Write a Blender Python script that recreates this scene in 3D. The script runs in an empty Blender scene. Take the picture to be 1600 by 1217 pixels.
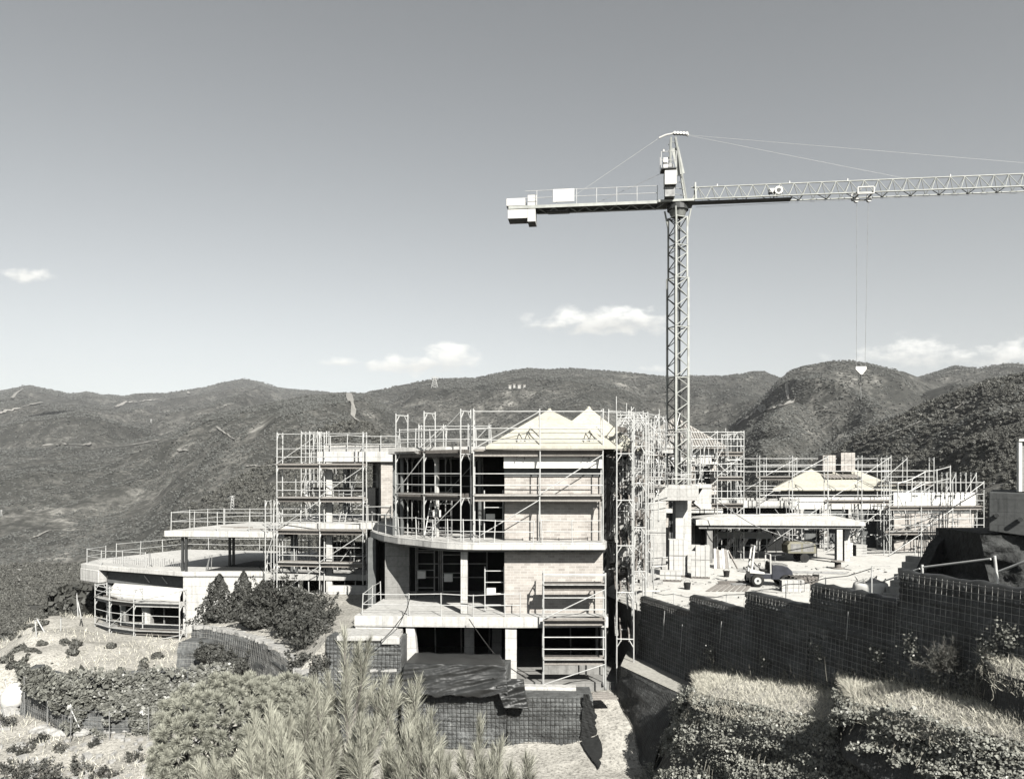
import bpy, math, random
import numpy as np
from mathutils import Vector, Matrix, Euler

random.seed(11)
RNG = np.random.default_rng(11)
SC = bpy.context.scene
COL = SC.collection
PI = math.pi

# ------------------------------------------------------------------ camera
# eye level is z = 0, the camera is level and looks along +Y; the lens is shifted up
cam_d = bpy.data.cameras.new('camera')
cam = bpy.data.objects.new('camera', cam_d)
COL.objects.link(cam)
cam.location = (0, 0, 0)
cam.rotation_euler = (PI / 2, 0, 0)
cam_d.sensor_fit = 'HORIZONTAL'
cam_d.sensor_width = 36.0
cam_d.lens = 36.0 * 1200 / 1600
cam_d.shift_y = (740 - 608.5) / 1600.0
cam_d.clip_start = 0.1
cam_d.clip_end = 60000
SC.camera = cam

# ------------------------------------------------------------------ sun and sky
SUN_AZ = math.radians(24)      # to the right of the direction behind the camera
SUN_EL = math.radians(36)
SUN_DIR = Vector((math.sin(SUN_AZ) * math.cos(SUN_EL), -math.cos(SUN_AZ) * math.cos(SUN_EL), math.sin(SUN_EL)))
sun_d = bpy.data.lights.new('sun', 'SUN')
sun_d.energy = 5.0
sun_d.angle = math.radians(0.5)
sun_d.color = (1.0, 0.975, 0.92)
sun = bpy.data.objects.new('sun', sun_d)
COL.objects.link(sun)
sun.rotation_euler = SUN_DIR.to_track_quat('Z', 'Y').to_euler()
sun.location = (30, -60, 60)

world = bpy.data.worlds.new('World')
SC.world = world
world.use_nodes = True
wt = world.node_tree
for n in list(wt.nodes):
    wt.nodes.remove(n)


def nd(t, kind, **kw):
    n = t.nodes.new(kind)
    for k, v in kw.items():
        setattr(n, k, v)
    return n


def mth(t, op, a, b=None, c=None, clamp=False):
    n = t.nodes.new('ShaderNodeMath')
    n.operation = op
    n.use_clamp = clamp
    for i, v in enumerate((a, b, c)):
        if v is None:
            continue
        if isinstance(v, (int, float)):
            n.inputs[i].default_value = v
        else:
            t.links.new(v, n.inputs[i])
    return n.outputs[0]


def mixc(t, fac, a, b, mode='MIX'):
    n = t.nodes.new('ShaderNodeMix')
    n.data_type = 'RGBA'
    n.blend_type = mode
    for i, v in ((0, fac), (6, a), (7, b)):
        if isinstance(v, (int, float)):
            n.inputs[i].default_value = v
        elif isinstance(v, tuple):
            n.inputs[i].default_value = v if len(v) == 4 else v + (1.0,)
        else:
            t.links.new(v, n.inputs[i])
    return n.outputs[2]


sky = nd(wt, 'ShaderNodeTexSky')
sky.sky_type = 'NISHITA'
sky.sun_disc = False
sky.sun_elevation = SUN_EL
sky.sun_rotation = math.radians(180) - SUN_AZ
sky.altitude = 400
sky.air_density = 1.0
sky.dust_density = 0.3
sky.ozone_density = 1.0
# the photograph is all but monochrome: the sky keeps only a trace of its hue
hs = nd(wt, 'ShaderNodeHueSaturation')
hs.inputs['Saturation'].default_value = 0.17
hs.inputs['Value'].default_value = 0.83
wt.links.new(sky.outputs[0], hs.inputs['Color'])
sg = nd(wt, 'ShaderNodeGamma')      # the picture's steeper tone from zenith to horizon
sg.inputs[1].default_value = 1.22
wt.links.new(mixc(wt, 1.0, hs.outputs[0], (.99, 1.0, .978), 'MULTIPLY'), sg.inputs[0])
# thin small clouds: noise on the view direction, kept to a few low banks
tc = nd(wt, 'ShaderNodeTexCoord')
sep = nd(wt, 'ShaderNodeSeparateXYZ')
wt.links.new(tc.outputs['Generated'], sep.inputs[0])
uu = mth(wt, 'DIVIDE', sep.outputs[0], mth(wt, 'MAXIMUM', sep.outputs[1], 0.05))
vv = mth(wt, 'DIVIDE', sep.outputs[2], mth(wt, 'MAXIMUM', sep.outputs[1], 0.05))
cmb = nd(wt, 'ShaderNodeCombineXYZ')
wt.links.new(uu, cmb.inputs[0])
wt.links.new(mth(wt, 'MULTIPLY', vv, 2.0), cmb.inputs[1])
cn = nd(wt, 'ShaderNodeTexNoise')
cn.inputs['Scale'].default_value = 34
cn.inputs['Detail'].default_value = 7
cn.inputs['Roughness'].default_value = 0.55
wt.links.new(cmb.outputs[0], cn.inputs['Vector'])
cover = None
shade = None
CLOUDS = [  # px, py, half width, half height, strength
    (945, 501, 105, 21, 1.0), (985, 496, 55, 16, .7), (870, 509, 55, 9, .7),
    (705, 555, 40, 20, 1.0), (650, 570, 80, 15, .95), (535, 567, 36, 8, .75),
    (40, 428, 38, 16, .72), (1430, 552, 85, 24, .8), (1580, 552, 50, 22, .9),
    (1330, 562, 60, 10, .5), (1500, 560, 70, 14, .6), (1020, 577, 40, 6, .5), (178, 576, 14, 3, .5)]
for (px, py, hw, hh, st) in CLOUDS:
    du = mth(wt, 'DIVIDE', mth(wt, 'SUBTRACT', uu, (px - 800) / 1200), hw * 1.2 / 1200)
    dv = mth(wt, 'DIVIDE', mth(wt, 'SUBTRACT', vv, (740 - py) / 1200), hh * 1.15 / 1200)
    d2 = mth(wt, 'ADD', mth(wt, 'MULTIPLY', du, du), mth(wt, 'MULTIPLY', dv, dv))
    g = mth(wt, 'MULTIPLY', mth(wt, 'POWER', 2.718, mth(wt, 'MULTIPLY', d2, -1.1)), st)
    cover = g if cover is None else mth(wt, 'MAXIMUM', cover, g)
    sh = mth(wt, 'MULTIPLY', g, dv)
    shade = sh if shade is None else mth(wt, 'ADD', shade, sh)
dens = mth(wt, 'MULTIPLY', mth(wt, 'SUBTRACT', mth(wt, 'ADD', cover, mth(wt, 'MULTIPLY', mth(wt, 'SUBTRACT', cn.outputs[0], .5), 1.9)), 0.36), 1.9, clamp=True)
dens = mth(wt, 'MULTIPLY', mth(wt, 'MULTIPLY', dens, mth(wt, 'MULTIPLY', cover, 2.2, clamp=True)), mth(wt, 'GREATER_THAN', sep.outputs[1], 0.1))
clb = mth(wt, 'ADD', 12.6, mth(wt, 'MULTIPLY', shade, 4.5))
clb = mth(wt, 'ADD', clb, mth(wt, 'MULTIPLY', mth(wt, 'SUBTRACT', cn.outputs[0], .5), 6.0))
ccol = nd(wt, 'ShaderNodeCombineXYZ')
wt.links.new(clb, ccol.inputs[0])
wt.links.new(mth(wt, 'MULTIPLY', clb, .992), ccol.inputs[1])
wt.links.new(mth(wt, 'MULTIPLY', clb, .94), ccol.inputs[2])
skyc = mixc(wt, mth(wt, 'MULTIPLY', dens, .8), sg.outputs[0], ccol.outputs[0])
bg = nd(wt, 'ShaderNodeBackground')
bg.inputs[1].default_value = 0.05
wt.links.new(skyc, bg.inputs[0])
wo = nd(wt, 'ShaderNodeOutputWorld')
wt.links.new(bg.outputs[0], wo.inputs[0])

SC.view_settings.view_transform = 'Standard'
SC.view_settings.look = 'None'
SC.view_settings.exposure = 0.84
SC.view_settings.gamma = 1.0
SC.view_settings.use_curve_mapping = False
SC.cycles.use_denoising = True
SC.cycles.max_bounces = 6
SC.cycles.diffuse_bounces = 0
SC.cycles.glossy_bounces = 2
SC.cycles.transmission_bounces = 2
SC.cycles.transparent_max_bounces = 6
SC.cycles.volume_bounces = 0

# ------------------------------------------------------------------ materials
MATS = {}


def new_mat(name, rough=0.85, spec=0.25, metal=0.0):
    m = bpy.data.materials.new(name)
    m.use_nodes = True
    t = m.node_tree
    b = t.nodes['Principled BSDF']
    b.inputs['Roughness'].default_value = rough
    b.inputs['Specular IOR Level'].default_value = spec
    b.inputs['Metallic'].default_value = metal
    MATS[name] = m
    return m, t, b


def pos(t):
    return nd(t, 'ShaderNodeNewGeometry').outputs['Position']


def noise(t, scale, detail=4, rough=.55, vec=None, out=0):
    n = nd(t, 'ShaderNodeTexNoise')
    n.inputs['Scale'].default_value = scale
    n.inputs['Detail'].default_value = detail
    n.inputs['Roughness'].default_value = rough
    t.links.new(vec if vec is not None else pos(t), n.inputs['Vector'])
    return n.outputs[out]


def ramp(t, fac, stops):
    n = nd(t, 'ShaderNodeValToRGB')
    e = n.color_ramp.elements
    while len(e) < len(stops):
        e.new(0.5)
    for i, (p, c) in enumerate(stops):
        e[i].position = p
        e[i].color = (c if isinstance(c, tuple) else (c, c, c)) + (1.0,)
    t.links.new(fac, n.inputs[0])
    return n.outputs[0]


def bump(t, b, h, strength=.4, dist=.02):
    n = nd(t, 'ShaderNodeBump')
    n.inputs['Strength'].default_value = strength
    n.inputs['Distance'].default_value = dist
    t.links.new(h, n.inputs['Height'])
    t.links.new(n.outputs[0], b.inputs['Normal'])


def tint(v, k=(1.0, .985, .94)):
    return (v * k[0], v * k[1], v * k[2])


COOL = (.97, 1.0, .985)


def mottled(name, lo, hi, scale, rough=.85, spec=.25, k=(1, .985, .94), bmp=0, bscale=None, scale2=None, bdist=.02, metal=0.0):
    m, t, b = new_mat(name, rough, spec, metal)
    c = ramp(t, noise(t, scale, 6, .6), [(.3, tint(lo, k)), (.7, tint(hi, k))])
    if scale2:
        c = mixc(t, .55, c, ramp(t, noise(t, scale2, 5, .65), [(.3, tint(lo * .8, k)), (.7, tint(hi * 1.1, k))]))
    t.links.new(c, b.inputs['Base Color'])
    if bmp:
        bump(t, b, noise(t, bscale or scale * 4, 5), bmp, bdist)
    return m


def concrete(name, lo, hi, k=(1, .985, .94), joint=.75, streak=.5):
    """board marked concrete: panel joints, run-off streaks, patches and pores"""
    m, t, b = new_mat(name, .88, .2)
    p = pos(t)
    c = ramp(t, noise(t, .9, 7, .65), [(.28, tint(lo, k)), (.5, tint((lo + hi) / 2, k)), (.72, tint(hi, k))])
    c = mixc(t, .4, c, ramp(t, noise(t, 6, 5, .7), [(.3, tint(lo * .75, k)), (.6, tint(hi, k))]))
    mp_ = nd(t, 'ShaderNodeMapping')
    mp_.inputs['Scale'].default_value = (5.0, 5.0, .45)
    t.links.new(p, mp_.inputs[0])
    st = ramp(t, noise(t, 1.0, 5, .6, mp_.outputs[0]), [(.34, .55), (.5, 1.0)])
    c = mixc(t, streak, c, st, 'MULTIPLY')
    bk = nd(t, 'ShaderNodeTexBrick')
    sp = nd(t, 'ShaderNodeSeparateXYZ')
    t.links.new(p, sp.inputs[0])
    cb = nd(t, 'ShaderNodeCombineXYZ')
    t.links.new(mth(t, 'ADD', sp.outputs[0], mth(t, 'MULTIPLY', sp.outputs[1], .7)), cb.inputs[0])
    t.links.new(sp.outputs[2], cb.inputs[1])
    t.links.new(cb.outputs[0], bk.inputs['Vector'])
    bk.inputs['Scale'].default_value = 1
    bk.inputs['Brick Width'].default_value = 1.25
    bk.inputs['Row Height'].default_value = .5
    bk.inputs['Mortar Size'].default_value = .012
    bk.inputs['Color1'].default_value = (1, 1, 1, 1)
    bk.inputs['Color2'].default_value = (.9, .9, .9, 1)
    bk.inputs['Mortar'].default_value = (joint * .8, joint * .8, joint * .8, 1)
    c = mixc(t, .8, c, bk.outputs[0], 'MULTIPLY')
    t.links.new(c, b.inputs['Base Color'])
    bump(t, b, mth(t, 'ADD', noise(t, 14, 5), mth(t, 'MULTIPLY', bk.outputs['Fac'], -.6)), .35, .02)


concrete('concrete_light', .36, .52)
concrete('concrete_pale', .44, .60)
concrete('concrete_raw', .20, .32)
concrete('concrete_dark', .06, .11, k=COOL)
mottled('white_board', .60, .70, .4, scale2=3)
concrete('roof_cream', .40, .50, k=(1, .96, .82), joint=.85, streak=.3)
mottled('clay_tile', .24, .44, 2.2, scale2=6, k=(1, .95, .88), bmp=.2)
mottled('galvanised', .42, .58, 3, rough=.42, spec=.5, k=(1, 1, .97), metal=.15)
mottled('steel_dull', .16, .34, 3, rough=.5, spec=.45, k=(1, 1, .98), metal=.2)
mottled('steel_dark', .03, .06, 3, rough=.5, spec=.4, k=COOL)
mottled('crane_paint', .16, .24, 2, rough=.5, spec=.4, k=(.98, 1.0, .93))
mottled('crane_light', .28, .42, 2, rough=.5, spec=.4, k=(.98, 1.0, .93))
mottled('white_paint', .52, .62, 2, rough=.45, spec=.4)
mottled('navy_paint', .03, .06, 2, rough=.4, spec=.45, k=(.92, .97, 1.18))
mottled('olive_paint', .16, .24, 1.5, rough=.55, spec=.3, k=(1, .95, .72))
mottled('plank', .18, .32, 2, scale2=12, k=(1, .93, .85), bmp=.3, bscale=25)
mottled('plank_old', .10, .20, 2, scale2=12, k=(1, .92, .84), bmp=.3, bscale=25)
mottled('rubber', .02, .035, 4)
mottled('rock_dark', .02, .07, 1.1, scale2=5, k=COOL, bmp=1, bscale=3, bdist=.2)
mottled('stone_light', .26, .44, 2.5, scale2=9, bmp=.6, bscale=8, bdist=.05)
mottled('bark', .10, .22, 6, scale2=20, k=(1, .93, .84), bmp=.6, bscale=30)
mottled('insulation_block', .46, .58, 1.5)
mottled('shade_black', .012, .03, 1.2, scale2=6, k=COOL)  # near-black: the shade of rooms and recesses is put into the colour
mottled('interior_grey', .10, .16, 1, scale2=5, k=COOL)  # dark grey, interior shade partly put into the colour


def mat_brick():
    m, t, b = new_mat('brick', .9)
    n = nd(t, 'ShaderNodeTexBrick')
    sp = nd(t, 'ShaderNodeSeparateXYZ')
    t.links.new(pos(t), sp.inputs[0])
    cb = nd(t, 'ShaderNodeCombineXYZ')
    t.links.new(mth(t, 'ADD', sp.outputs[0], mth(t, 'MULTIPLY', sp.outputs[1], .85)), cb.inputs[0])
    t.links.new(sp.outputs[2], cb.inputs[1])
    t.links.new(cb.outputs[0], n.inputs['Vector'])
    n.inputs['Scale'].default_value = 1
    n.inputs['Brick Width'].default_value = .30
    n.inputs['Row Height'].default_value = .115
    n.inputs['Mortar Size'].default_value = .009
    n.inputs['Color1'].default_value = tint(.24, (1, .90, .82)) + (1,)
    n.inputs['Color2'].default_value = tint(.46, (1, .92, .84)) + (1,)
    n.inputs['Mortar'].default_value = tint(.52) + (1,)
    c = mixc(t, .45, n.outputs[0], ramp(t, noise(t, 1.3, 6, .7), [(.3, tint(.26, (1, .93, .85))), (.7, tint(.54, (1, .94, .87)))]))
    t.links.new(c, b.inputs['Base Color'])
    bump(t, b, n.outputs['Fac'], -.5, .01)


mat_brick()


def mat_leaf(name, lo, hi, k=(1, 1, .88), rough=.55, spec=.35, trans=0.15):
    """foliage: shade differs from plant to plant and from leaf clump to clump"""
    m, t, b = new_mat(name, rough, spec)
    oi = nd(t, 'ShaderNodeObjectInfo')
    isl = nd(t, 'ShaderNodeNewGeometry').outputs['Random Per Island']
    f = mth(t, 'ADD', mth(t, 'MULTIPLY', oi.outputs['Random'], .3), mth(t, 'ADD', mth(t, 'MULTIPLY', isl, .4), mth(t, 'MULTIPLY', noise(t, 2.3, 3, .6), .55)))
    c = ramp(t, f, [(.2, tint(lo, k)), (.85, tint(hi, k))])
    t.links.new(c, b.inputs['Base Color'])
    if trans:
        tr = nd(t, 'ShaderNodeBsdfTranslucent')
        t.links.new(c, tr.inputs[0])
        mx = nd(t, 'ShaderNodeMixShader')
        mx.inputs[0].default_value = trans
        t.links.new(b.outputs[0], mx.inputs[1])
        t.links.new(tr.outputs[0], mx.inputs[2])
        t.links.new(mx.outputs[0], t.nodes['Material Output'].inputs[0])


mat_leaf('leaf_dark', .035, .09, k=(1, 1, .9))
mat_leaf('leaf_scrub', .036, .125, k=(1, .99, .88), trans=0)
mat_leaf('leaf_far', .036, .105, k=(.98, 1, .93), trans=0)
mat_leaf('ivy_leaf', .04, .26, k=(1, 1, .88), rough=.4, spec=.5)
mat_leaf('ivy_shadow_leaf', .03, .30, k=(1, 1, .88), rough=.42, spec=.4)
mat_leaf('pine_round', .12, .36, k=(1, 1, .83), trans=.1)
mat_leaf('pine_long', .07, .52, k=(1, .99, .82), trans=.15)
mat_leaf('dry_grass', .48, .92, k=(1, .96, .82), rough=.8, spec=.1, trans=.25)
mat_leaf('dry_tuft', .20, .42, k=(1, .96, .82), rough=.8, spec=.1, trans=.2)


def mat_mesh_fabric():
    """dark geotextile behind welded wire, sagging; pale mottling paints highlights on its pillows, broad patches are stains"""
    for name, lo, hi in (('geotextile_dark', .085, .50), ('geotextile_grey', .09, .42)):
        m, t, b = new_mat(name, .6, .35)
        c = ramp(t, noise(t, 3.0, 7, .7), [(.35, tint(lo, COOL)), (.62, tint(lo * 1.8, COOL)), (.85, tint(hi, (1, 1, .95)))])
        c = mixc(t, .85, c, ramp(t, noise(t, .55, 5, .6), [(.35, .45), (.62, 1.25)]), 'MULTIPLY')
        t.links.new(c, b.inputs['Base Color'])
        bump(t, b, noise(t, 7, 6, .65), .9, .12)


mat_mesh_fabric()
mottled('wire', .26, .55, 1.5, rough=.5, spec=.4, k=(1, .98, .92))
mottled('wire_dark', .02, .06, 4, rough=.5, spec=.4, k=(1, .98, .92))
mottled('black_sheet', .016, .035, 2, rough=.46, spec=.5, k=COOL)
mottled('sand_path', .30, .44, .7, scale2=6, k=(1, .97, .88), bmp=.6, bscale=9, bdist=.05)
mottled('plaza_concrete', .46, .64, .35, scale2=3.5, k=(1, .98, .92), bmp=.4, bscale=6, bdist=.04)
mottled('dirt_pale', .20, .32, .02, scale2=.15, k=(1, .97, .90))


def mat_ground():
    m, t, b = new_mat('ground_soil', .95, .1)
    p = pos(t)
    big = noise(t, .12, 6, .6)
    fine = noise(t, 1.4, 7, .7)
    c = ramp(t, fine, [(.30, tint(.20, (1, .96, .86))), (.48, tint(.38, (1, .96, .87))), (.72, tint(.54, (1, .96, .88)))])
    c2 = ramp(t, noise(t, .5, 6, .65), [(.3, tint(.22, (1, .97, .86))), (.7, tint(.50, (1, .96, .87)))])
    c = mixc(t, .5, c, c2)
    c = mixc(t, .8, c, ramp(t, noise(t, 9, 4, .75), [(.36, .35), (.5, 1.0), (.66, 1.25)]), 'MULTIPLY')
    # farther off the slopes are scrub: bare earth shows only in scattered patches
    sp = nd(t, 'ShaderNodeSeparateXYZ')
    t.links.new(p, sp.inputs[0])
    far = mth(t, 'MULTIPLY', mth(t, 'SUBTRACT', sp.outputs[1], 58), 1 / 30.0, clamp=True)
    s1 = noise(t, .035, 8, .68)
    s2 = noise(t, .0045, 6, .6)
    s3 = noise(t, .14, 5, .7)
    mixf = mth(t, 'ADD', mth(t, 'MULTIPLY', s1, .55), mth(t, 'ADD', mth(t, 'MULTIPLY', s2, .45), mth(t, 'MULTIPLY', s3, .25)))
    scrub = ramp(t, mixf, [(.48, tint(.036, (.97, 1, .94))), (.62, tint(.056, (1, 1, .92))), (.71, tint(.12, (1, .98, .9))), (.80, tint(.28, (1, .97, .89)))])
    t.links.new(mixc(t, far, c, scrub), b.inputs['Base Color'])
    bump(t, b, mth(t, 'ADD', fine, noise(t, 6, 5)), .7, .08)


mat_ground()

# ------------------------------------------------------------------ building helpers
WM = {}     # world matrix of every object, so that parts can hang from parts


def tag(o, label=None, cat=None, group=None, kind=None):
    if label:
        o['label'] = label
    if cat:
        o['category'] = cat
    if group:
        o['group'] = group
    if kind:
        o['kind'] = kind
    return o


def place(o, mw, parent=None):
    COL.objects.link(o)
    WM[o.name] = mw
    if parent is not None:
        o.parent = parent
        o.matrix_parent_inverse = WM[parent.name].inverted()
    o.matrix_basis = mw
    return o


def thing(name, label, cat, loc=(0, 0, 0), group=None):
    o = bpy.data.objects.new(name, None)
    o.empty_display_size = .3
    place(o, Matrix.Translation(loc))
    return tag(o, label, cat, group)


def frame_on(a, b):
    """matrix that takes the unit z segment to a->b"""
    a, b = Vector(a), Vector(b)
    d = b - a
    q = d.to_track_quat('Z', 'Y')
    return a, d.length, q


_unit = {}


def unit_mesh(kind, mat):
    key = (kind, mat)
    if key in _unit:
        return _unit[key]
    mb = MB()
    if kind == 'tube':
        mb.tube((0, 0, 0), (0, 0, 1), 1.0, 8)
    elif kind == 'box':
        mb.box((-.5, -.5, 0), (.5, .5, 1))
    me = mb.mesh(kind + '_' + mat, mat)
    if kind == 'tube':
        for p in me.polygons:
            p.use_smooth = len(p.vertices) == 4
    _unit[key] = me
    return me


def bar(parent, name, a, b, r, mat):
    """a round tube as an object of its own; all tubes of a material share one mesh"""
    a, L, q = frame_on(a, b)
    o = bpy.data.objects.new(name, unit_mesh('tube', mat))
    return place(o, Matrix.LocRotScale(a, q, Vector((r, r, L))), parent)


def beam(parent, name, a, b, w, h, mat):
    """a straight rectangular member"""
    a, L, q = frame_on(a, b)
    o = bpy.data.objects.new(name, unit_mesh('box', mat))
    return place(o, Matrix.LocRotScale(a, q, Vector((w, h, L))), parent)


class MB:
    def __init__(s):
        s.v = []
        s.f = []

    def add(s, vs, fs):
        n = len(s.v)
        s.v.extend([tuple(v) for v in vs])
        s.f.extend([tuple(i + n for i in f) for f in fs])
        return s

    def box(s, lo, hi, rz=0, c=None):
        x0, y0, z0 = lo
        x1, y1, z1 = hi
        vs = [Vector(p) for p in ((x0, y0, z0), (x1, y0, z0), (x1, y1, z0), (x0, y1, z0), (x0, y0, z1), (x1, y0, z1), (x1, y1, z1), (x0, y1, z1))]
        if rz:
            c = Vector(c) if c else Vector(((x0 + x1) / 2, (y0 + y1) / 2, 0))
            R = Matrix.Rotation(rz, 3, 'Z')
            vs = [R @ (v - c) + c for v in vs]
        return s.add(vs, [(0, 3, 2, 1), (4, 5, 6, 7), (0, 1, 5, 4), (1, 2, 6, 5), (2, 3, 7, 6), (3, 0, 4, 7)])

    def prism(s, poly, z0, z1):
        """poly counter-clockwise; z0/z1 numbers or lists"""
        n = len(poly)
        if sum(poly[i][0] * poly[(i + 1) % n][1] - poly[(i + 1) % n][0] * poly[i][1] for i in range(n)) < 0:
            poly = poly[::-1]
            if not isinstance(z0, (int, float)):
                z0 = z0[::-1]
            if not isinstance(z1, (int, float)):
                z1 = z1[::-1]
        a = [z0] * n if isinstance(z0, (int, float)) else z0
        b = [z1] * n if isinstance(z1, (int, float)) else z1
        vs = [(p[0], p[1], a[i]) for i, p in enumerate(poly)] + [(p[0], p[1], b[i]) for i, p in enumerate(poly)]
        fs = [tuple(range(n))[::-1], tuple(range(n, 2 * n))]
        fs += [(i, (i + 1) % n, n + (i + 1) % n, n + i) for i in range(n)]
        return s.add(vs, fs)

    def tube(s, a, b, r, n=8, r2=None):
        a, L, q = frame_on(a, b)
        r2 = r if r2 is None else r2
        vs = []
        for k, rr in ((0, r), (L, r2)):
            for i in range(n):
                an = 2 * PI * i / n
                vs.append(a + q @ Vector((rr * math.cos(an), rr * math.sin(an), k)))
        fs = [(i, (i + 1) % n, n + (i + 1) % n, n + i) for i in range(n)]
        fs += [tuple(range(n))[::-1], tuple(range(n, 2 * n))]
        return s.add(vs, fs)

    def path(s, pts, r, n=6):
        for i in range(len(pts) - 1):
            s.tube(pts[i], pts[i + 1], r, n)
        return s

    def mesh(s, name, mat):
        me = bpy.data.meshes.new(name)
        me.from_pydata(s.v, [], s.f)
        me.materials.append(MATS[mat])
        me.update()
        return me

    def build(s, name, mat, parent=None, smooth=False, bevel=0):
        me = s.mesh(name, mat)
        if smooth:
            me.polygons.foreach_set('use_smooth', [True] * len(me.polygons))
        o = bpy.data.objects.new(name, me)
        if bevel:
            md = o.modifiers.new('bevel', 'BEVEL')
            md.width = bevel
            md.segments = 2
            md.limit_method = 'ANGLE'
        return place(o, Matrix.Identity(4), parent)


def np_mesh(name, verts, faces, mat, parent=None, smooth=False):
    """numpy arrays to one mesh; faces is an (n,3) or (n,4) array"""
    me = bpy.data.meshes.new(name)
    nf, k = faces.shape
    me.vertices.add(len(verts))
    me.vertices.foreach_set('co', np.ascontiguousarray(verts, dtype=np.float32).ravel())
    me.loops.add(nf * k)
    me.loops.foreach_set('vertex_index', np.ascontiguousarray(faces, dtype=np.int32).ravel())
    me.polygons.add(nf)
    me.polygons.foreach_set('loop_start', np.arange(0, nf * k, k, dtype=np.int32))
    me.polygons.foreach_set('loop_total', np.full(nf, k, dtype=np.int32))
    if smooth:
        me.polygons.foreach_set('use_smooth', np.ones(nf, dtype=bool))
    me.materials.append(MATS[mat])
    me.update(calc_edges=True)
    me.validate()
    o = bpy.data.objects.new(name, me)
    return place(o, Matrix.Identity(4), parent)


def V(px, py, Y):
    """survey point: bearing and height angle measured on the photograph, at depth Y metres"""
    return Vector(((px - 800) / 1200 * Y, Y, (740 - py) / 1200 * Y))


def VZ(px, py, Z):
    return V(px, py, Z * 1200 / (740 - py))


def boxpart(parent, name, lo, hi, mat, rz=0, bevel=0):
    return MB().box(lo, hi, rz).build(name, mat, parent, bevel=bevel)
# ------------------------------------------------------------------ terrain
def _hash(ix, iy, seed):
    h = np.sin(ix * 127.1 + iy * 311.7 + seed * 74.7) * 43758.5453
    return h - np.floor(h)


def vnoise(x, y, seed=0):
    ix, iy = np.floor(x), np.floor(y)
    fx, fy = x - ix, y - iy
    fx = fx * fx * (3 - 2 * fx)
    fy = fy * fy * (3 - 2 * fy)
    a, b = _hash(ix, iy, seed), _hash(ix + 1, iy, seed)
    c, d = _hash(ix, iy + 1, seed), _hash(ix + 1, iy + 1, seed)
    return (a * (1 - fx) + b * fx) * (1 - fy) + (c * (1 - fx) + d * fx) * fy


def fbm(x, y, octv=5, seed=0, ridged=False):
    s = np.zeros_like(x)
    amp, tot = 1.0, 0.0
    for o in range(octv):
        n = vnoise(x * 2 ** o + 17.3 * o, y * 2 ** o - 9.1 * o, seed + o)
        if ridged:
            n = 1 - np.abs(2 * n - 1)
        s += amp * n
        tot += amp
        amp *= .5
    return s / tot - .5


# crest lines: bearing (photo x), skyline height (photo y), at depth R, falling towards us with slope sf, beyond with sb
RIDGES = [
    dict(R=5200, sf=.17, sb=.3, n=.9, p=[(-1400, 640), (-400, 600), (-120, 622), (0, 609), (47, 601), (108, 615), (134, 612), (159, 616), (195, 618), (217, 614), (260, 614), (315, 606), (350, 597), (383, 591), (410, 597), (434, 605), (500, 611), (560, 618), (700, 640), (1000, 660), (2200, 660)]),
    dict(R=3600, sf=.15, sb=.25, n=.8, p=[(-1400, 690), (-300, 650), (0, 641), (60, 630), (120, 622), (150, 628), (230, 648), (330, 655), (420, 672), (600, 700), (2400, 720)]),
    dict(R=2600, sf=.21, sb=.25, n=.8, p=[(-1400, 760), (400, 700), (500, 650), (545, 622), (578, 612), (620, 603), (676, 592), (734, 591), (755, 587), (790, 580), (821, 576), (860, 577), (890, 575), (933, 578), (987, 583), (1038, 588), (1077, 587), (1127, 587), (1160, 583), (1178, 580), (1195, 580), (1215, 588), (1260, 600), (1330, 620), (1500, 640), (2400, 640)]),
    dict(R=1450, sf=.137, sb=.28, n=.5, p=[(-1400, 700), (-300, 712), (0, 702), (78, 697), (200, 690), (270, 676), (322, 646), (398, 632), (470, 620), (516, 614), (549, 613), (575, 617), (620, 641), (680, 676), (760, 720), (900, 780), (2400, 800)]),
    dict(R=1500, sf=.26, sb=.3, n=1.0, p=[(-1400, 900), (960, 820), (1040, 735), (1100, 690), (1150, 652), (1200, 612), (1215, 594), (1235, 580), (1259, 572), (1303, 565), (1330, 564), (1364, 569), (1397, 576), (1435, 589), (1480, 610), (1560, 640), (2400, 640)]),
    dict(R=2300, sf=.22, sb=.3, n=.9, p=[(-1400, 900), (1250, 700), (1380, 620), (1435, 590), (1465, 580), (1492, 571), (1532, 574), (1573, 567), (1600, 569), (1700, 560), (1900, 575), (2400, 580)]),
    dict(R=620, sf=.24, sb=.25, n=.38, p=[(-1400, 950), (1000, 830), (1120, 770), (1200, 735), (1300, 692), (1364, 662), (1420, 640), (1465, 620), (1509, 606), (1549, 590), (1600, 581), (1700, 565), (1900, 560), (2400, 560)]),
    dict(R=900, sf=.20, sb=.3, n=.45, p=[(-1400, 950), (900, 820), (1050, 742), (1120, 700), (1180, 664), (1215, 640), (1232, 626), (1262, 640), (1300, 668), (1360, 700), (1450, 740), (2400, 800)]),
]
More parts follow.
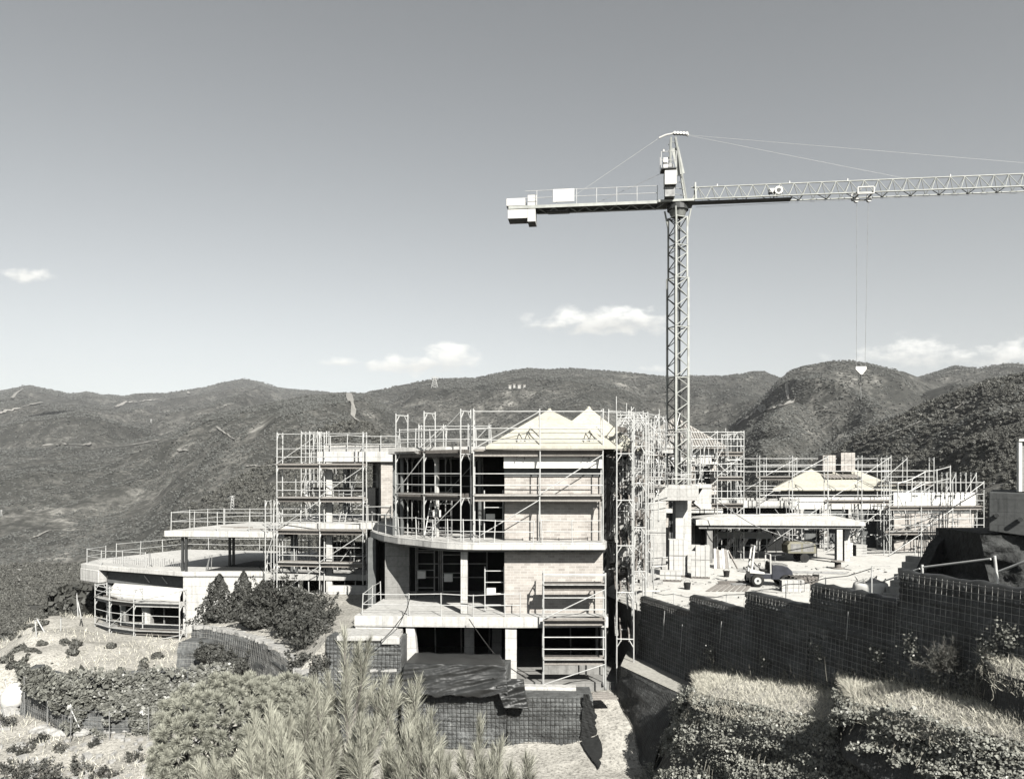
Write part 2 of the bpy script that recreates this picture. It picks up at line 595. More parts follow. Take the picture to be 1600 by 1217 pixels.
SITE = [  # ground levels surveyed round the building site
    (0, 2, -2.6), (0, 6, -4.6), (-8, 6, -4.8), (8, 6, -4.6), (0, 12, -7.6), (-10, 12, -7.8), (10, 12, -7.5), (0, 20, -10.9), (-10, 20, -11.2), (12, 20, -10.5), (-20, 20, -11.8),
    (-18, 30, -11.9), (-14, 29.5, -11.7), (-20, 33.5, -11.5), (-16, 33.5, -11.4), (-24, 37, -11.5), (-27, 36, -11.7), (-30, 42, -11.6), (-24, 30, -12.3),
    (-10, 30, -11.4), (-6, 31, -10.9), (-5, 29, -10.8), (-2, 30, -10.7), (0, 28, -10.75), (2, 29, -10.6), (2, 27, -10.75), (4, 27, -10.75), (4.2, 31, -9.75), (4, 32.5, -9.3), (2, 32, -9.35), (5, 34, -9.2), (-2, 34, -9.1), (-5, 36, -9.1), (-8, 36, -9.6), (2, 38, -9.0), (-3, 42, -9),
    (-26, 42, -9.6), (-27, 45, -9.2), (-30, 50, -9.4), (-24, 46, -9.9), (-20, 44, -10.2), (-22, 41, -10.1), (-18, 41, -10.3), (-33, 48, -11.0), (-31, 56, -10.6), (-37, 50, -13.5), (-42, 60, -18), (-36, 66, -16), (-48, 50, -19), (-40, 40, -15), (-52, 75, -26),
    (-12, 40, -9.6), (-15, 47, -9.0), (-12, 47, -8.2), (-8, 44, -8.3), (-20, 56, -9.6), (-10, 60, -9.2), (0, 60, -8.8),
    (8, 30, -10.6), (10, 26, -10.6), (14, 24, -9.2), (9, 36, -8.2), (12, 40, -7.8), (18, 36, -7.2), (22, 30, -6.2), (16, 50, -7.6), (28, 45, -6.8), (30, 60, -7.2), (18, 66, -8.0), (40, 55, -6), (44, 70, -7), (40, 40, -4), (30, 30, -3.5), (22, 22, -4.5), (16, 18, -6.5)]
_S = np.array(SITE)


def site_h(X, Y):
    num = np.zeros_like(X)
    den = np.zeros_like(X)
    for sx, sy, sz in SITE:
        w = 1.0 / ((X - sx) ** 2 + (Y - sy) ** 2 + .8) ** 1.8
        num += w * sz
        den += w
    return num / den


def far_h(X, Y):
    u = X / np.maximum(Y, 1) * 1200 + 800
    # valley floor: deep on the left, shallow on the right where the hill begins beyond the plot
    vy = np.log(np.maximum(Y, 40))
    left = np.interp(vy, np.log([40, 75, 110, 170, 260, 420, 900, 9000]), [-9, -17, -27, -40, -52, -62, -75, -110])
    right = np.interp(vy, np.log([40, 75, 110, 170, 260, 420, 900, 9000]), [-7, -9, -14, -18, -20, -35, -65, -110])
    k = np.clip((u - 900) / 350, 0, 1)
    k = k * k * (3 - 2 * k)
    h = left * (1 - k) + right * k
    warp = fbm(X / 420, Y / 420, 4, 5)
    for r in RIDGES:
        px, py = np.array(r['p']).T
        c = (740 - np.interp(u, px, py)) / 1200 * r['R']
        R = r['R'] * (1 + .16 * fbm(u / 260, u * 0 + r['R'], 3, 3))
        d = Y - R
        away = np.clip(np.abs(d) / (r['R'] * .22), 0, 1)
        uw = u + away ** 1.5 * (fbm(X / (r['R'] * .11), Y / (r['R'] * .16), 4, 51) * 240)
        c0 = (740 - np.interp(u, px, py)) / 1200 * R
        c = (740 - (.5 * np.interp(uw, px, py) + .25 * np.interp(uw - 22 * away, px, py) + .25 * np.interp(uw + 22 * away, px, py))) / 1200 * R
        f = np.where(d < 0, r['sf'] * (-d), r['sb'] * d)
        # spurs and gullies run down the face, none on the crest itself
        L = r['R'] * .16
        g = fbm(X / L + warp * .8, Y / (L * 2.2), 5, int(r['R']) % 97, True) * 2
        amp = r['n'] * np.minimum(f, r['R'] * .05) * .85
        amp = amp * np.clip((Y / r['R'] - .22) / .25, 0, 1)
        cap = np.where(d < 0, c0 * Y / R - .12 * f, c0 - .5 * f)   # spurs never rise above the surveyed crest
        hk = np.minimum(c - f + g * amp, cap)
        h = np.maximum(h, hk)
    rough = np.clip((Y - 70) / 200, 0, 1)
    h = h + rough * (fbm(X / 55, Y / 70, 4, 21) * np.minimum(Y * .005, 7))
    return h


def ground_h(X, Y):
    X = np.asarray(X, dtype=float)
    Y = np.asarray(Y, dtype=float)
    a = site_h(X, Y)
    b = far_h(X, Y)
    k = np.clip((Y - 62) / 40, 0, 1)
    k = k * k * (3 - 2 * k)
    h = a * (1 - k) + b * k
    near = np.clip((75 - Y) / 30, 0, 1)
    return h + near * fbm(X / 2.2, Y / 2.2, 4, 9) * .28


ucol = np.concatenate([np.linspace(-2600, -60, 90)[:-1], np.linspace(-60, 1660, 430), np.linspace(1660, 4200, 90)[1:]])
yrow = np.concatenate([np.geomspace(1.5, 24, 50)[:-1], np.geomspace(24, 60, 110)[:-1], np.geomspace(60, 6300, 300)])
UU, YY = np.meshgrid(ucol, yrow)
XX = (UU - 800) / 1200 * YY
ZZ = ground_h(XX, YY)
nr, nc = XX.shape
idx = np.arange(nr * nc).reshape(nr, nc)
quads = np.stack([idx[:-1, :-1], idx[:-1, 1:], idx[1:, 1:], idx[1:, :-1]], -1).reshape(-1, 4)
terrain = np_mesh('terrain', np.stack([XX, YY, ZZ], -1).reshape(-1, 3), quads, 'ground_soil', smooth=True)
tag(terrain, 'scrub covered hills and mountains rising behind the dry building plot', 'hills', kind='structure')

SKY_T = np.geomspace(60, 8000, 900)


def hit(px, py, ymin=60):
    """where the bearing (px, py) first meets the ground"""
    X = (px - 800) / 1200 * SKY_T
    Z = (740 - py) / 1200 * SKY_T
    g = ground_h(X, SKY_T)
    ok = np.nonzero((g > Z) & (SKY_T > ymin))[0]
    if len(ok) == 0:
        return None
    i = ok[0]
    return Vector((X[i], SKY_T[i], g[i]))


def track(name, pts, width, label, lift=.012, group=None):
    """a bare earth strip draped over the hillside"""
    dense = []
    for (a, b) in zip(pts[:-1], pts[1:]):
        n = max(2, int(math.hypot(b[0] - a[0], b[1] - a[1]) / 3))
        for i in range(n):
            dense.append((a[0] + (b[0] - a[0]) * i / n, a[1] + (b[1] - a[1]) * i / n))
    dense.append(pts[-1])
    P = [hit(x, y) for x, y in dense]
    P = [p for p in P if p is not None]
    keep = [P[0]]
    for p in P[1:]:
        if abs(p.y - keep[-1].y) < .22 * keep[-1].y:
            keep.append(p)
    P = keep
    mb = MB()
    vs = []
    for i, p in enumerate(P):
        d = (P[min(i + 1, len(P) - 1)] - P[max(i - 1, 0)])
        d.z = 0
        d.normalize() if d.length else None
        nrm = Vector((-d.y, d.x, 0))
        w = width * p.y / 1200 * (1 + .35 * math.sin(i * .7) * math.sin(i * .23 + 1))
        for s in (-1, 0, 1):
            q = p + nrm * w * s
            z = float(ground_h(np.array([q.x]), np.array([q.y]))[0])
            vs.append((q.x, q.y, max(z, p.z - w * .5) + lift * p.y * .12 + .15))
    fs = []
    for i in range(len(P) - 1):
        for k in (0, 1):
            a = i * 3 + k
            fs.append((a, a + 1, a + 4, a + 3))
    mb.add(vs, fs)
    o = mb.build(name, 'dirt_pale', smooth=True)
    return tag(o, label, 'track', group, 'structure')


TRACKS = [
    ([(545, 616), (548, 628), (553, 640), (551, 652), (562, 662), (556, 674), (548, 682)], 4.0, 'pale bare firebreak dropping down the ridge behind the left scaffold'),
    ([(66, 699), (100, 696), (142, 697)], 1.6, 'short pale track on the left hillside above the terrace roofs'),
    ([(180, 699), (205, 697), (240, 690), (285, 688), (305, 682), (322, 674), (336, 669)], 1.8, 'pale track climbing to a brow on the left hillside'),
    ([(338, 669), (350, 678), (366, 688)], 1.0, 'faint path running down right from the brow of the left hill'),
    ([(0, 648), (28, 641), (45, 634), (75, 628), (105, 623)], 2.2, 'long pale road across the far left mountain'),
    ([(18, 625), (25, 616), (36, 609)], 1.8, 'short steep firebreak on the leftmost far summit'),
    ([(180, 638), (195, 631), (230, 628), (250, 626)], 1.6, 'pale bend of road on the far mountain, centre left'),
    ([(293, 614), (300, 622), (306, 634), (320, 644)], 1.6, 'thin pale firebreak below the pointed far summit'),
    ([(1150, 668), (1170, 655), (1192, 645), (1220, 636), (1240, 628)], 2.4, 'pale track climbing the spur right of the crane mast'),
    ([(1228, 606), (1230, 616), (1232, 626)], 1.6, 'short pale scar on the spur left of the hook'),
    ([(385, 731), (410, 730), (432, 728)], 1.2, 'pale path ending behind the tall left scaffold'),
    ([(52, 842), (66, 836), (80, 831)], 1.6, 'short pale wall of earth among the bushes at left'),
    ([(1492, 640), (1510, 634), (1524, 632)], 1.6, 'faint pale track across the wooded right hill'),
    ([(1330, 700), (1370, 690), (1410, 672), (1440, 660)], 2.2, 'pale clearing slanting up the near right hillside'),
    ([(275, 706), (292, 706)], 1.6, 'small pale clearing on the left hillside'),
]
for pts, w, lab in TRACKS:
    track('dirt_track', pts, w, lab)


# ---------------- scrub and trees on the slopes: one mass, instanced over the terrain
def lump(seed, sub=2, squash=.8):
    import bmesh
    bm = bmesh.new()
    bmesh.ops.create_icosphere(bm, subdivisions=sub, radius=1)
    rr = random.Random(seed)
    off = [Vector((rr.uniform(-1, 1), rr.uniform(-1, 1), rr.uniform(-.3, 1))).normalized() for _ in range(7)]
    for v in bm.verts:
        d = v.co.normalized()
        k = .72 + .42 * max(max(0, d.dot(o)) ** 6 for o in off) + rr.uniform(-.13, .13)
        v.co = Vector((d.x * k, d.y * k, d.z * k * squash + squash * .55))
    me = bpy.data.meshes.new('scrub_lump')
    bm.to_mesh(me)
    bm.free()
    return me


def leafy(seed, n, leaf, r=(1, 1, .9), z0=.75, hollow=.55):
    """a bush of small crossed faces through its volume"""
    g = np.random.default_rng(seed)
    lob = g.normal(size=(6, 3))
    lob /= np.linalg.norm(lob, axis=1)[:, None]
    d = g.normal(size=(n, 3))
    d /= np.linalg.norm(d, axis=1)[:, None]
    k = .62 + .4 * np.max(np.clip(d @ lob.T, 0, 1) ** 5, axis=1)
    rad = k * (hollow + (1 - hollow) * g.random(n) ** .5)
    c = d * rad[:, None] * np.array(r)
    c[:, 2] += z0
    nrm = d + g.normal(size=(n, 3)) * .7
    nrm /= np.linalg.norm(nrm, axis=1)[:, None]
    t1 = np.cross(nrm, g.normal(size=(n, 3)))
    t1 /= np.linalg.norm(t1, axis=1)[:, None]
    t2 = np.cross(nrm, t1)
    s = leaf * (.6 + .8 * g.random((n, 1)))
    v = np.stack([c - t1 * s - t2 * s * .6, c + t1 * s - t2 * s * .5, c + t1 * s * .4 + t2 * s, c - t1 * s * .7 + t2 * s * .7], 1).reshape(-1, 3)
    f = np.arange(n * 4).reshape(-1, 4)
    return v, f


def raw_mesh(name, v, f, mat):
    me = bpy.data.meshes.new(name)
    me.from_pydata([tuple(p) for p in v], [], [tuple(q) for q in f])
    me.materials.append(MATS[mat])
    me.update()
    return me


def scatter(name, pts, scl, protos, mat, label, cat, seed=0):
    """one 'stuff' object: points in space, each carrying one of the prototype plants"""
    me = bpy.data.meshes.new(name)
    me.vertices.add(len(pts))
    me.vertices.foreach_set('co', np.asarray(pts, dtype=np.float32).ravel())
    at = me.attributes.new('size', 'FLOAT', 'POINT')
    at.data.foreach_set('value', np.asarray(scl, dtype=np.float32))
    me.materials.append(MATS[mat])
    o = bpy.data.objects.new(name, me)
    place(o, Matrix.Identity(4))
    ng = bpy.data.node_groups.new(name, 'GeometryNodeTree')
    ng.interface.new_socket('Geometry', in_out='INPUT', socket_type='NodeSocketGeometry')
    ng.interface.new_socket('Geometry', in_out='OUTPUT', socket_type='NodeSocketGeometry')
    gi = ng.nodes.new('NodeGroupInput')
    go = ng.nodes.new('NodeGroupOutput')
    m2p = ng.nodes.new('GeometryNodeMeshToPoints')
    ng.links.new(gi.outputs[0], m2p.inputs[0])
    iop = ng.nodes.new('GeometryNodeInstanceOnPoints')
    ng.links.new(m2p.outputs[0], iop.inputs['Points'])
    g2i = ng.nodes.new('GeometryNodeGeometryToInstance')
    for k, pm in enumerate(protos):
        if not pm.materials:
            pm.materials.append(MATS[mat])
        po = bpy.data.objects.new(name + '_plant', pm)
        oi = ng.nodes.new('GeometryNodeObjectInfo')
        oi.inputs['Object'].default_value = po
        ng.links.new(oi.outputs['Geometry'], g2i.inputs[0])
    ng.links.new(g2i.outputs[0], iop.inputs['Instance'])
    iop.inputs['Pick Instance'].default_value = True
    rv = ng.nodes.new('FunctionNodeRandomValue')
    rv.data_type = 'INT'
    rv.inputs['Min'].default_value = 0 if not isinstance(rv.inputs['Min'].default_value, float) else 0
    for s in rv.inputs:
        if s.name == 'Max' and s.type == 'INT':
            s.default_value = len(protos) - 1
        if s.name == 'Min' and s.type == 'INT':
            s.default_value = 0
    ri = [s for s in rv.outputs if s.type == 'INT'][0]
    ng.links.new(ri, iop.inputs['Instance Index'])
    rr = ng.nodes.new('FunctionNodeRandomValue')
    rr.data_type = 'FLOAT_VECTOR'
    vi = [s for s in rr.inputs if s.type == 'VECTOR']
    vi[0].default_value = (-.12, -.12, 0)
    vi[1].default_value = (.12, .12, 6.283)
    ng.links.new([s for s in rr.outputs if s.type == 'VECTOR'][0], iop.inputs['Rotation'])
    na = ng.nodes.new('GeometryNodeInputNamedAttribute')
    na.data_type = 'FLOAT'
    na.inputs['Name'].default_value = 'size'
    ng.links.new([s for s in na.outputs if s.enabled][0], iop.inputs['Scale'])
    ng.links.new(iop.outputs[0], go.inputs[0])
    md = o.modifiers.new('scatter', 'NODES')
    md.node_group = ng
    return tag(o, label, cat, None, 'stuff')


def off_tracks(x, y, z):
    """keeps plants off the bare tracks"""
    u, v = x / y * 1200 + 800, 740 - z / y * 1200
    ok = np.ones(len(x), bool)
    for pts, w, _ in TRACKS:
        for (ax, ay), (bx, by) in zip(pts[:-1], pts[1:]):
            L2_ = (bx - ax) ** 2 + (by - ay) ** 2
            t = np.clip(((u - ax) * (bx - ax) + (v - ay) * (by - ay)) / L2_, 0, 1)
            ok &= np.hypot(u - ax - t * (bx - ax), (v - ay - t * (by - ay)) * 1.3) > w * .8 + 1.2
    return ok


def sample_slope(n, y0, y1, u0=-120, u1=1720, seed=0, thresh=None, scale=30):
    g = np.random.default_rng(seed)
    u = g.uniform(u0, u1, n)
    y = np.exp(g.uniform(math.log(y0), math.log(y1), n))
    x = (u - 800) / 1200 * y
    if thresh is not None:
        k = fbm(x / scale, y / scale, 4, 31 + seed) + .6 * fbm(x / (scale * 6), y / (scale * 6), 3, 77)
        m = k > thresh
        x, y = x[m], y[m]
    return x, y


xs, ys = sample_slope(170000, 330, 5200, seed=3, thresh=-.15, scale=70)
xa, ya = sample_slope(26000, 380, 1150, u0=1000, seed=13, thresh=-.25, scale=40)
xs, ys = np.concatenate([xs, xa]), np.concatenate([ys, ya])
zs = ground_h(xs, ys)
vis = off_tracks(xs, ys, zs)
scatter('hillside_woods', np.stack([xs, ys, zs - .3], -1)[vis], (.6 + .0009 * ys * RNG.uniform(.4, 1.6, len(xs)))[vis], [lump(s, 1, .7) for s in range(4)], 'leaf_far',
        'dense dark scrub and woods covering the far slopes', 'woods')
xs, ys = sample_slope(120000, 95, 560, seed=8, thresh=-.19, scale=22)
zs = ground_h(xs, ys)
kp = off_tracks(xs, ys, zs)
xs, ys, zs = xs[kp], ys[kp], zs[kp]
protos = []
for s in range(5):
    v, f = leafy(40 + s, 240, .20, (1, 1, .8), .6)
    protos.append(raw_mesh('scrub_bush', v, f, 'leaf_scrub'))
scatter('valley_scrub', np.stack([xs, ys, zs - .2], -1), (.3 + .0023 * ys * RNG.uniform(.3, 1.6, len(xs)) ** 1.3), protos, 'leaf_scrub',
        'grey green bushes covering the slopes of the valley below the site', 'scrub')
# ------------------------------------------------------------------ terraces, retaining walls, plaza
def polyline_at(pts, s):
    """point, tangent at arc length s of a plan polyline"""
    for a, b in zip(pts[:-1], pts[1:]):
        a, b = Vector(a[:2]), Vector(b[:2])
        L = (b - a).length
        if s <= L or b == Vector(pts[-1][:2]):
            return a + (b - a) * (s / L), (b - a) / L
        s -= L


def plen(pts):
    return sum((Vector(b[:2]) - Vector(a[:2])).length for a, b in zip(pts[:-1], pts[1:]))


def fabric_grid(pts, zb, zt, side, cell, bulge, course, seed, batter=.06):
    """sagging fabric between wires; returns vertex grid function rows x cols. side=+1: face is to the left of travel"""
    L = plen(pts)
    ns = max(2, int(L / (cell / 3)))
    nz = max(2, int((zt - zb) / (cell / 3)))
    vs = np.zeros((nz + 1, ns + 1, 3))
    for i in range(ns + 1):
        s = L * i / ns
        p, t = polyline_at(pts, s)
        n = Vector((-t.y, t.x)) * side
        for k in range(nz + 1):
            z = zb + (zt - zb) * k / nz
            fs, fz = (s / cell) % 1, ((z - zt) / cell) % 1
            pil = (4 * fs * (1 - fs)) * (4 * fz * (1 - fz))
            fc = ((z - zt) / course) % 1
            d = bulge * pil + .05 * (4 * fc * (1 - fc)) + batter * (zt - z)
            vs[k, i] = (p.x + n.x * d, p.y + n.y * d, z)
    jit = (fbm(vs[..., 0] * 1.7 + vs[..., 1] * 1.1, vs[..., 2] * 2.0, 4, seed) * .12)
    jit2 = fbm(vs[..., 0] * 4 + vs[..., 1] * 3.3, vs[..., 2] * 6.0, 4, seed + 4) * .11
    for i in range(ns + 1):
        p, t = polyline_at(pts, L * i / ns)
        n = Vector((-t.y, t.x)) * side
        vs[:, i, 0] += n.x * (jit[:, i] + jit2[:, i])
        vs[:, i, 1] += n.y * (jit[:, i] + jit2[:, i])
    return vs


def grid_obj(name, vs, mat, parent, flip=False):
    r, c = vs.shape[:2]
    ix = np.arange(r * c).reshape(r, c)
    q = np.stack([ix[:-1, :-1], ix[:-1, 1:], ix[1:, 1:], ix[1:, :-1]], -1).reshape(-1, 4)
    if flip:
        q = q[:, ::-1]
    return np_mesh(name, vs.reshape(-1, 3), q, mat, parent, smooth=True)


def wires(pts, zb, zt, side, cell, r, batter=.06, off=.075, skip=0.0, seed=0):
    """welded wire: verticals and horizontals as thin square bars"""
    rr = random.Random(seed)
    mb = MB()
    L = plen(pts)
    ns = int(L / cell)
    nz = int((zt - zb) / cell)

    def pt(s, z):
        p, t = polyline_at(pts, s)
        n = Vector((-t.y, t.x)) * side
        d = off + batter * (zt - z)
        return Vector((p.x + n.x * d, p.y + n.y * d, z))
    for i in range(ns + 1):
        js = [i * cell + rr.uniform(-.02, .02) for _ in range(4)]
        for q in range(3):
            mb.tube(pt(js[q], zb + (zt + .04 - zb) * q / 3), pt(js[q + 1], zb + (zt + .04 - zb) * (q + 1) / 3), r, 3)
    for k in range(nz + 1):
        z = zt - k * cell + rr.uniform(-.015, .015)
        m = max(2, int(L / 1.0))
        for i in range(m):
            mb.tube(pt(L * i / m, z), pt(L * (i + 1) / m, z), r, 3)
    return mb


def mesh_wall(name, label, segs, side, mat, wmat, cell=.2, r=.006, bulge=.07, course=.75, flap=True, depth=.5, batter=.06, group=None, seed=1):
    """segs: list of (plan polyline, z bottom, z top)"""
    p0 = segs[0][0][0]
    t = thing(name, label, 'retaining wall', (p0[0], p0[1], segs[0][1]), group)
    for j, (pts, zb, zt) in enumerate(segs):
        vs = fabric_grid(pts, zb, zt, side, cell, bulge, course, seed + j, batter)
        o = grid_obj('fabric_panel', vs, mat, t, flip=side < 0)
        back = []
        for p in pts:
            pass
        # earth core and level top behind the fabric
        bk = []
        L = plen(pts)
        m = max(2, int(L / 1.0))
        fr = [polyline_at(pts, L * i / m) for i in range(m + 1)]
        front = [(p.x + (-tt.y) * side * .02, p.y + tt.x * side * .02) for p, tt in fr]
        rear = [(p.x - (-tt.y) * side * depth, p.y - tt.x * side * depth) for p, tt in fr]
        MB().prism(front + rear[::-1], zb, zt - .02).build('earth_core', mat, t)
        w = wires(pts, zb, zt, side, cell, r, batter, bulge * .5 + .06, seed=seed)
        tag(w.build('wire_mesh', wmat, o), kind='stuff')
        if flap:
            # sheet edge turned over the top, uneven
            n = max(4, int(L / .18))
            fv = np.zeros((4, n + 1, 3))
            rr = random.Random(seed * 7 + j)
            ph = rr.uniform(0, 6)
            for i in range(n + 1):
                p, tt = polyline_at(pts, L * i / n)
                nn = Vector((-tt.y, tt.x)) * side
                u = .05 * math.sin(i * .9 + ph) + .04 * math.sin(i * 2.1)
                for k, (d, z) in enumerate(((.10, -.10 + u), (.06, .07 + u * .6), (-.12, .10 + u * .5), (-.5, .02))):
                    fv[k, i] = (p.x + nn.x * d, p.y + nn.y * d, zt + z + rr.uniform(-.015, .015))
            grid_obj('top_flap', fv, 'black_sheet', t, flip=side < 0)
    return t


# --- upper stepped wall that holds the plaza, in its own shade
W1_A, W1_D = Vector((5.4, 34.8)), Vector((.32, -.95)).normalized()


def w1(px):
    """plan point of the upper wall on a bearing"""
    k = (px - 800) / 1200
    tt = (k * W1_A.y - W1_A.x) / (W1_D.x - k * W1_D.y)
    p = W1_A + W1_D * tt
    return (p.x, p.y)


def w1z_(px, z, off=.28):
    x, y = w1(px)
    return (x - off * .95, y - off * .3, z)


W1_SEGS = [(1003, 1080, -5.5), (1080, 1167, -4.82), (1167, 1270, -4.15), (1270, 1408, -3.42), (1408, 1665, -2.64)]
BASES = [-8.2, -8.2, -7.6, -6.9, -6.6]
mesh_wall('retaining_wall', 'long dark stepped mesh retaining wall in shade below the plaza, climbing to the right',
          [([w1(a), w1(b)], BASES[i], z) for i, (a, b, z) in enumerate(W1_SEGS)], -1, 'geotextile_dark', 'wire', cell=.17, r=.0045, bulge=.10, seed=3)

# thin stakes and trailing weeds on its face
stk = thing('wall_stakes', 'row of thin pale stakes driven down the face of the stepped wall', 'stakes', w1z_(1048, -5.6))
for px, z0, z1 in ((1048, -5.6, -6.8), (1076, -5.9, -7.0), (1338, -3.9, -4.7), (1138, -5.3, -6.1)):
    a_, b_ = w1z_(px, z0), w1z_(px - 3, z1)
    bar(stk, 'stake', a_, b_, .01, 'galvanised')

# --- plaza
plz = MB().prism([(5.75, 34.6), (4.6, 40.5), (5.6, 47), (8, 50), (8, 64), (42, 64), (42, 34), (24, 16), (14.6, 10)], -9.0, -6.2).build('plaza', 'plaza_concrete')
tag(plz, 'pale concrete yard in front of the carport', 'yard', kind='structure')

# --- concrete strip at the foot of the upper wall and the battered wall below it
strip = MB().prism([(5.25, 35.0), (4.57, 32.3), (6.2, 28.2), (7.05, 29.6), (5.4, 34.9)], -8.6, -8.07)
tag(strip.build('concrete_ledge', 'sand_path'), 'flat pale concrete ledge below the dark stepped wall', 'ledge')


def skirt(top, foot, n, m, seed, amp=.12):
    """battered face between a top line and a foot line (3D polylines)"""
    def at(pl, f):
        d = [0]
        for a, b in zip(pl[:-1], pl[1:]):
            d.append(d[-1] + (Vector(b) - Vector(a)).length)
        s = f * d[-1]
        for i in range(len(pl) - 1):
            if s <= d[i + 1] or i == len(pl) - 2:
                return Vector(pl[i]).lerp(Vector(pl[i + 1]), (s - d[i]) / (d[i + 1] - d[i]))
    vs = np.zeros((m + 1, n + 1, 3))
    for i in range(n + 1):
        a, b = at(top, i / n), at(foot, i / n)
        for k in range(m + 1):
            vs[k, i] = a.lerp(b, k / m)
    j = fbm(vs[..., 0] * 1.5 + vs[..., 1], vs[..., 2] * 1.6, 4, seed) * amp * 2
    ed = np.ones(m + 1)
    ed[0] = ed[-1] = .3
    vs[..., 0] -= j * ed[:, None]
    vs[..., 2] += j * .4 * ed[:, None]
    return vs


def terrace(name, label, top, foot, inner, seed, cat='terrace'):
    """earth terrace: battered fabric face, mounded top"""
    t = thing(name, label, cat, top[0])
    face = skirt(top, foot, 90, 26, seed)
    grid_obj('fabric_face', face, 'geotextile_dark', t, flip=True)
    mid = [tuple(Vector(a).lerp(Vector(b), .5) + Vector((0, 0, .10))) for a, b in zip(top, inner)]
    tv = np.zeros((3, len(top), 3))
    for i in range(len(top)):
        tv[0, i], tv[1, i], tv[2, i] = top[i], mid[i], inner[i]
    grid_obj('earth_top', tv, 'ground_soil', t, flip=True)
    # far end face
    a, b, c = Vector(top[0]), Vector(foot[0]), Vector(inner[0])
    MB().add([a, b, (c.x, c.y, b.z), c], [(0, 1, 2, 3), (3, 2, 1, 0)][:1]).build('end_face', 'geotextile_dark', t)
    # wire on the face
    mb = MB()
    R = 20
    rows, cols = face.shape[:2]
    for i in range(0, cols, 2):
        for k in range(0, rows - 1, 2):
            mb.tube(Vector(face[k, i]) + Vector((-.05, -.03, .02)), Vector(face[min(k + 2, rows - 1), i]) + Vector((-.05, -.03, .02)), .006, 3)
    for k in range(0, rows, 2):
        for i in range(0, cols - 2, 2):
            mb.tube(Vector(face[k, i]) + Vector((-.05, -.03, .02)), Vector(face[k, i + 2]) + Vector((-.05, -.03, .02)), .006, 3)
    tag(mb.build('wire_mesh', 'wire_dark', t), kind='stuff')
    return face


def w1z(px, z, off=.12):
    x, y = w1(px)
    return (x - off * .95, y - off * .3, z)


FACE0 = terrace('mesh_terrace', 'dark battered mesh wall under the pale concrete ledge beside the sandy path',
                [(4.57, 32.4, -8.09), (5.3, 30.5, -8.09), (6.2, 28.2, -8.09)], [(4.38, 32.6, -9.7), (4.45, 29.8, -10.5), (4.6, 26.9, -11.2)],
                [(5.3, 34.2, -8.6), (5.9, 31.5, -8.6), (6.9, 29.4, -8.6)], 5)
FACE1 = terrace('grass_terrace', 'ivy covered mesh terrace topped with dry grass, nearest the concrete ledge',
                [(6.5, 27.4, -7.75), (6.3, 26.3, -7.38), (6.3, 25.0, -7.2), (7.4, 22.6, -6.85), (8.75, 20.2, -6.62), (10.4, 17.0, -6.4), (11.4, 14.0, -6.3)],
                [(4.6, 26.95, -11.2), (4.7, 25.5, -11.2), (4.9, 24.0, -11.3), (5.8, 21.5, -11.3), (6.8, 19.0, -11.2), (8.3, 15.5, -11.0), (9.6, 12, -10.5)],
                [w1z(1085, -7.75), w1z(1120, -7.3), w1z(1160, -7.05), w1z(1230, -6.65), w1z(1300, -6.3), w1z(1420, -6.2), w1z(1560, -6.2)], 6)
FACE2 = terrace('grass_terrace', 'second mesh terrace with a long bank of dry grass, at lower right',
                [(9.05, 20.9, -6.0), (8.75, 19.6, -5.86), (9.2, 18.4, -5.72), (10.1, 16.2, -5.5), (10.9, 14.4, -5.35), (11.6, 12.5, -5.2)],
                [(8.6, 20.7, -6.9), (8.3, 19.2, -7.1), (8.6, 17.9, -7.2), (9.2, 15.6, -7.3), (9.8, 13.6, -7.3), (10.4, 11.6, -7.3)],
                [w1z(1312, -5.95), w1z(1345, -5.8), w1z(1400, -5.55), w1z(1490, -5.35), w1z(1580, -5.2), w1z(1700, -5.0)], 7)
FACE3 = terrace('grass_terrace', 'small highest tuft of terrace with dry grass against the shaded wall, right edge',
                [(10.95, 18.0, -4.32), (10.75, 17.0, -4.42), (11.0, 15.9, -4.4), (11.5, 14.4, -4.3), (12.0, 13.0, -4.2)],
                [(10.85, 17.9, -5.6), (10.6, 16.8, -5.6), (10.8, 15.6, -5.5), (11.25, 14.1, -5.4), (11.7, 12.7, -5.2)],
                [w1z(1540, -4.25), w1z(1575, -4.25), w1z(1620, -4.2), w1z(1680, -4.1), w1z(1760, -4.0)], 8)

# --- sunlit mesh walls below the house
mesh_wall('retaining_wall', 'low sunlit mesh retaining wall beside the sandy path, bottom centre',
          [([(-4.35, 30.4), (-.2, 30.0)], -10.9, -7.62), ([(-.2, 30.0), (3.15, 29.95)], -10.9, -8.72)], -1, 'geotextile_grey', 'wire_dark', cell=.17, r=.010, bulge=.09, flap=False, depth=1.6, seed=12)
mesh_wall('retaining_wall', 'sunlit two tier mesh wall at the left corner below the terrace slab',
          [([(-7.7, 31.9), (-4.55, 31.6)], -8.3, -6.75), ([(-7.9, 31.3), (-4.5, 31.0)], -10.9, -8.05)], -1, 'geotextile_grey', 'wire_dark', cell=.17, r=.010, bulge=.09, flap=False, depth=1.0, seed=15)
ledge = MB()
ledge.box((-7.2, 31.5, -6.86), (-4.7, 33.2, -6.66)).box((-5.35, 31.4, -6.98), (-4.6, 32.4, -6.69))
tag(ledge.build('concrete_sill', 'concrete_light', bevel=.03), 'rough pale concrete sill on top of the two tier mesh wall', 'sill')
stones = MB()
rr = random.Random(4)
for i in range(14):
    x = rr.uniform(-7.5, -4.8)
    s = rr.uniform(.08, .2)
    stones.box((x, 31.2, -8.06), (x + s * 1.6, 31.2 + s, -8.06 + s * .6), rr.uniform(-.5, .5))
tag(stones.build('rubble', 'stone_light', bevel=.02), 'rubble lying along the step of the two tier mesh wall', 'rubble', kind='stuff')

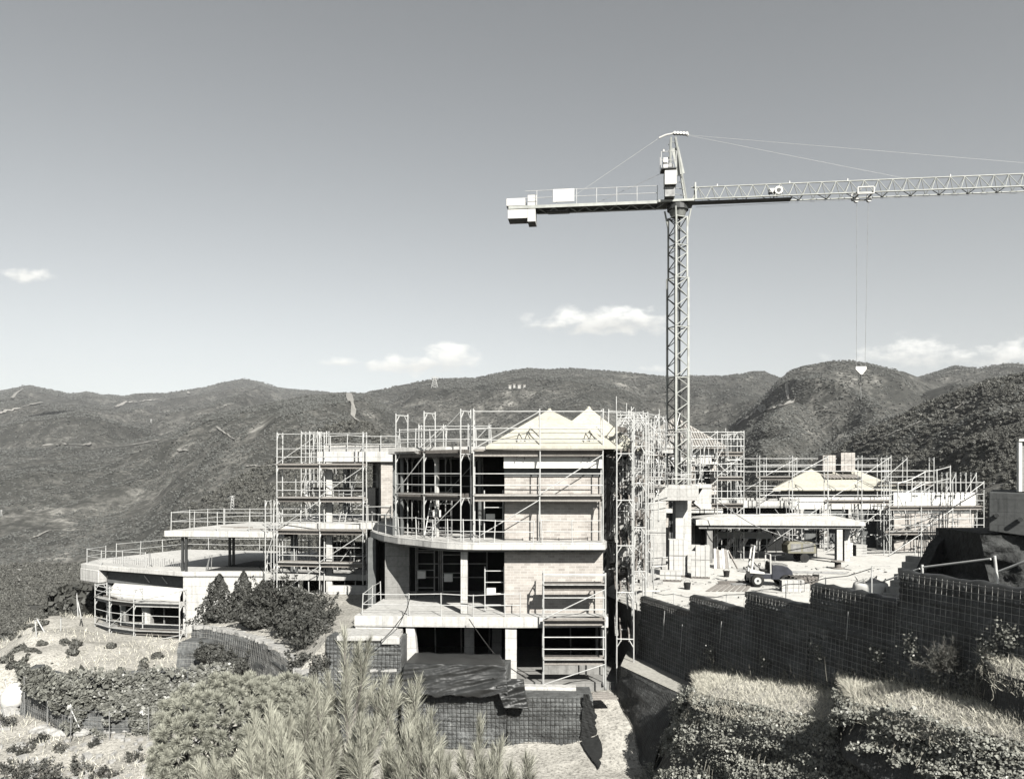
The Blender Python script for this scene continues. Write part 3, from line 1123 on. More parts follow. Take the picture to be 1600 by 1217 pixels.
# --- curved dark wall with the planting bed
CURVE = [(-16.6, 39.9), (-15.8, 39.7), (-15, 39.2), (-13.8, 38.3), (-12.6, 37.2), (-11.6, 36.1), (-10.7, 34.8), (-9.9, 33.5), (-9.2, 32.2), (-8.6, 30.8)]
mesh_wall('retaining_wall', 'curved dark mesh wall below the clump of shrubs, left of centre', [(CURVE, -11.4, -8.0)], -1, 'geotextile_dark', 'wire', cell=.2, r=.005, bulge=.03, flap=False, depth=.4, batter=.12, seed=21)
mesh_wall('retaining_wall', 'short dark mesh step at the left end of the curved wall', [([(-16.75, 38.6), (-15.3, 38.4)], -11.4, -8.45)], -1, 'geotextile_dark', 'wire', cell=.2, r=.005, bulge=.03, flap=False, depth=1.2, batter=.15, seed=22)
bedp = CURVE + [(-7.7, 31.9), (-6.9, 33.3), (-6.4, 37.5), (-7.0, 40), (-7.4, 45.2), (-15.0, 45.6), (-16.9, 43.5)]
bedz = [-8.02, -8.02, -8.02, -8.0, -8.0, -8.0, -8.0, -8.0, -8.0, -8.0] + [-6.9, -6.75, -6.7, -6.9, -7.1, -7.15, -7.9]
bed = MB()
cx, cy = -11.4, 39.8
n0 = len(bedp)
bed.add([(p[0], p[1], z) for p, z in zip(bedp, bedz)] + [(cx, cy, -7.5)] + [(p[0], p[1], -11) for p in bedp],
        [(i, (i + 1) % n0, n0) for i in range(n0)] + [(i, n0 + 1 + i, n0 + 1 + (i + 1) % n0, (i + 1) % n0) for i in range(n0)])
tag(bed.build('planting_bed', 'ground_soil'), 'raised earth bed behind the curved wall', 'bed', kind='structure')
cop = MB()
rr = random.Random(8)
L = plen(CURVE)
for i in range(90):
    p, tt = polyline_at(CURVE, L * (i + .5) / 90)
    s = rr.uniform(.1, .24)
    n = Vector((tt.y, -tt.x)) * -rr.uniform(0.05, .35)
    cop.box((p.x + n.x - s, p.y + n.y - s * .7, -8.05), (p.x + n.x + s, p.y + n.y + s * .7, -7.98 + s * .5), rr.uniform(0, 3))
tag(cop.build('stone_coping', 'stone_light'), 'loose pale stones along the top of the curved wall', 'stones', kind='stuff')

# --- ivy clad wall at lower left with its fence
IVY_WALL = [(-23.6, 38.2), (-23.4, 36.9), (-21.4, 35.4), (-19.6, 34.2), (-17.8, 33.9), (-16, 33.9), (-14.4, 34.1), (-12.8, 35.0)]
mesh_wall('retaining_wall', 'ivy grown mesh retaining wall at lower left above the dry slope', [(IVY_WALL[:3], -11.9, -9.45), (IVY_WALL[2:5], -11.9, -9.1), (IVY_WALL[4:], -11.9, -8.75)], -1, 'geotextile_dark', 'wire', cell=.2, r=.005, bulge=.04, flap=False, depth=.35, batter=.08, seed=25)
fence = thing('wire_fence', 'thin post and wire fence at the foot of the ivy grown wall', 'fence', (-23.6, 36.6, -11.5))
FP = [(38, 1111, 36.6, 1.8), (74, 1126, 35.1, 1.25), (110, 1142, 33.7, 1.2), (171, 1144, 33.55, 1.1), (232, 1144, 33.5, 1.2)]
prev = None
for px, py, Y, h in FP:
    b = V(px, py + 6, Y - .75)
    tp = b + Vector((random.uniform(-.04, .04), 0, h))
    bar(fence, 'post', b - Vector((0, 0, .3)), tp, .022, 'steel_dull')
    if prev:
        for f in (.3, .6, .92):
            bar(fence, 'wire', prev[0].lerp(prev[1], f), b.lerp(tp, f), .006, 'steel_dull')
    prev = (b, tp)
bar(fence, 'stay', V(124, 1136, 33.4), V(111, 1108, 33.7), .025, 'galvanised')

# fence posts on the slope farther left
for px, py, px2, py2, Y, lab in ((18, 1100, 8, 1062, 37.5, 'leaning grey stake by the white sack, far left'), (58, 1000, 55, 970, 44, 'thin pale stake on the dry slope left of the scaffolded wing'),
                                 (72, 984, 58, 967, 45, 'slanting pale stake beside the upright one on the dry slope'), (122, 955, 120, 928, 48, 'tall thin stake at the corner of the left scaffold'),
                                 (127, 958, 122, 940, 48, 'short leaning stake by the left scaffold'), (95, 988, 95, 966, 45.5, 'stake in dry grass left of the wing')):
    t = thing('fence_stake', lab, 'stake', V(px, py, Y))
    bar(t, 'post', V(px, py + 8, Y), V(px2, py2, Y), .035, 'galvanised')
    bar(t, 'cap', V(px2, py2, Y), V(px2, py2, Y) + Vector((0, 0, .05)), .045, 'steel_dull')

# --- black plastic sheet draped over the backfill, and its bundled end
def sheet(name, label, grid, thick=.012, mat='black_sheet'):
    o = grid_obj(name, grid, mat, None)
    sd = o.modifiers.new('thickness', 'SOLIDIFY')
    sd.thickness = thick
    return tag(o, label, 'plastic sheet')


def draped(c00, c10, c11, c01, n, m, amp, seed, mode=0):
    vs = np.zeros((m + 1, n + 1, 3))
    for i in range(n + 1):
        for k in range(m + 1):
            a = Vector(c00).lerp(Vector(c10), i / n)
            b = Vector(c01).lerp(Vector(c11), i / n)
            vs[k, i] = a.lerp(b, k / m)
    s = vs[..., 0] * .45 + vs[..., 2] * .5
    z = vs[..., 2] * 2.6 - vs[..., 0] * .55
    f = fbm(s + z * .9, z - s * .3, 4, seed, True)
    g = fbm(s * 3, z * 3, 3, seed + 3)
    vs[..., 1] -= amp * (f + .18 * g)
    vs[..., 2] += amp * .35 * f
    return vs


g = draped((-4.35, 29.75, -8.55), (-.15, 29.35, -8.5), (-.25, 29.7, -7.42), (-4.2, 30.0, -7.42), 110, 30, .26, 41)
top = draped((-4.2, 30.0, -7.42), (-.25, 29.7, -7.42), (-.5, 31.5, -7.40), (-4.0, 31.9, -7.42), 110, 12, .10, 43)
top[0] = g[-1]
g[:6, :, 2] += (fbm(g[0, :, 0] * 2.4, g[0, :, 0] * 0, 4, 88) * .3)[None, :] * np.linspace(1, 0, 6)[:, None]
top[-1, :, 1] += fbm(top[-1, :, 0] * 2, top[-1, :, 0] * 0 + 5, 3, 89) * .4
sheet('plastic_sheet_or_shade', 'crumpled black plastic sheet draped over the sunlit mesh wall', np.concatenate([g, top[1:]], 0))
g = draped((-.3, 29.35, -8.95), (.62, 29.4, -9.0), (.45, 29.9, -8.0), (-.75, 29.75, -7.9), 30, 26, .5, 47)
sheet('plastic_sheet_or_shade', 'bunched black plastic folds at the right end of the draped sheet', g)
# black strip added to paint the shade at the right end of the low wall
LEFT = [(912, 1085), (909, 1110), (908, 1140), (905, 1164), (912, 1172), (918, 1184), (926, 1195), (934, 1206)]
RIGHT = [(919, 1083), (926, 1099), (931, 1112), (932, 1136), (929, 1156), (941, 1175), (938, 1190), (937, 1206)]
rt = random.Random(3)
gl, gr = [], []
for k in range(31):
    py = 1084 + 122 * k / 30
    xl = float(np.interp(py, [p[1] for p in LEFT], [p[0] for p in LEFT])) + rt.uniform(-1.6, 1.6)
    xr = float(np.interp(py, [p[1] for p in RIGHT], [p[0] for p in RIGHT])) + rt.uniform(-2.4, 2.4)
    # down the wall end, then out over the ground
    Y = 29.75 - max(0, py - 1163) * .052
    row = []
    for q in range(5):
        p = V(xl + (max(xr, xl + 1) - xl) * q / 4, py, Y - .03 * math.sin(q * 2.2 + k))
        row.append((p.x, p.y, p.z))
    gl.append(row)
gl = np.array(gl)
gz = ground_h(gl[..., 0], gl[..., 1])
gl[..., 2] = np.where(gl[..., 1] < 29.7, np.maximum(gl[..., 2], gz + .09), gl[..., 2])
endshade = sheet('plastic_sheet_or_shade', 'black strip painting the shade on the right end of the low wall and the path', gl, .01, 'shade_black')
endshade.data.polygons.foreach_set('use_smooth', [False] * len(endshade.data.polygons))

# --- footing beams and offcuts beside the path
for lo, hi, rz, m, lab in (((.35, 31.0, -8.95), (2.6, 31.5, -8.62), -.06, 'concrete_pale', 'long pale concrete beam lying at the foot of the scaffold'),
                           ((.45, 30.35, -9.0), (3.0, 30.75, -8.78), -.02, 'concrete_light', 'low rough footing edge above the low mesh wall')):
    o = MB().box(lo, hi, rz).build('concrete_beam', m, bevel=.04)
    tag(o, lab, 'beam')
t = thing('plank_pile', 'small stack of grey boards at the top of the sandy path', 'planks', (3.2, 30.9, -8.9))
for i in range(6):
    boxpart(t, 'plank', (3.0 + .05 * i, 30.6 + .13 * i, -9.0 + .0 * i), (4.25 - .06 * i, 30.71 + .13 * i, -8.95 + .05 * (i % 2)), 'plank', .15)

# rocks along the slope at lower left
rr = random.Random(31)
import bmesh


def rock_mesh(seed):
    q = random.Random(seed)
    bm = bmesh.new()
    bmesh.ops.create_icosphere(bm, subdivisions=2, radius=1)
    ax = [Vector((q.uniform(-1, 1), q.uniform(-1, 1), q.uniform(-1, 1))).normalized() for _ in range(9)]
    lim = [q.uniform(.55, .9) for _ in ax]
    for v in bm.verts:
        for a, l in zip(ax, lim):
            d = v.co.dot(a)
            if d > l:
                v.co -= a * (d - l)
        v.co.z *= .7
    me = bpy.data.meshes.new('rock')
    bm.to_mesh(me)
    bm.free()
    me.materials.append(MATS['stone_light'])
    return me


ROCKS = [rock_mesh(s) for s in range(5)]
line = [(8, 1105), (20, 1112), (31, 1122), (42, 1118), (50, 1130), (62, 1136), (78, 1144), (90, 1150), (104, 1152), (128, 1150), (150, 1152), (172, 1154), (198, 1152), (222, 1152), (14, 1118), (70, 1141)]
for i, (px, py) in enumerate(line):
    Y = 34.8 if px > 60 else 36.8
    Y = Y - (py - 1120) * .03
    p = V(px, py, Y)
    z = float(ground_h(np.array([p.x]), np.array([p.y]))[0])
    o = bpy.data.objects.new('rock', ROCKS[i % 5])
    s = rr.uniform(.16, .42)
    place(o, Matrix.LocRotScale(Vector((p.x, p.y, z + .05)), Euler((0, 0, rr.uniform(0, 6))), Vector((s * 1.4, s, s))))
    where = ('beside the white sack', 'second from the white sack', 'third from the white sack', 'fourth from the white sack', 'fifth from the white sack', 'left of the second fence post', 'under the second fence post', 'between second and third posts', 'left of the third fence post', 'right of the third fence post', 'between third and fourth posts', 'at the fourth fence post', 'between the last two posts', 'at the right end', 'set back at left end', 'before the second post')[i]
    tag(o, 'pale rock in the row below the ivy wall, ' + where, 'rock', 'line of pale rocks below the ivy wall')
# ------------------------------------------------------------------ central house
BASE, L1, L2, L3 = -8.95, -6.1, -2.95, 1.15
house = thing('house', 'unfinished brick villa with twin cream hipped roofs and a curved balcony, centre', 'house', (0, 37, BASE))


def pyramid(name, base, z, apex, mat, parent, thick=.12):
    mb = MB()
    vs = [(x, y, z - thick) for x, y in base] + [(x, y, z) for x, y in base] + [apex]
    mb.add(vs, [(3, 2, 1, 0), (0, 1, 5, 4), (1, 2, 6, 5), (2, 3, 7, 6), (3, 0, 4, 7), (4, 5, 8), (5, 6, 8), (6, 7, 8), (7, 4, 8)])
    return mb.build(name, mat, parent)


# basement
boxpart(house, 'basement_wall', (-6.2, 39.8, BASE), (5, 40.1, L1 - .45), 'shade_black')
boxpart(house, 'basement_wall', (-6.4, 33.9, BASE), (-6.1, 40, L1 - .45), 'shade_black')
boxpart(house, 'basement_wall', (4.35, 37.0, BASE), (4.65, 41, L1), 'concrete_raw')
boxpart(house, 'basement_floor', (-6.3, 33.0, BASE - .4), (4.6, 40, BASE), 'concrete_raw')
MB().prism([(-.29, 32.75), (.2, 32.75), (.2, 33.2), (-.29, 33.2)], -9.3, L1 - .45).build('column', 'concrete_pale', house, bevel=.02)
MB().prism([(-2.2, 35.4), (-1.75, 35.4), (-1.75, 35.8), (-2.2, 35.8)], BASE, L1 - .45).build('column', 'concrete_pale', house, bevel=.02)
MB().add([(-4.5, 33.0, BASE), (-3.98, 33.0, BASE), (-3.98, 33.5, BASE), (-4.5, 33.5, BASE), (-4.56, 33.0, L1 - .45), (-4.2, 33.0, L1 - .45), (-4.2, 33.5, L1 - .45), (-4.56, 33.5, L1 - .45)],
         [(0, 3, 2, 1), (4, 5, 6, 7), (0, 1, 5, 4), (1, 2, 6, 5), (2, 3, 7, 6), (3, 0, 4, 7)]).build('column', 'concrete_pale', house)
boxpart(house, 'column', (3.9, 35.6, BASE), (4.2, 35.9, L1 - .45), 'concrete_pale')
boxpart(house, 'column', (-.95, 36.5, BASE), (-.5, 36.9, L1 - .45), 'concrete_raw')
boxpart(house, 'basement_parapet', (1.35, 34.3, BASE), (4.2, 34.55, BASE + .5), 'concrete_raw')
# terrace slab
MB().prism([(-6.78, 33.0), (.1, 32.62), (4.1, 32.72), (4.1, 41), (-6.25, 41), (-6.28, 37.6)], L1 - .45, L1).build('floor_slab', 'concrete_pale', house, bevel=.015)
MB().prism([(-6.74, 33.06), (-4.9, 32.97), (-4.9, 33.5), (-6.7, 33.5)], L1 - .68, L1 - .455).build('edge_beam', 'concrete_pale', house)
# ground floor
boxpart(house, 'brick_wall', (-.33, 33.62, L1), (3.98, 33.97, L2 - .3), 'brick')
boxpart(house, 'brick_wall', (-.33, 33.97, L1), (-.03, 40, L2 - .3), 'shade_black')
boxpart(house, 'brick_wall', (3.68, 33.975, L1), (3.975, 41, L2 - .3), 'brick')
boxpart(house, 'back_wall', (-7.2, 40.0, L1), (-.33, 40.3, L2 - .3), 'shade_black')
boxpart(house, 'wing_wall', (-6.17, 37.3, L1), (-4.99, 37.6, L2 - .3), 'concrete_raw')
boxpart(house, 'wing_wall', (-7.3, 38.9, L1 - 1), (-6.9, 41, L2 - .3), 'interior_grey')
boxpart(house, 'column', (-2.24, 33.45, L1), (-1.94, 33.75, L2 - .3), 'concrete_pale', bevel=.015)
for x0, x1 in ((-4.9, -3.8), (-3.7, -2.6), (-2.3, -1.3)):
    w = MB()
    for a in (x0, x1):
        w.box((a - .03, 39.85, L1), (a + .03, 39.95, L2 - .5))
    for z in (L1 + .7, L1 + 1.4, L1 + 2.1, L2 - .55):
        w.box((x0 + .031, 39.86, z), (x1 - .031, 39.94, z + .05))
    w.build('door_frame', 'steel_dull', house)
# curved balcony slab
CURV = [(-7.33, 39.8), (-6.75, 38.2), (-6.15, 36.9), (-5.3, 35.6), (-4.37, 34.7), (-3.54, 33.75), (-2.8, 33.15), (-2.1, 32.85), (-1.4, 32.78), (-.77, 32.78), (3.98, 32.78)]
MB().prism(CURV + [(4.15, 33.6), (4.15, 41.2), (-7.35, 41.2)], L2 - .3, L2).build('balcony_slab', 'concrete_pale', house, bevel=.012)
MB().prism([(a * .985, b + .35) for a, b in CURV] + [(4.0, 40), (-7.0, 40.5)], L2 - .42, L2 - .302).build('slab_rib', 'concrete_raw', house)
# first floor
boxpart(house, 'brick_wall', (-.33, 34.0, L2), (3.95, 34.35, -.12), 'brick')
boxpart(house, 'lintel', (-.34, 33.93, -.118), (3.96, 34.4, .238), 'interior_grey')  # dark grey paints in the shadow below the fascia
boxpart(house, 'fascia_board', (-.36, 33.55, .24), (3.97, 34.38, .76), 'white_board')
boxpart(house, 'attic_wall', (-.3, 34.5, .762), (3.9, 39.5, 1.02), 'shade_black')
boxpart(house, 'side_wall', (-.33, 34.36, L2), (-.03, 39.5, .119), 'shade_black')
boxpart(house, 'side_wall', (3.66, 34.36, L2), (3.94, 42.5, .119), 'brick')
MB().prism([(4.0, 34.6), (4.25, 34.6), (4.3, 37), (5.3, 42), (6.9, 46.5), (4.0, 46.5)], BASE - .2, .9).build('flank_wall', 'shade_black', house)  # outer side wall, its shade painted as near-black
boxpart(house, 'back_wall', (-5.7, 39.5, L2), (4, 39.8, 1.0), 'shade_black')
boxpart(house, 'side_wall', (-5.75, 37.0, L2), (-5.5, 39.5, .9), 'interior_grey')
MB().prism([(-5.9, 36.6), (-4.6, 35.6), (-3.0, 34.75), (-1.2, 34.45), (-1.2, 42), (-5.9, 42)], .93, 1.22).build('roof_slab', 'concrete_pale', house, bevel=.01)
for i, (x, y) in enumerate(((-5.3, 37.0), (-3.5, 36.0), (-1.5, 35.6), (-4.4, 38))):
    bar(house, 'column', (x, y, L2), (x, y, .93), .09, 'concrete_pale' if i % 2 else 'interior_grey')
for i in range(6):   # ceiling joists seen under the roof slab, some still light
    x = -5.3 + .72 * i
    beam(house, 'joist', (x, 35.6 + (.8 if i < 2 else 0), .84), (x, 39.4, .84), .12, .17, 'plank' if i % 3 else 'white_board')
# roofs
r1 = pyramid('roof', [(-1.12, 33.0), (4.7, 33.0), (4.7, 40), (-1.12, 40)], L3 + .03, (1.78, 36.5, 3.05), 'roof_cream', house)
r2 = pyramid('roof', [(1.2, 37.0), (6.25, 37.0), (6.25, 44.4), (1.2, 44.4)], L3 + .06, (4.0, 40, 3.45), 'roof_cream', house)
for ap, nm in ((Vector((1.78, 36.5, 3.05)), r1), (Vector((4.0, 40, 3.45)), r2)):
    c = MB()
    c.tube(ap - Vector((0, 0, .1)), ap + Vector((0, 0, .05)), .14, 8, .06)
    c.build('ridge_cap', 'roof_cream', nm)
for x, y in ((.55, 33.4), (.2, 33.35), (3.1, 33.35), (3.35, 33.4), (4.4, 33.5), (4.7, 34.0)):   # bent steel brackets standing up from the eave
    p = MB().path([(x, y, .6), (x + .02, y, 1.5), (x + .1, y, 1.75), (x + .25, y, 1.5)], .02, 5)
    p.build('bracket', 'steel_dark', house)

# ------------------------------------------------------------------ open frame house on the left
frame = thing('frame_house', 'open concrete frame with three slabs behind the tall left scaffold', 'building', (-10.5, 50, -7.4))
MB().prism([(-12.0, 46.9), (-6.9, 46.6), (-5.8, 44), (-5.8, 55), (-12, 55)], .72, 1.34).build('roof_slab', 'concrete_pale', frame, bevel=.02)
MB().prism([(-11.6, 47.5), (-7, 47.2), (-7, 54), (-11.6, 54)], 1.342, 1.75).build('parapet', 'concrete_light', frame)
MB().prism([(-14.0, 46.5), (-7.2, 46.3), (-7.35, 41.3), (-4, 41.3), (-4, 56), (-14, 56)], L2 - .4, L2 - .01).build('floor_slab', 'concrete_pale', frame, bevel=.02)
MB().prism([(-15.15, 46.9), (-7.4, 46.6), (-7.4, 56), (-15.15, 56)], L1 - .4, L1 - .01).build('floor_slab', 'concrete_light', frame, bevel=.02)
for x, y, z0, z1, m in ((-11.15, 47.0, L2, .72, 'concrete_pale'), (-11.15, 47.0, -7.6, L2 - .4, 'concrete_pale'), (-13.6, 48, -7.6, L2 - .4, 'interior_grey'), (-8.4, 47.4, -7.6, L2 - .4, 'interior_grey'),
                        (-9.8, 52, L1, L2 - .4, 'interior_grey'), (-13.4, 54, L1, L2 - .4, 'interior_grey'), (-9.4, 53, L2, .72, 'interior_grey'), (-11.6, 54, L2, .72, 'interior_grey')):
    boxpart(frame, 'column', (x - .18, y - .18, z0), (x + .18, y + .18, z1), m)
boxpart(frame, 'brick_wall', (-8.0, 46.9, L2), (-6.95, 47.2, .718), 'brick')
boxpart(frame, 'brick_wall', (-9.2, 48.2, L2), (-8.1, 48.4, -.9), 'shade_black')
for z in (-2.2, -.3, .2):
    boxpart(frame, 'shutter', (-6.9, 46.7, z), (-5.75, 46.8, z + .28), 'concrete_pale')
boxpart(frame, 'back_wall', (-13, 55.2, L1), (-8, 55.4, L1 + 1.2), 'concrete_dark')
boxpart(frame, 'parapet', (-10.9, 45.4, -7.7), (-8.0, 45.9, -6.65), 'concrete_pale', bevel=.03)
boxpart(frame, 'parapet', (-14.0, 46.2, -7.9), (-11.2, 46.4, -7.15), 'concrete_light', bevel=.03)
boxpart(frame, 'basement_wall', (-13.6, 50, -7.9), (-7.4, 50.3, L1 - .4), 'shade_black')
boxpart(frame, 'basement_wall', (-7.35, 41.4, -7.6), (-7.1, 46.5, L2 - .41), 'shade_black')

# ------------------------------------------------------------------ left wing
wing = thing('terrace_wing', 'low white wing with stepped flat roof terraces and a rounded prow, left', 'building', (-22, 50, -10.2))
B = [(-29.3, 52.2), (-27.4, 50.9), (-20.5, 47.75), (-15.2, 47.75), (-15.2, 60), (-26.4, 62), (-29.6, 55)]
MB().prism(B, L1 - .28, L1).build('roof_slab', 'concrete_pale', wing, bevel=.02)
MB().prism([(-29.32, 52.15), (-27.4, 50.85), (-27.1, 51.4), (-28.8, 52.6), (-28.8, 56), (-29.65, 55)], L1 - 1.15, L1 - .282).build('prow_beam', 'concrete_pale', wing, smooth=False, bevel=.05)
MB().prism([(-27.1, 51.45), (-20.5, 48.75), (-20.5, 49.2), (-27.1, 51.9)], L1 - 1.2, L1 - .285).build('recess_wall', 'interior_grey', wing)  # dark grey deepens the slab's shadow by colour
for i in range(2):
    beam(wing, 'soffit_light', (-24.0 + 1.4 * i, 50.15 - .57 * i, L1 - .55), (-23.55 + 1.4 * i, 49.9 - .57 * i, L1 - .95), .05, .04, 'galvanised')
# rounded white bulkhead
prof = [(0, L1 - 1.18), (-.55, L1 - 1.2), (-.95, L1 - 1.35), (-1.15, L1 - 1.65), (-1.18, L1 - 2.15), (0, L1 - 2.15)]
A_, B_ = Vector((-26.5, 51.2)), Vector((-20.52, 49.25))
tg = (B_ - A_).normalized()
nn = Vector((tg.y, -tg.x))
mb = MB()
ring = []
for f in (0, .06, .14, .3, .6, 1):
    e = min(1, (f / .14) ** .5) if f < .14 else 1
    c = A_.lerp(B_, f)
    ring.append([(c.x - nn.x * d * e, c.y - nn.y * d * e, z) if True else 0 for d, z in prof])
vs = [p for r in ring for p in r]
n0 = len(prof)
mb.add(vs, [(r * n0 + i, (r + 1) * n0 + i, (r + 1) * n0 + i + 1, r * n0 + i + 1) for r in range(len(ring) - 1) for i in range(n0 - 1)])
mb.build('bulkhead', 'white_board', wing, smooth=True)
boxpart(wing, 'back_wall', (-27, 53, -10.4), (-20.5, 53.3, L1 - 1.2), 'shade_black')
boxpart(wing, 'side_wall', (-27.2, 51.6, -10.4), (-26.9, 53, L1 - 1.2), 'interior_grey')
boxpart(wing, 'front_wall', (-20.5, 47.85, -10.2), (-15.2, 48.25, L1 - .285), 'concrete_pale', bevel=.02)
boxpart(wing, 'side_wall', (-20.5, 48.25, -10.2), (-20.1, 53, L1 - .285), 'concrete_pale')
boxpart(wing, 'column', (-24.0, 49.9, -10.4), (-23.5, 50.4, L1 - 2.15), 'concrete_pale')
boxpart(wing, 'column', (-25.7, 50.5, -10.4), (-25.4, 50.9, L1 - 2.15), 'concrete_raw')
for i, (x, y) in enumerate(((-25.1, 50.9), (-22.7, 50.1), (-21.5, 49.7))):
    boxpart(wing, 'window_frame', (x - .04, y, -9.9), (x + .04, y + .08, L1 - 2.15), 'steel_dull')
boxpart(wing, 'transom', (-26, 50.7, -8.75), (-20.6, 50.8, -8.65), 'concrete_raw', -.3)
boxpart(wing, 'window_bench', (-25.6, 49.4, -10.1), (-20.6, 50.0, -9.75), 'concrete_light', -.25)
MB().prism([(-21.7, 47.9), (-13.9, 46.9), (-13.9, 56), (-19.2, 56.2), (-20.3, 53.9)], -3.92, -3.56).build('upper_slab', 'concrete_pale', wing, bevel=.02)
for px, py, Y in ((285.5, 886, 48.2), (291, 888, 48.0), (359, 876, 51), (365, 876, 51.2)):
    b = V(px, py, Y)
    boxpart(wing, 'post', (b.x - .07, b.y - .07, L1), (b.x + .07, b.y + .07, -3.92), 'steel_dark')
MB().prism([(-19.3, 48.35), (-15.4, 48.3), (-15.4, 53.6), (-18.0, 53.6)], L1 + .004, L1 + .03).build('opening_shade', 'shade_black', wing)  # dark sheet on the slab, paints the shade inside an opening
for i in range(34):
    f = i / 33
    x, y = -27.2 + 6.0 * f, 52.4 - 2.6 * f
    bar(wing, 'rebar', (x, y, L1), (x + random.uniform(-.02, .02), y, L1 + random.uniform(.35, .55)), .014, 'steel_dull')
for i, (px, py, Y) in enumerate(((322, 880, 49), (324, 884, 48.6), (330, 882, 49.2), (234, 877, 50.5), (238, 880, 50.3))):
    b = V(px, py, Y)
    bar(wing, 'rebar', (b.x, b.y, L1), (b.x + .25 - .1 * i, b.y, L1 + .9), .025, 'steel_dull')
for x0, y0, x1, y1 in ((-18.2, 50.2, -17.0, 50.4), (-19.5, 51, -17.2, 51.3), (-16.8, 49, -14.6, 49.2)):
    boxpart(wing, 'formwork_board', (x0, y0, -3.558), (x1, y1, -3.52), 'plank', random.uniform(-.4, .4))

# ------------------------------------------------------------------ crane footing
foot = thing('crane_footing', 'tall pale concrete portal carrying the tower crane', 'crane footing', (10.5, 51.5, -6.2))
boxpart(foot, 'column', (8.95, 49.9, -6.2), (10.0, 50.9, -1.75), 'concrete_light', bevel=.02)
boxpart(foot, 'column', (10.95, 51.4, -6.2), (12.0, 52.4, -1.75), 'concrete_pale', bevel=.02)
boxpart(foot, 'column', (9.0, 53.4, -6.2), (10.0, 54.4, -1.75), 'concrete_raw', bevel=.02)
boxpart(foot, 'cross_beam', (8.82, 49.85, -1.74), (12.12, 50.6, -.78), 'concrete_light', bevel=.02)
boxpart(foot, 'cross_beam', (8.82, 53.5, -1.74), (12.12, 54.4, -.78), 'concrete_light', bevel=.02)
boxpart(foot, 'cap_slab', (8.8, 50.61, -1.2), (12.1, 53.49, -.74), 'concrete_light', bevel=.02)
MB().prism([(12.125, 52.3), (13.6, 52.3), (13.6, 53.2), (12.125, 53.2)], -1.0, -.72).build('cantilever_beam', 'concrete_pale', foot, bevel=.02)
MB().add([(13.0, 52.35, -1.0), (13.6, 52.35, -1.0), (13.6, 52.35, -2.4), (12.9, 52.35, -2.4), (12.4, 52.35, -2.0), (13.0, 53.1, -1.0), (13.6, 53.1, -1.0), (13.6, 53.1, -2.4), (12.9, 53.1, -2.4), (12.4, 53.1, -2.0)],
         [(0, 4, 3, 2, 1), (5, 6, 7, 8, 9), (1, 2, 7, 6), (2, 3, 8, 7), (3, 4, 9, 8), (4, 0, 5, 9)]).build('bracket', 'concrete_pale', foot)

# ------------------------------------------------------------------ tile roofed house behind the crane
th = thing('tile_roof_house', 'house with a pale barrel tile roof behind the crane mast', 'house', (13, 60, -6.2))
eb = [(9.3, 56.6), (15.75, 56.6), (15.75, 64.5), (9.3, 64.5)]
ap = (12.9, 60.6, 4.35)
rf = pyramid('roof', eb, 1.95, ap, 'clay_tile', th, .1)
tiles = MB()
for (a, b, n) in ((eb[0], eb[1], 34), (eb[1], eb[2], 38), (eb[3], eb[0], 38)):
    a3, b3, P = Vector((a[0], a[1], 1.95)), Vector((b[0], b[1], 1.95)), Vector(ap)
    foot_ = a3 + (b3 - a3) * ((P - a3).dot(b3 - a3) / (b3 - a3).length_squared)
    up = (P - foot_)
    for i in range(n):
        f = (i + .5) / n
        s = a3.lerp(b3, f)
        lim = f / ((foot_ - a3).length / (b3 - a3).length) if f < (foot_ - a3).length / (b3 - a3).length else (1 - f) / (1 - (foot_ - a3).length / (b3 - a3).length)
        m = max(1, int(lim * up.length / .42))
        for k in range(m):
            q0 = s + up * (lim * k / m) + Vector((0, 0, .05))
            q1 = s + up * (lim * (k + 1) / m) + Vector((0, 0, .03))
            tiles.tube(q0 - up.normalized() * .05, q1, .105, 5, .085)
tag(tiles.build('barrel_tiles', 'clay_tile', rf), kind='stuff')
boxpart(th, 'fascia_wall', (9.7, 57.2, .75), (15.35, 57.5, 1.8), 'white_board')
boxpart(th, 'front_wall', (9.8, 57.6, -6.2), (15.2, 57.9, .748), 'interior_grey')
for x in (9.8, 11.3, 13.2, 14.8):
    boxpart(th, 'pier', (x, 57.3, -6.2), (x + .45, 57.6, .747), 'brick')
boxpart(th, 'floor_slab', (9.0, 56.8, -2.9), (15.6, 57.6, -2.6), 'concrete_pale')

# ------------------------------------------------------------------ carport
cp = thing('carport', 'long low carport with a shallow hipped concrete roof beside the yard', 'carport', (18.5, 55, -6.2))
c0 = [(12.7, 53.0), (24.4, 53.0), (24.0, 57.0), (13.2, 57.0)]
cr = MB()
cr.add([(12.7, 53.0, -3.55), (24.4, 53.0, -3.6), (24.0, 57.0, -3.5), (13.2, 57.0, -3.45),
        (12.7, 53.0, -3.2), (24.4, 53.0, -3.34), (24.0, 57.0, -3.2), (13.2, 57.0, -3.1), (14.8, 54.8, -2.86), (22.8, 54.8, -2.96)],
       [(3, 2, 1, 0), (0, 1, 5, 4), (1, 2, 6, 5), (2, 3, 7, 6), (3, 0, 4, 7), (4, 5, 9, 8), (5, 6, 9), (6, 7, 8, 9), (7, 4, 8)])
cr.build('roof', 'concrete_pale', cp)
boxpart(cp, 'edge_beam', (12.95, 53.2, -3.8), (24.2, 53.5, -3.61), 'concrete_raw')
for x, y, m in ((13.75, 53.6, 'concrete_raw'), (22.75, 53.5, 'concrete_pale'), (23.75, 54.6, 'concrete_pale')):
    boxpart(cp, 'column', (x - .2, y - .2, -6.2), (x + .2, y + .2, -3.56), m)
boxpart(cp, 'back_wall', (13, 61.6, -6.2), (22, 61.9, -3.4), 'shade_black')
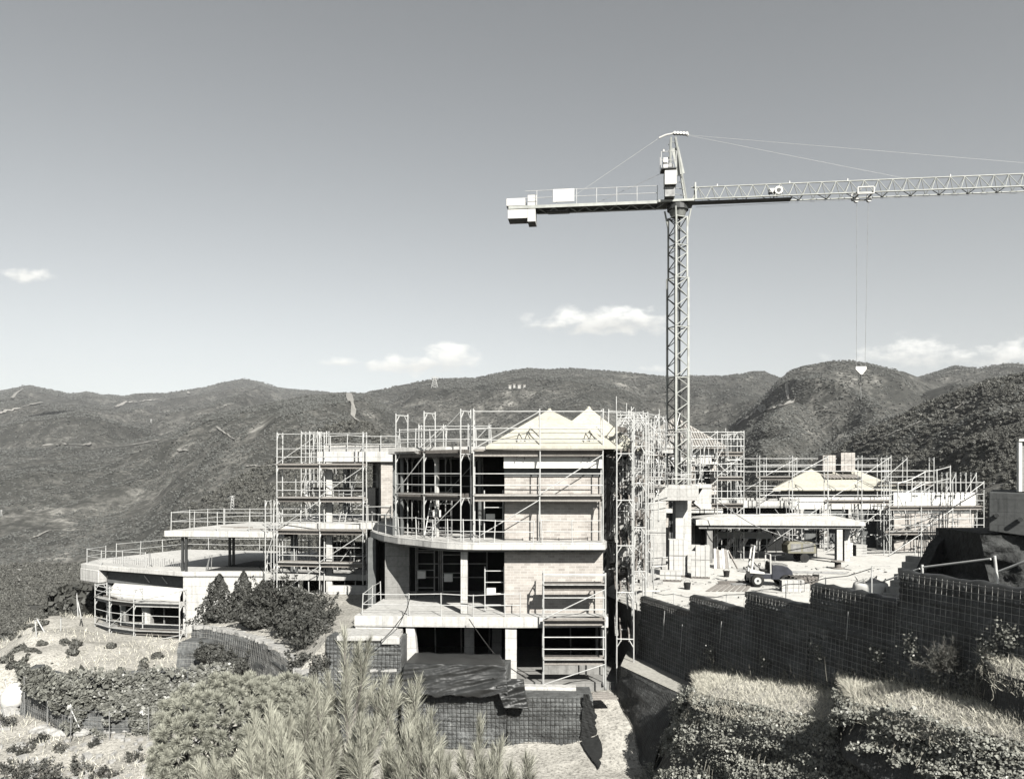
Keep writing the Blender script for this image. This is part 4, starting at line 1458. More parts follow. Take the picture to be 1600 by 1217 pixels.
boxpart(cp, 'side_wall', (14.2, 57.5, -6.2), (14.5, 61.6, -3.5), 'shade_black')
for i in range(7):
    beam(cp, 'rafter', (14.9 + i * 1.1, 57.01, -3.3), (14.9 + i * 1.1, 61.5, -3.3), .62, .16, 'concrete_raw')

# ------------------------------------------------------------------ buildings at the back right
lw = thing('flat_roof_annex', 'low flat roofed annex with pale fascia between the crane and the hipped roof', 'building', (19, 61, -6.2))
boxpart(lw, 'fascia', (14.6, 62.0, -2.75), (23.0, 62.4, -2.15), 'concrete_pale', bevel=.02)
boxpart(lw, 'roof_slab', (14.6, 62.41, -2.7), (23.0, 68, -2.3), 'concrete_light')
boxpart(lw, 'wall', (14.8, 62.6, -6.2), (22.8, 62.9, -2.75), 'shade_black')
for i in range(9):
    x = 15 + i * .95
    boxpart(lw, 'coping_block', (x, 62.2, -2.148), (x + .8, 62.5, -2.05 + .1 * random.random()), 'stone_light')
hh = thing('hip_roof_house', 'house with a wide cream hipped roof carrying two brick pallets', 'house', (26.5, 68, -6.2))
rb = [(21.6, 63.6), (32.4, 63.6), (35.6, 73), (24.9, 73)]
rz, a1, a2 = -1.25, (27.1, 68.0, .74), (29.5, 68.0, .74)
hb = MB()
hb.add([(x, y, rz - .15) for x, y in rb] + [(x, y, rz) for x, y in rb] + [a1, a2],
       [(3, 2, 1, 0), (0, 1, 5, 4), (1, 2, 6, 5), (2, 3, 7, 6), (3, 0, 4, 7), (4, 5, 9, 8), (5, 6, 9), (6, 7, 8, 9), (7, 4, 8)])
hb.build('roof', 'roof_cream', hh)
boxpart(hh, 'soffit_band', (22.6, 64.3, -1.95), (31.6, 64.6, -1.42), 'concrete_raw')
boxpart(hh, 'wall', (22.4, 64.0, -2.95), (31.8, 64.3, -1.96), 'white_board')
boxpart(hh, 'lower_wall', (22.6, 64.2, -6.2), (31.6, 64.5, -2.96), 'interior_grey')
for x in (23.5, 25.6, 28.0, 30.4):
    boxpart(hh, 'pier', (x, 63.9, -6.2), (x + .8, 64.2, -2.96), 'concrete_light')
rw = thing('brick_annex', 'pale rendered brick annex with a shadow gap, far right behind the stairs', 'building', (34, 62, -6.2))
boxpart(rw, 'parapet', (30.6, 61.6, -2.75), (37.2, 62.0, -1.5), 'white_board', bevel=.02)
boxpart(rw, 'shadow_gap', (30.8, 61.95, -3.2), (37.0, 62.2, -2.76), 'interior_grey')
boxpart(rw, 'wall', (30.7, 61.7, -4.65), (37.1, 62.0, -3.21), 'brick')
boxpart(rw, 'lower_gap', (30.8, 61.9, -5.3), (37.0, 62.2, -4.66), 'shade_black')
boxpart(rw, 'plinth', (30.6, 61.5, -6.2), (37.2, 61.9, -5.31), 'brick')
for x in (32.0, 33.9, 35.0):
    boxpart(rw, 'vent_slot', (x, 61.58, -1.85), (x + .55, 61.62, -1.72), 'interior_grey')

# ------------------------------------------------------------------ pillbox, rock and stair at right edge
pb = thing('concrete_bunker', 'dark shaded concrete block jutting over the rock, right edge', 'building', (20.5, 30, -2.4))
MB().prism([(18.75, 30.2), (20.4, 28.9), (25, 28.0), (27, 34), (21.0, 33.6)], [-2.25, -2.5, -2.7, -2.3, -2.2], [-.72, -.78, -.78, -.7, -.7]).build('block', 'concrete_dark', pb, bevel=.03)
for p, r in (((18.95, 30.0, -1.62), .09), ((19.55, 29.5, -1.75), .09), ((20.15, 29.05, -1.9), .05)):
    MB().tube(p, Vector(p) + Vector((-.12, -.16, 0)), r, 8).build('pipe_stub', 'steel_dark', pb)
pn = thing('site_cabin', 'pale site cabin standing on the shaded concrete block, cut by the right edge', 'cabin', (20, 30, -.7))
MB().prism([(19.98, 30.2), (23.5, 29.6), (24.6, 32.0), (21.6, 32.4)], -.70, 1.22).build('wall_panel', 'concrete_raw', pn)
boxpart(pn, 'corner_post', (19.84, 30.06, -.70), (19.97, 30.19, 1.26), 'galvanised')
MB().prism([(19.82, 30.02), (23.6, 29.4), (24.8, 32.1), (21.6, 32.55)], 1.262, 1.36).build('roof', 'galvanised', pn)
rk = thing('rock_outcrop', 'dark rough rock face under the jutting concrete block', 'rock', (20, 29, -6))
vs = np.zeros((34, 40, 3))
for i in range(40):
    for k in range(34):
        f, h = i / 39, k / 33
        x = 18.6 + 7 * f
        y = 30.6 - 3.2 * f
        vs[k, i] = (x, y - (1 - h) * 1.6, -6.6 + 4.2 * h)
j = fbm(vs[..., 0] * .9 + vs[..., 1] * .4, vs[..., 2] * 1.1, 5, 61, True)
vs[..., 1] -= j * 1.2
vs[..., 0] -= j * .6
grid_obj('rock_face', vs, 'rock_dark', rk)
boxpart(rk, 'rock_core', (19.3, 31.2, -6.6), (27, 35, -2.45), 'rock_dark')
st = thing('concrete_stair', 'shaded concrete stair wall with rebar at its upper end, right', 'stairs', (15.5, 32, -6.2))
MB().add([(17.1, 33.4, -6.3), (19.6, 35.0, -6.3), (19.6, 35.0, -2.55), (19.35, 34.85, -2.75), (18.6, 34.3, -3.1), (17.7, 33.75, -4.3), (17.1, 33.4, -5.3),
          (17.4, 33.1, -6.3), (19.9, 34.7, -6.3), (19.9, 34.7, -2.55), (19.65, 34.55, -2.75), (18.9, 34.0, -3.1), (18.0, 33.45, -4.3), (17.4, 33.1, -5.3)],
         [(0, 1, 2, 3, 4, 5, 6), (13, 12, 11, 10, 9, 8, 7), (0, 7, 8, 1), (1, 8, 9, 2), (2, 9, 10, 3), (3, 10, 11, 4), (4, 11, 12, 5), (5, 12, 13, 6), (6, 13, 7, 0)]).build('stair_wall', 'rock_dark', st)  # concrete in dark rock colour, shade of its faces painted in
for i in range(9):
    boxpart(st, 'step', (16.6 + .28 * i, 33.6 + .2 * i, -6.2), (16.9 + .28 * i, 34.8 + .2 * i, -5.95 + .26 * i), 'concrete_light', .5)
for i in range(16):
    x, y = 18.0 + .13 * i, 34.0 + .08 * i
    z = -3.9 + .09 * i
    bar(st, 'rebar', (x, y, z), (x + random.uniform(-.05, .05), y, z + random.uniform(1.0, 1.6)), .016, 'galvanised' if i % 3 else 'steel_dull')
bk = MB()
bk.prism([(16.2, 27.5), (18.5, 33.5), (20.4, 34.8), (28, 33), (26, 20), (17, 16), (12.6, 17.2), (13.0, 22)], -6.5, [-5.0, -5.0, -3.9, -3.9, -3.2, -2.9, -2.8, -3.4])
tag(bk.build('dark_bank', 'rock_dark'), 'dark earth bank behind the top of the stepped wall', 'bank', kind='structure')
# ------------------------------------------------------------------ scaffolding
def frame_mesh(depth, h, r, mat):
    """portal frame: two standards, transom, knee gussets, side hoop; local x across the walkway"""
    mb = MB()
    mb.tube((0, 0, 0), (0, 0, h), r, 6).tube((depth, 0, 0), (depth, 0, h), r, 6)
    mb.tube((0, 0, h - .09), (depth, 0, h - .09), r * .9, 6)
    mb.tube((.02, 0, h - .42), (.2, 0, h - .12), r * .8, 5).tube((depth - .02, 0, h - .42), (depth - .2, 0, h - .12), r * .8, 5)
    return mb.mesh('scaffold_frame', mat)


_fm = {}


def scaffold(label, nodes, levels, top, side=1, depth=.72, r=.03, decks=None, brace=0, rails=True, group=None, extra_top=True, mat='galvanised', deck_mat='plank', back_rails=False):
    """nodes: plan points of the outer face; levels: ground level then deck levels; top: height where the last frames end"""
    base = Vector((nodes[0][0], nodes[0][1], levels[0]))
    t = thing('scaffold', label, 'scaffold', base, group)
    zs = list(levels) + [top]
    N = [Vector(n) for n in nodes]
    nrm = []
    for i in range(len(N)):
        d = (N[min(i + 1, len(N) - 1)] - N[max(i - 1, 0)]).normalized()
        nrm.append(Vector((-d.y, d.x)) * side)
    for i, p in enumerate(N):
        ang = math.atan2(nrm[i].y, nrm[i].x)
        for k in range(len(zs) - 1):
            h = round(zs[k + 1] - zs[k], 2)
            key = (depth, h, r, mat)
            if key not in _fm:
                _fm[key] = frame_mesh(depth, h, r, mat)
            o = bpy.data.objects.new('frame', _fm[key])
            tilt = random.uniform(-.006, .006)
            place(o, Matrix.Translation((p.x, p.y, zs[k])) @ Matrix.Rotation(ang, 4, 'Z') @ Matrix.Rotation(tilt, 4, 'X'), t)
        for q in (p, p + nrm[i] * depth):
            bar(t, 'base_jack', (q.x, q.y, zs[0] - .12), (q.x, q.y, zs[0] + .01), r * 1.7, 'steel_dull')
    for i in range(len(N) - 1):
        a, b = N[i], N[i + 1]
        na, nb = nrm[i], nrm[i + 1]
        for k in range(1, len(zs)):
            z = zs[k]
            last = k == len(zs) - 1
            if not last and (decks is None or (i, k) in decks):
                for j, w in enumerate((.02, .37)):
                    wa = a + na * (w + .16)
                    wb = b + nb * (w + .16)
                    beam(t, 'deck', (wa.x, wa.y, z - .04), (wb.x, wb.y, z - .04 + random.uniform(-.01, .01)), .06, .32, deck_mat if (i + j + k) % 3 else 'plank_old')
                beam(t, 'toe_board', (a.x, a.y, z + .07), (b.x, b.y, z + .07), .14, .03, 'concrete_light' if k % 2 else deck_mat)
            if rails:
                hs = (.5, 1.0)
                if last:
                    hs = (-.12,) if extra_top else ()
                for h in hs:
                    if z + h < top + .05:
                        bar(t, 'guard_rail', (a.x, a.y, z + h), (b.x, b.y, z + h), r * .72, mat)
                        if back_rails:
                            qa, qb = a + na * depth, b + nb * depth
                            bar(t, 'guard_rail', (qa.x, qa.y, z + h), (qb.x, qb.y, z + h), r * .72, mat)
            if (i + k + brace) % 2 == 0:
                dz = .12
                bar(t, 'brace', (a.x, a.y, zs[k - 1] + dz), (b.x, b.y, z - dz), r * .75, mat)
    return t


G = 'scaffolding round the building site'
scaffold('frame scaffold across the sunlit brick front under the twin roofs', [(-1.66, 33.15), (1.2, 33.1), (3.92, 33.1)], [L2, -1.0, .95], 2.8, 1, group=G, brace=1)
scaffold('frame scaffold standing on the curve of the balcony', [(-5.5, 36.35), (-4.0, 34.95), (-2.25, 33.75)], [L2, -1.0, .95], 2.85, 1, group=G, brace=0, extra_top=False, deck_mat='plank_old')
scaffold('tall five lift scaffold in front of the open concrete frame', [(-14.2, 46.4), (-11.5, 45.9), (-8.85, 45.6)], [-7.4, -5.4, -3.45, -1.5, .5], 2.5, 1, group=G, brace=1, r=.034)
scaffold('single scaffold bay at the left end of the tall scaffold', [(-15.0, 46.7), (-14.45, 46.6)], [-7.6, -5.4, -3.45], -1.6, 1, group=G, rails=False, decks=[])
scaffold('group of bare scaffold frames on the roof of the open concrete frame', [(-14.6, 53.2), (-14.0, 53.1), (-13.4, 53), (-12.8, 53)], [-2.95, -1.0, .9], 2.95, 1, group=G, rails=True, decks=[], r=.034)
scaffold('low scaffold at the brick base beside the sandy path', [(1.32, 32.2), (3.92, 32.2)], [-8.95, -7.85, -6.2, -4.72], -4.15, 1, group=G, brace=1, r=.032)
scaffold('deep stack of scaffolding along the right flank of the villa', [(4.5, 33.0), (4.75, 35.0), (5.0, 37.0), (5.25, 39.0), (5.55, 41.0)], [-9.0, -7.0, -5.0, -3.0, -1.05, .95], 2.6, -1, group=G, brace=1, r=.03, back_rails=True)
scaffold('inner row of scaffolding hugging the dark flank of the villa', [(5.35, 34.2), (5.6, 35.8), (5.9, 37.4), (6.2, 39.0)], [-6.2, -4.25, -2.3, -.35, 1.3], 2.55, -1, group=G, brace=0, r=.03, back_rails=True, depth=.6)
scaffold('second row of scaffolding between the villa and the crane footing', [(5.75, 38.0), (6.2, 40.0), (6.7, 42.0), (7.25, 44.0), (7.75, 46.0)], [-6.2, -4.2, -2.2, -.2, 1.6], 3.1, -1, group=G, brace=0, r=.032, back_rails=True)
scaffold('scaffold crowded behind the right end of the twin roofs', [(5.6, 44.6), (6.9, 45.3), (8.2, 46.4), (9.2, 48.2), (10.0, 50.0)], [-2.9, -.9, 1.1], 3.75, 1, group=G, brace=1, r=.034, back_rails=True)
scaffold('scaffold tower right of the crane beside the tile roof', [(12.8, 55.0), (14.7, 55.0), (16.6, 55.0)], [-6.2, -4.2, -2.25, -.3, 1.47], 3.1, 1, group=G, brace=1, r=.036, decks=[(1, 3), (1, 4), (0, 2), (1, 2)])
scaffold('scaffold returning along the side of the tile roofed house', [(16.9, 56.0), (17.0, 58.0), (17.1, 60.0)], [-6.2, -4.2, -2.25, -.3, 1.5], 3.1, 1, group=G, brace=1, r=.036, decks=[])
scaffold('scaffold line before the tile roofed house, behind the mast', [(8.7, 55.6), (10.7, 55.4), (12.6, 55.3)], [-2.3, -.4, 1.45], 3.3, 1, group=G, brace=0, r=.036, back_rails=True)
scaffold('long scaffold before the hipped roof with the brick pallets', [(19.6, 60.8), (22.2, 60.8), (25.0, 60.8), (27.7, 60.8), (30.0, 60.8)], [-6.2, -4.2, -2.2, -.3], 1.45, 1, group=G, brace=1, r=.036, decks=[(0, 3), (3, 2), (2, 2)], extra_top=False)
scaffold('scaffold bay at the right eave of the hipped roof', [(30.3, 63.0), (32.4, 63.0), (34.6, 63.0)], [-6.2, -4.3, -2.4, -.75], 1.35, 1, group=G, brace=0, r=.036, decks=[(0, 3), (1, 3)], extra_top=False)
scaffold('scaffold in front of the pale brick annex, far right', [(28.3, 57.6), (30.8, 57.8), (33.4, 58.2), (36.0, 58.6)], [-6.2, -4.4, -2.55], -.55, 1, group=G, brace=1, r=.036)
scaffold('curved low scaffold round the prow of the left wing', [(-26.6, 49.0), (-25.0, 47.7), (-23.0, 46.7), (-20.0, 46.2)], [-10.5, -9.6, -7.9], -7.0, 1, group=G, brace=1, r=.034, deck_mat='concrete_light')


scaffold('scaffold standing behind the roof with the brick pallets', [(22.0, 75.5), (25.0, 75.5), (28.0, 75.5), (31.0, 75.5), (34.0, 75.5), (37.0, 75.5)], [-4.2, -2.2, -.3], 1.6, 1, group=G, brace=0, r=.04, decks=[])
scaffold('bare portal frames standing on the pale brick annex', [(34.2, 60.4), (34.9, 60.4), (35.7, 60.4), (36.5, 60.4)], [-1.5], .1, 1, group=G, rails=False, r=.04, decks=[], brace=1)
scaffold('inner scaffold row inside the open concrete frame', [(-13.2, 49.4), (-10.8, 49.2), (-8.6, 49.0)], [L2, -1.0], .7, 1, group=G, r=.03, brace=0, mat='galvanised')
scaffold('scaffold in the shade under the middle slab of the open frame', [(-13.4, 48.8), (-11.9, 48.7), (-10.2, 48.6), (-8.7, 48.5)], [L1, -4.6], -3.4, 1, group=G, r=.03, brace=1, decks=[])
scaffold('short scaffold on the flat roof left of the twin roofs', [(-4.9, 40.4), (-3.6, 40.3), (-2.3, 40.2), (-1.2, 40.1)], [1.22], 2.6, 1, group=G, r=.03, rails=True, decks=[], brace=1)
scaffold('scaffold inside the upper room behind the balcony', [(-4.9, 37.6), (-3.2, 37.0), (-1.6, 36.6)], [L2, -1.1], .85, 1, group=G, r=.026, brace=1, mat='steel_dull', deck_mat='plank_old')


def shoring(label, spots, z0, z1, mat='galvanised'):
    """adjustable props holding up a slab"""
    t = thing('shoring', label, 'props', (spots[0][0], spots[0][1], z0))
    for x, y in spots:
        dx = random.uniform(-.05, .05)
        bar(t, 'prop', (x, y, z0), (x + dx, y, z1), .035, mat)
        bar(t, 'prop_plate', (x, y, z0), (x, y, z0 + .02), .09, mat)
    return t


shoring('slender props under the middle slab of the open frame', [(-13.5 + i * .62, 47.6 + .9 * (i % 3)) for i in range(11)], L1, L2 - .4)
shoring('slender props under the roof slab of the open frame', [(-11.6 + i * .55, 48.0 + 1.1 * (i % 3)) for i in range(9)], L2, .72, 'steel_dull')
shoring('props at the foot of the tall left scaffold', [(-13.8 + i * .7, 46.9 + .3 * (i % 2)) for i in range(8)], -7.6, L1 - .4)
shoring('props under the carport roof', [(15 + i * 1.5, 56.2 + .5 * (i % 2)) for i in range(6)], -6.2, -3.5)
shoring('props in the dark basement under the terrace', [(-5 + i * 1.3, 36.6 + .6 * (i % 2)) for i in range(7)], BASE, L1 - .45, 'steel_dull')


def trestle(label, x, y, z, w=.85, h=2.0, rungs=4, mat='galvanised'):
    t = thing('trestle', label, 'trestle', (x, y, z), 'builders trestles in the open rooms')
    for dx in (0, w):
        bar(t, 'leg', (x + dx, y, z), (x + dx, y, z + h), .03, mat)
    for i in range(rungs):
        bar(t, 'rung', (x, y, z + h * (i + .6) / rungs), (x + w, y, z + h * (i + .6) / rungs), .022, mat)
    boxpart(t, 'board', (x + .08, y - .12, z + h * .38), (x + .48, y + .12, z + h * .52), 'white_board')
    return t


trestle('white trestle on the terrace left of the sunlit brick wall', -1.2, 34.0, L1)
trestle('trestle in the dark room above the balcony', -1.25, 34.6, L2, h=2.2)
trestle('tall trestle deep in the ground floor room', -3.3, 36.5, L1, 1.0, 2.6, 3, 'steel_dull')
trestle('trestle beside the grey wing wall of the terrace', -4.7, 37.6, L1, .9, 2.6, 3, 'steel_dull')
trestle('trestle in the upper room near the left scaffold', -3.9, 37.0, L2, 1.0, 2.3, 4, 'steel_dull')


def ladder(label, a, b, w=.4, n=9):
    a, b = Vector(a), Vector(b)
    t = thing('ladder', label, 'ladder', a)
    sx = Vector((w, 0, 0))
    bar(t, 'stile', a, b, .025, 'galvanised')
    bar(t, 'stile', a + sx, b + sx, .025, 'galvanised')
    for i in range(1, n):
        p = a.lerp(b, i / n)
        bar(t, 'rung', p, p + sx, .015, 'galvanised')


ladder('metal ladder leaning inside the balcony scaffold', (-4.05, 35.4, L2), (-3.75, 36.0, -1.0), .35, 8)
ladder('ladder leaning inside the tall left scaffold', (-10.6, 46.5, -3.4), (-10.2, 46.8, -1.5), .35, 8)


def railing(label, pts, h=1.0, step=1.6, r=.024, rails=(.5, 1.0), jitter=.02, cat='railing', mat='galvanised', group='temporary guard railings'):
    """posts along a 3D polyline with rails between"""
    t = thing('guard_railing', label, cat, pts[0], group)
    dense = []
    for a, b in zip(pts[:-1], pts[1:]):
        a, b = Vector(a), Vector(b)
        n = max(1, round((b - a).length / step))
        dense += [a.lerp(b, i / n) for i in range(n)]
    dense.append(Vector(pts[-1]))
    tops = []
    for p in dense:
        tp = p + Vector((random.uniform(-jitter, jitter) * 3, random.uniform(-jitter, jitter), h + random.uniform(-.03, .08)))
        bar(t, 'post', p, tp, r, mat)
        tops.append(tp)
    for i in range(len(dense) - 1):
        for f in rails:
            bar(t, 'rail', dense[i].lerp(tops[i], f * .95) , dense[i + 1].lerp(tops[i + 1], f * .95), r * .8, mat)
    return t


railing('railing round the rounded prow of the left wing', [(-28.9, 54.6, L1), (-29.0, 52.4, L1), (-27.4, 51.2, L1), (-23.6, 49.5, L1)], 1.0, 2.2, .028)
railing('railing along the back edge of the left wing roof', [(-28.6, 55.5, L1), (-26.3, 61.5, L1), (-15.5, 59.5, L1)], 1.0, 2.2, .028)
railing('railing beside the dark stair opening on the wing roof', [(-17.4, 53.9, L1), (-15.4, 53.9, L1), (-15.3, 48, L1)], 1.0, 1.5, .028)
railing('railing round the upper flat slab of the left wing', [(-20.2, 53.8, -3.56), (-21.4, 48.2, -3.56), (-18.3, 47.7, -3.56), (-14.2, 47.2, -3.56)], 1.15, 1.75, .028)
railing('railing along the far edge of the upper wing slab', [(-20.2, 54.0, -3.56), (-19.1, 56, -3.56), (-14, 55.8, -3.56)], 1.05, 1.8, .028)
railing('railing on the curved edge of the balcony', [(x * .99, y + .12, L2) for x, y in CURV[:-1]] + [(.9, 32.92, L2)], .95, 1.5, .024)
railing('railing on the straight end of the balcony before the brick', [(1.3, 32.9, L2), (3.85, 32.9, L2)], .95, 1.2, .02)
railing('railing along the front edge of the lower terrace', [(-4.4, 33.0, L1), (-.3, 32.8, L1), (.35, 32.8, L1)], .95, 1.6, .024)
railing('railing at the left corner of the lower terrace', [(-6.3, 36.9, L1), (-6.5, 33.3, L1), (-4.5, 33.15, L1)], .95, 1.8, .024)
railing('railing on the roof of the open concrete frame', [(-12.2, 47.2, 1.34), (-7.0, 47.0, 1.34)], 1.0, 1.1, .028)
railing('railing on the flat roof behind the balcony scaffold', [(-5.6, 38.5, 1.22), (-1.0, 38.0, 1.22)], 1.0, .75, .026)
railing('railing round the slab edge of the tall left scaffold', [(-14.3, 47.0, L2), (-7.4, 46.8, L2)], .95, 1.3, .028)
railing('loose railing dropping down beside the right flank scaffold', [(5.6, 37.5, -6.2), (5.3, 35.3, -6.2), (5.6, 34.4, -6.2)], .95, .9, .024)
railing('small railing before the left leg of the crane footing', [(8.9, 48.7, -6.2), (10.1, 48.9, -6.2)], .9, .6, .026)
railing('railing on the cap of the crane footing', [(8.9, 50.2, -.74), (12.0, 50.2, -.74)], .75, .8, .022)
railing('railing high on the bank at the upper right', [(17.6, 35.0, -1.55), (18.9, 35.2, -1.0), (19.9, 34.9, -.75)], 1.1, .6, .03)


def tangle(label, lo, hi, n, seed, r=.026):
    """loose tubes, ties and short braces crowded between the scaffold rows"""
    q = random.Random(seed)
    t = thing('scaffold_tubes', label, 'scaffold tubes', lo)
    for i in range(n):
        a = Vector([q.uniform(lo[k], hi[k]) for k in range(3)])
        m = q.random()
        if m < .4:
            d = Vector((q.uniform(-.06, .06), q.uniform(-.1, .1), q.uniform(.8, 2.2)))
        elif m < .75:
            d = Vector((q.uniform(.5, 1.3), q.uniform(-.6, .6), q.uniform(-.05, .05)))
        else:
            d = Vector((q.uniform(-1.0, 1.0), q.uniform(-.5, .5), q.uniform(.6, 1.6)))
        bar(t, 'tube', a, a + d, r * q.uniform(.8, 1.1), 'galvanised' if q.random() < .8 else 'steel_dull')
        if q.random() < .18:
            beam(t, 'board', a, a + Vector((q.uniform(.5, .9), q.uniform(.6, 1.6), 0)), .05, .25, 'concrete_light' if q.random() < .5 else 'plank_old')


tangle('loose tubes and boards crowded along the right flank of the villa', (4.9, 36.5, -6.0), (6.8, 45, 2.4), 150, 5)
tangle('loose tubes and boards between the twin roofs and the crane mast', (6.6, 46.5, -1.0), (10.2, 50.5, 2.8), 90, 6)
tangle('loose tubes around the crane mast foot and tile roof', (10.2, 54.6, -.9), (15.5, 56.4, 1.4), 70, 7, .03)
tangle('loose tubes and boards on the slabs of the tall left scaffold', (-13.4, 46.6, -2.9), (-9.4, 49, .2), 46, 8)
tangle('loose tubes under the middle slab of the open frame', (-13.6, 47.2, -6.0), (-8.8, 50, -4.2), 36, 9)
tangle('loose tubes and boards before the hipped roof house', (21.0, 61.2, -5.9), (31.0, 63.2, -3.2), 80, 10, .034)
tangle('loose tubes and boards against the pale brick annex', (29.5, 58.8, -6.0), (36.0, 60.5, -3.0), 50, 11, .034)
# ------------------------------------------------------------------ tower crane
MX, MY = 11.2, 51.9
crane = thing('tower_crane', 'grey green tower crane with lattice mast and long jib reaching right', 'crane', (MX, MY, -.74))
MROT = math.radians(24)


def mp(x, y, z):
    c, s = math.cos(MROT), math.sin(MROT)
    return Vector((MX + x * c - y * s, MY + x * s + y * c, z))


def lattice(z0, z1, h, rl, rb, pitch):
    for sx, sy in ((-1, -1), (1, -1), (1, 1), (-1, 1)):
        beam(crane, 'mast_leg', mp(sx * h, sy * h, z0), mp(sx * h, sy * h, z1), rl * 2, rl * 2, 'crane_light' if sy < 0 else 'crane_paint')  # rear legs in a darker copy: shaded side put into the colour
    n = max(1, round((z1 - z0) / pitch))
    cs = [(-1, -1), (1, -1), (1, 1), (-1, 1)]
    for f in range(4):
        a, b = cs[f], cs[(f + 1) % 4]
        for k in range(n):
            za, zb = z0 + (z1 - z0) * k / n, z0 + (z1 - z0) * (k + 1) / n
            p, q = (a, b) if (k + f) % 2 == 0 else (b, a)
            bar(crane, 'mast_brace', mp(p[0] * h, p[1] * h, za), mp(q[0] * h, q[1] * h, zb), rb, 'crane_light' if f in (0, 1) else 'steel_dark')  # sun-side braces pale, the others near-black: shade painted in
        bar(crane, 'mast_collar', mp(a[0] * h, a[1] * h, z1 - .05), mp(b[0] * h, b[1] * h, z1 - .05), rb * 1.3, 'crane_light')


z = -.72
for k, (zt, h) in enumerate(((3.0, .50), (6.5, .50), (9.9, .50), (13.2, .50), (15.4, .45), (17.3, .45))):
    lattice(z, zt, h, .065 if k < 4 else .055, .032, .62)
    z = zt + .02
# ladder inside the mast
for dx in (-.12, .12):
    bar(crane, 'ladder_stile', mp(dx, .2, -.6), mp(dx, .2, 17.4), .025, 'steel_dark')
bar(crane, 'power_cable', mp(.62, .1, -.7), mp(.5, .1, 6), .02, 'steel_dull')
# slewing collar
MB().tube((MX, MY, 17.32), (MX, MY, 17.75), .45, 12, .62).build('slewing_collar', 'crane_paint', crane)
MB().tube((MX, MY, 17.755), (MX, MY, 18.12), .72, 16).build('slewing_ring', 'steel_dark', crane)
for sx, sy in ((-1, -1), (1, -1), (1, 1), (-1, 1)):
    bar(crane, 'collar_strut', mp(sx * .45, sy * .45, 16.6), mp(sx * .62, sy * .62, 17.8), .06, 'crane_light')
JD = Vector((21.5, -2.45, 0)).normalized()
JN = Vector((-JD.y, JD.x, 0))
J0 = Vector((MX, MY, 0))


def jp(s, w, z):
    return J0 + JD * s + JN * w + Vector((0, 0, z))


def jbox(name, s0, s1, w0, w1, z0, z1, mat, parent=crane, bevel=.02):
    mb = MB()
    vs = [jp(s, w, z) for z in (z0, z1) for (s, w) in ((s0, w0), (s1, w0), (s1, w1), (s0, w1))]
    mb.add(vs, [(0, 3, 2, 1), (4, 5, 6, 7), (0, 1, 5, 4), (1, 2, 6, 5), (2, 3, 7, 6), (3, 0, 4, 7)])
    return mb.build(name, mat, parent, bevel=bevel)


jbox('turntable_deck', -1.35, 1.0, -.75, .75, 18.13, 18.3, 'crane_light')
# jib: triangular lattice
JL = 33.0
ZB, ZT = 18.32, 19.28
bar(crane, 'jib_top_chord', jp(.9, 0, ZT), jp(JL, 0, ZT), .045, 'crane_light')
for w in (-.5, .5):
    bar(crane, 'jib_bottom_chord', jp(.9, w, ZB), jp(JL, w, ZB), .05, 'crane_light')
n = 36
for k in range(n):
    s0, s1 = .9 + (JL - .9) * k / n, .9 + (JL - .9) * (k + 1) / n
    sm = (s0 + s1) / 2
    for w in (-.5, .5):
        bar(crane, 'jib_brace', jp(s0, w, ZB), jp(sm, 0, ZT), .024, 'crane_light')
        bar(crane, 'jib_brace', jp(sm, 0, ZT), jp(s1, w, ZB), .024, 'crane_light')
    bar(crane, 'jib_cross_tie', jp(s0, -.5, ZB), jp(s1 if k % 2 else s0, .5, ZB), .026, 'steel_dark')
jbox('jib_walkway', 1.0, 7.4, -.35, .35, 18.2, 18.25, 'steel_dark')
jbox('jib_root_frame', .85, 1.35, -.55, .55, 18.3, 19.5, 'crane_light') if False else None
for w in (-.5, .5):
    beam(crane, 'jib_root_post', jp(1.15, w, 18.3), jp(1.15, w * .3, 19.55), .09, .09, 'crane_light')
# trolley winch on the jib
w_ = MB()
w_.tube(jp(6.55, -.3, 18.78), jp(6.55, .3, 18.78), .27, 14)
w_.build('winch_drum', 'white_paint', crane)
MB().tube(jp(6.55, -.32, 18.78), jp(6.55, -.31, 18.78), .14, 12).build('winch_hub', 'steel_dark', crane)
jbox('winch_motor', 5.95, 6.3, -.2, .2, 18.68, 18.95, 'white_paint')
# trolley
tr = 11.95
TZ = 18.0
tro = MB()
for w in (-.62, .62):
    a, b = jp(tr - .5, w, TZ + .2), jp(tr + .5, w, TZ + .2)
    tro.tube(a, b, .05, 6)
    tro.tube(jp(tr - .5, w, TZ + .2), jp(tr - .5, w, TZ + .62), .05, 6).tube(jp(tr + .5, w, TZ + .2), jp(tr + .5, w, TZ + .62), .05, 6)
    tro.tube(jp(tr - .5, w, TZ + .62), jp(tr + .5, w, TZ + .62), .05, 6)
for s in (-.42, .42):
    tro.tube(jp(tr + s, -.62, TZ + .2), jp(tr + s, .62, TZ + .2), .06, 6)
tro.build('trolley', 'white_paint', crane)
for s in (-.4, .4):
    MB().tube(jp(tr + s, -.1, TZ), jp(tr + s, .1, TZ), .16, 12).build('trolley_sheave', 'white_paint', crane)
HZ = 6.85
HB = jp(tr - .12, 0, 0)
for s in (-.36, .36):
    bar(crane, 'hoist_rope', jp(tr + s, 0, TZ), jp(tr - .12 + s * .75, 0, HZ), .012, 'steel_dull')
hk = MB()
hp = [(-.34, .30), (.34, .30), (.36, .1), (.08, -.26), (-.02, -.26), (-.36, .1)]
vs = [HB + JD * a + JN * w + Vector((0, 0, HZ - .1 + b)) for w in (-.09, .09) for a, b in hp]
nn_ = len(hp)
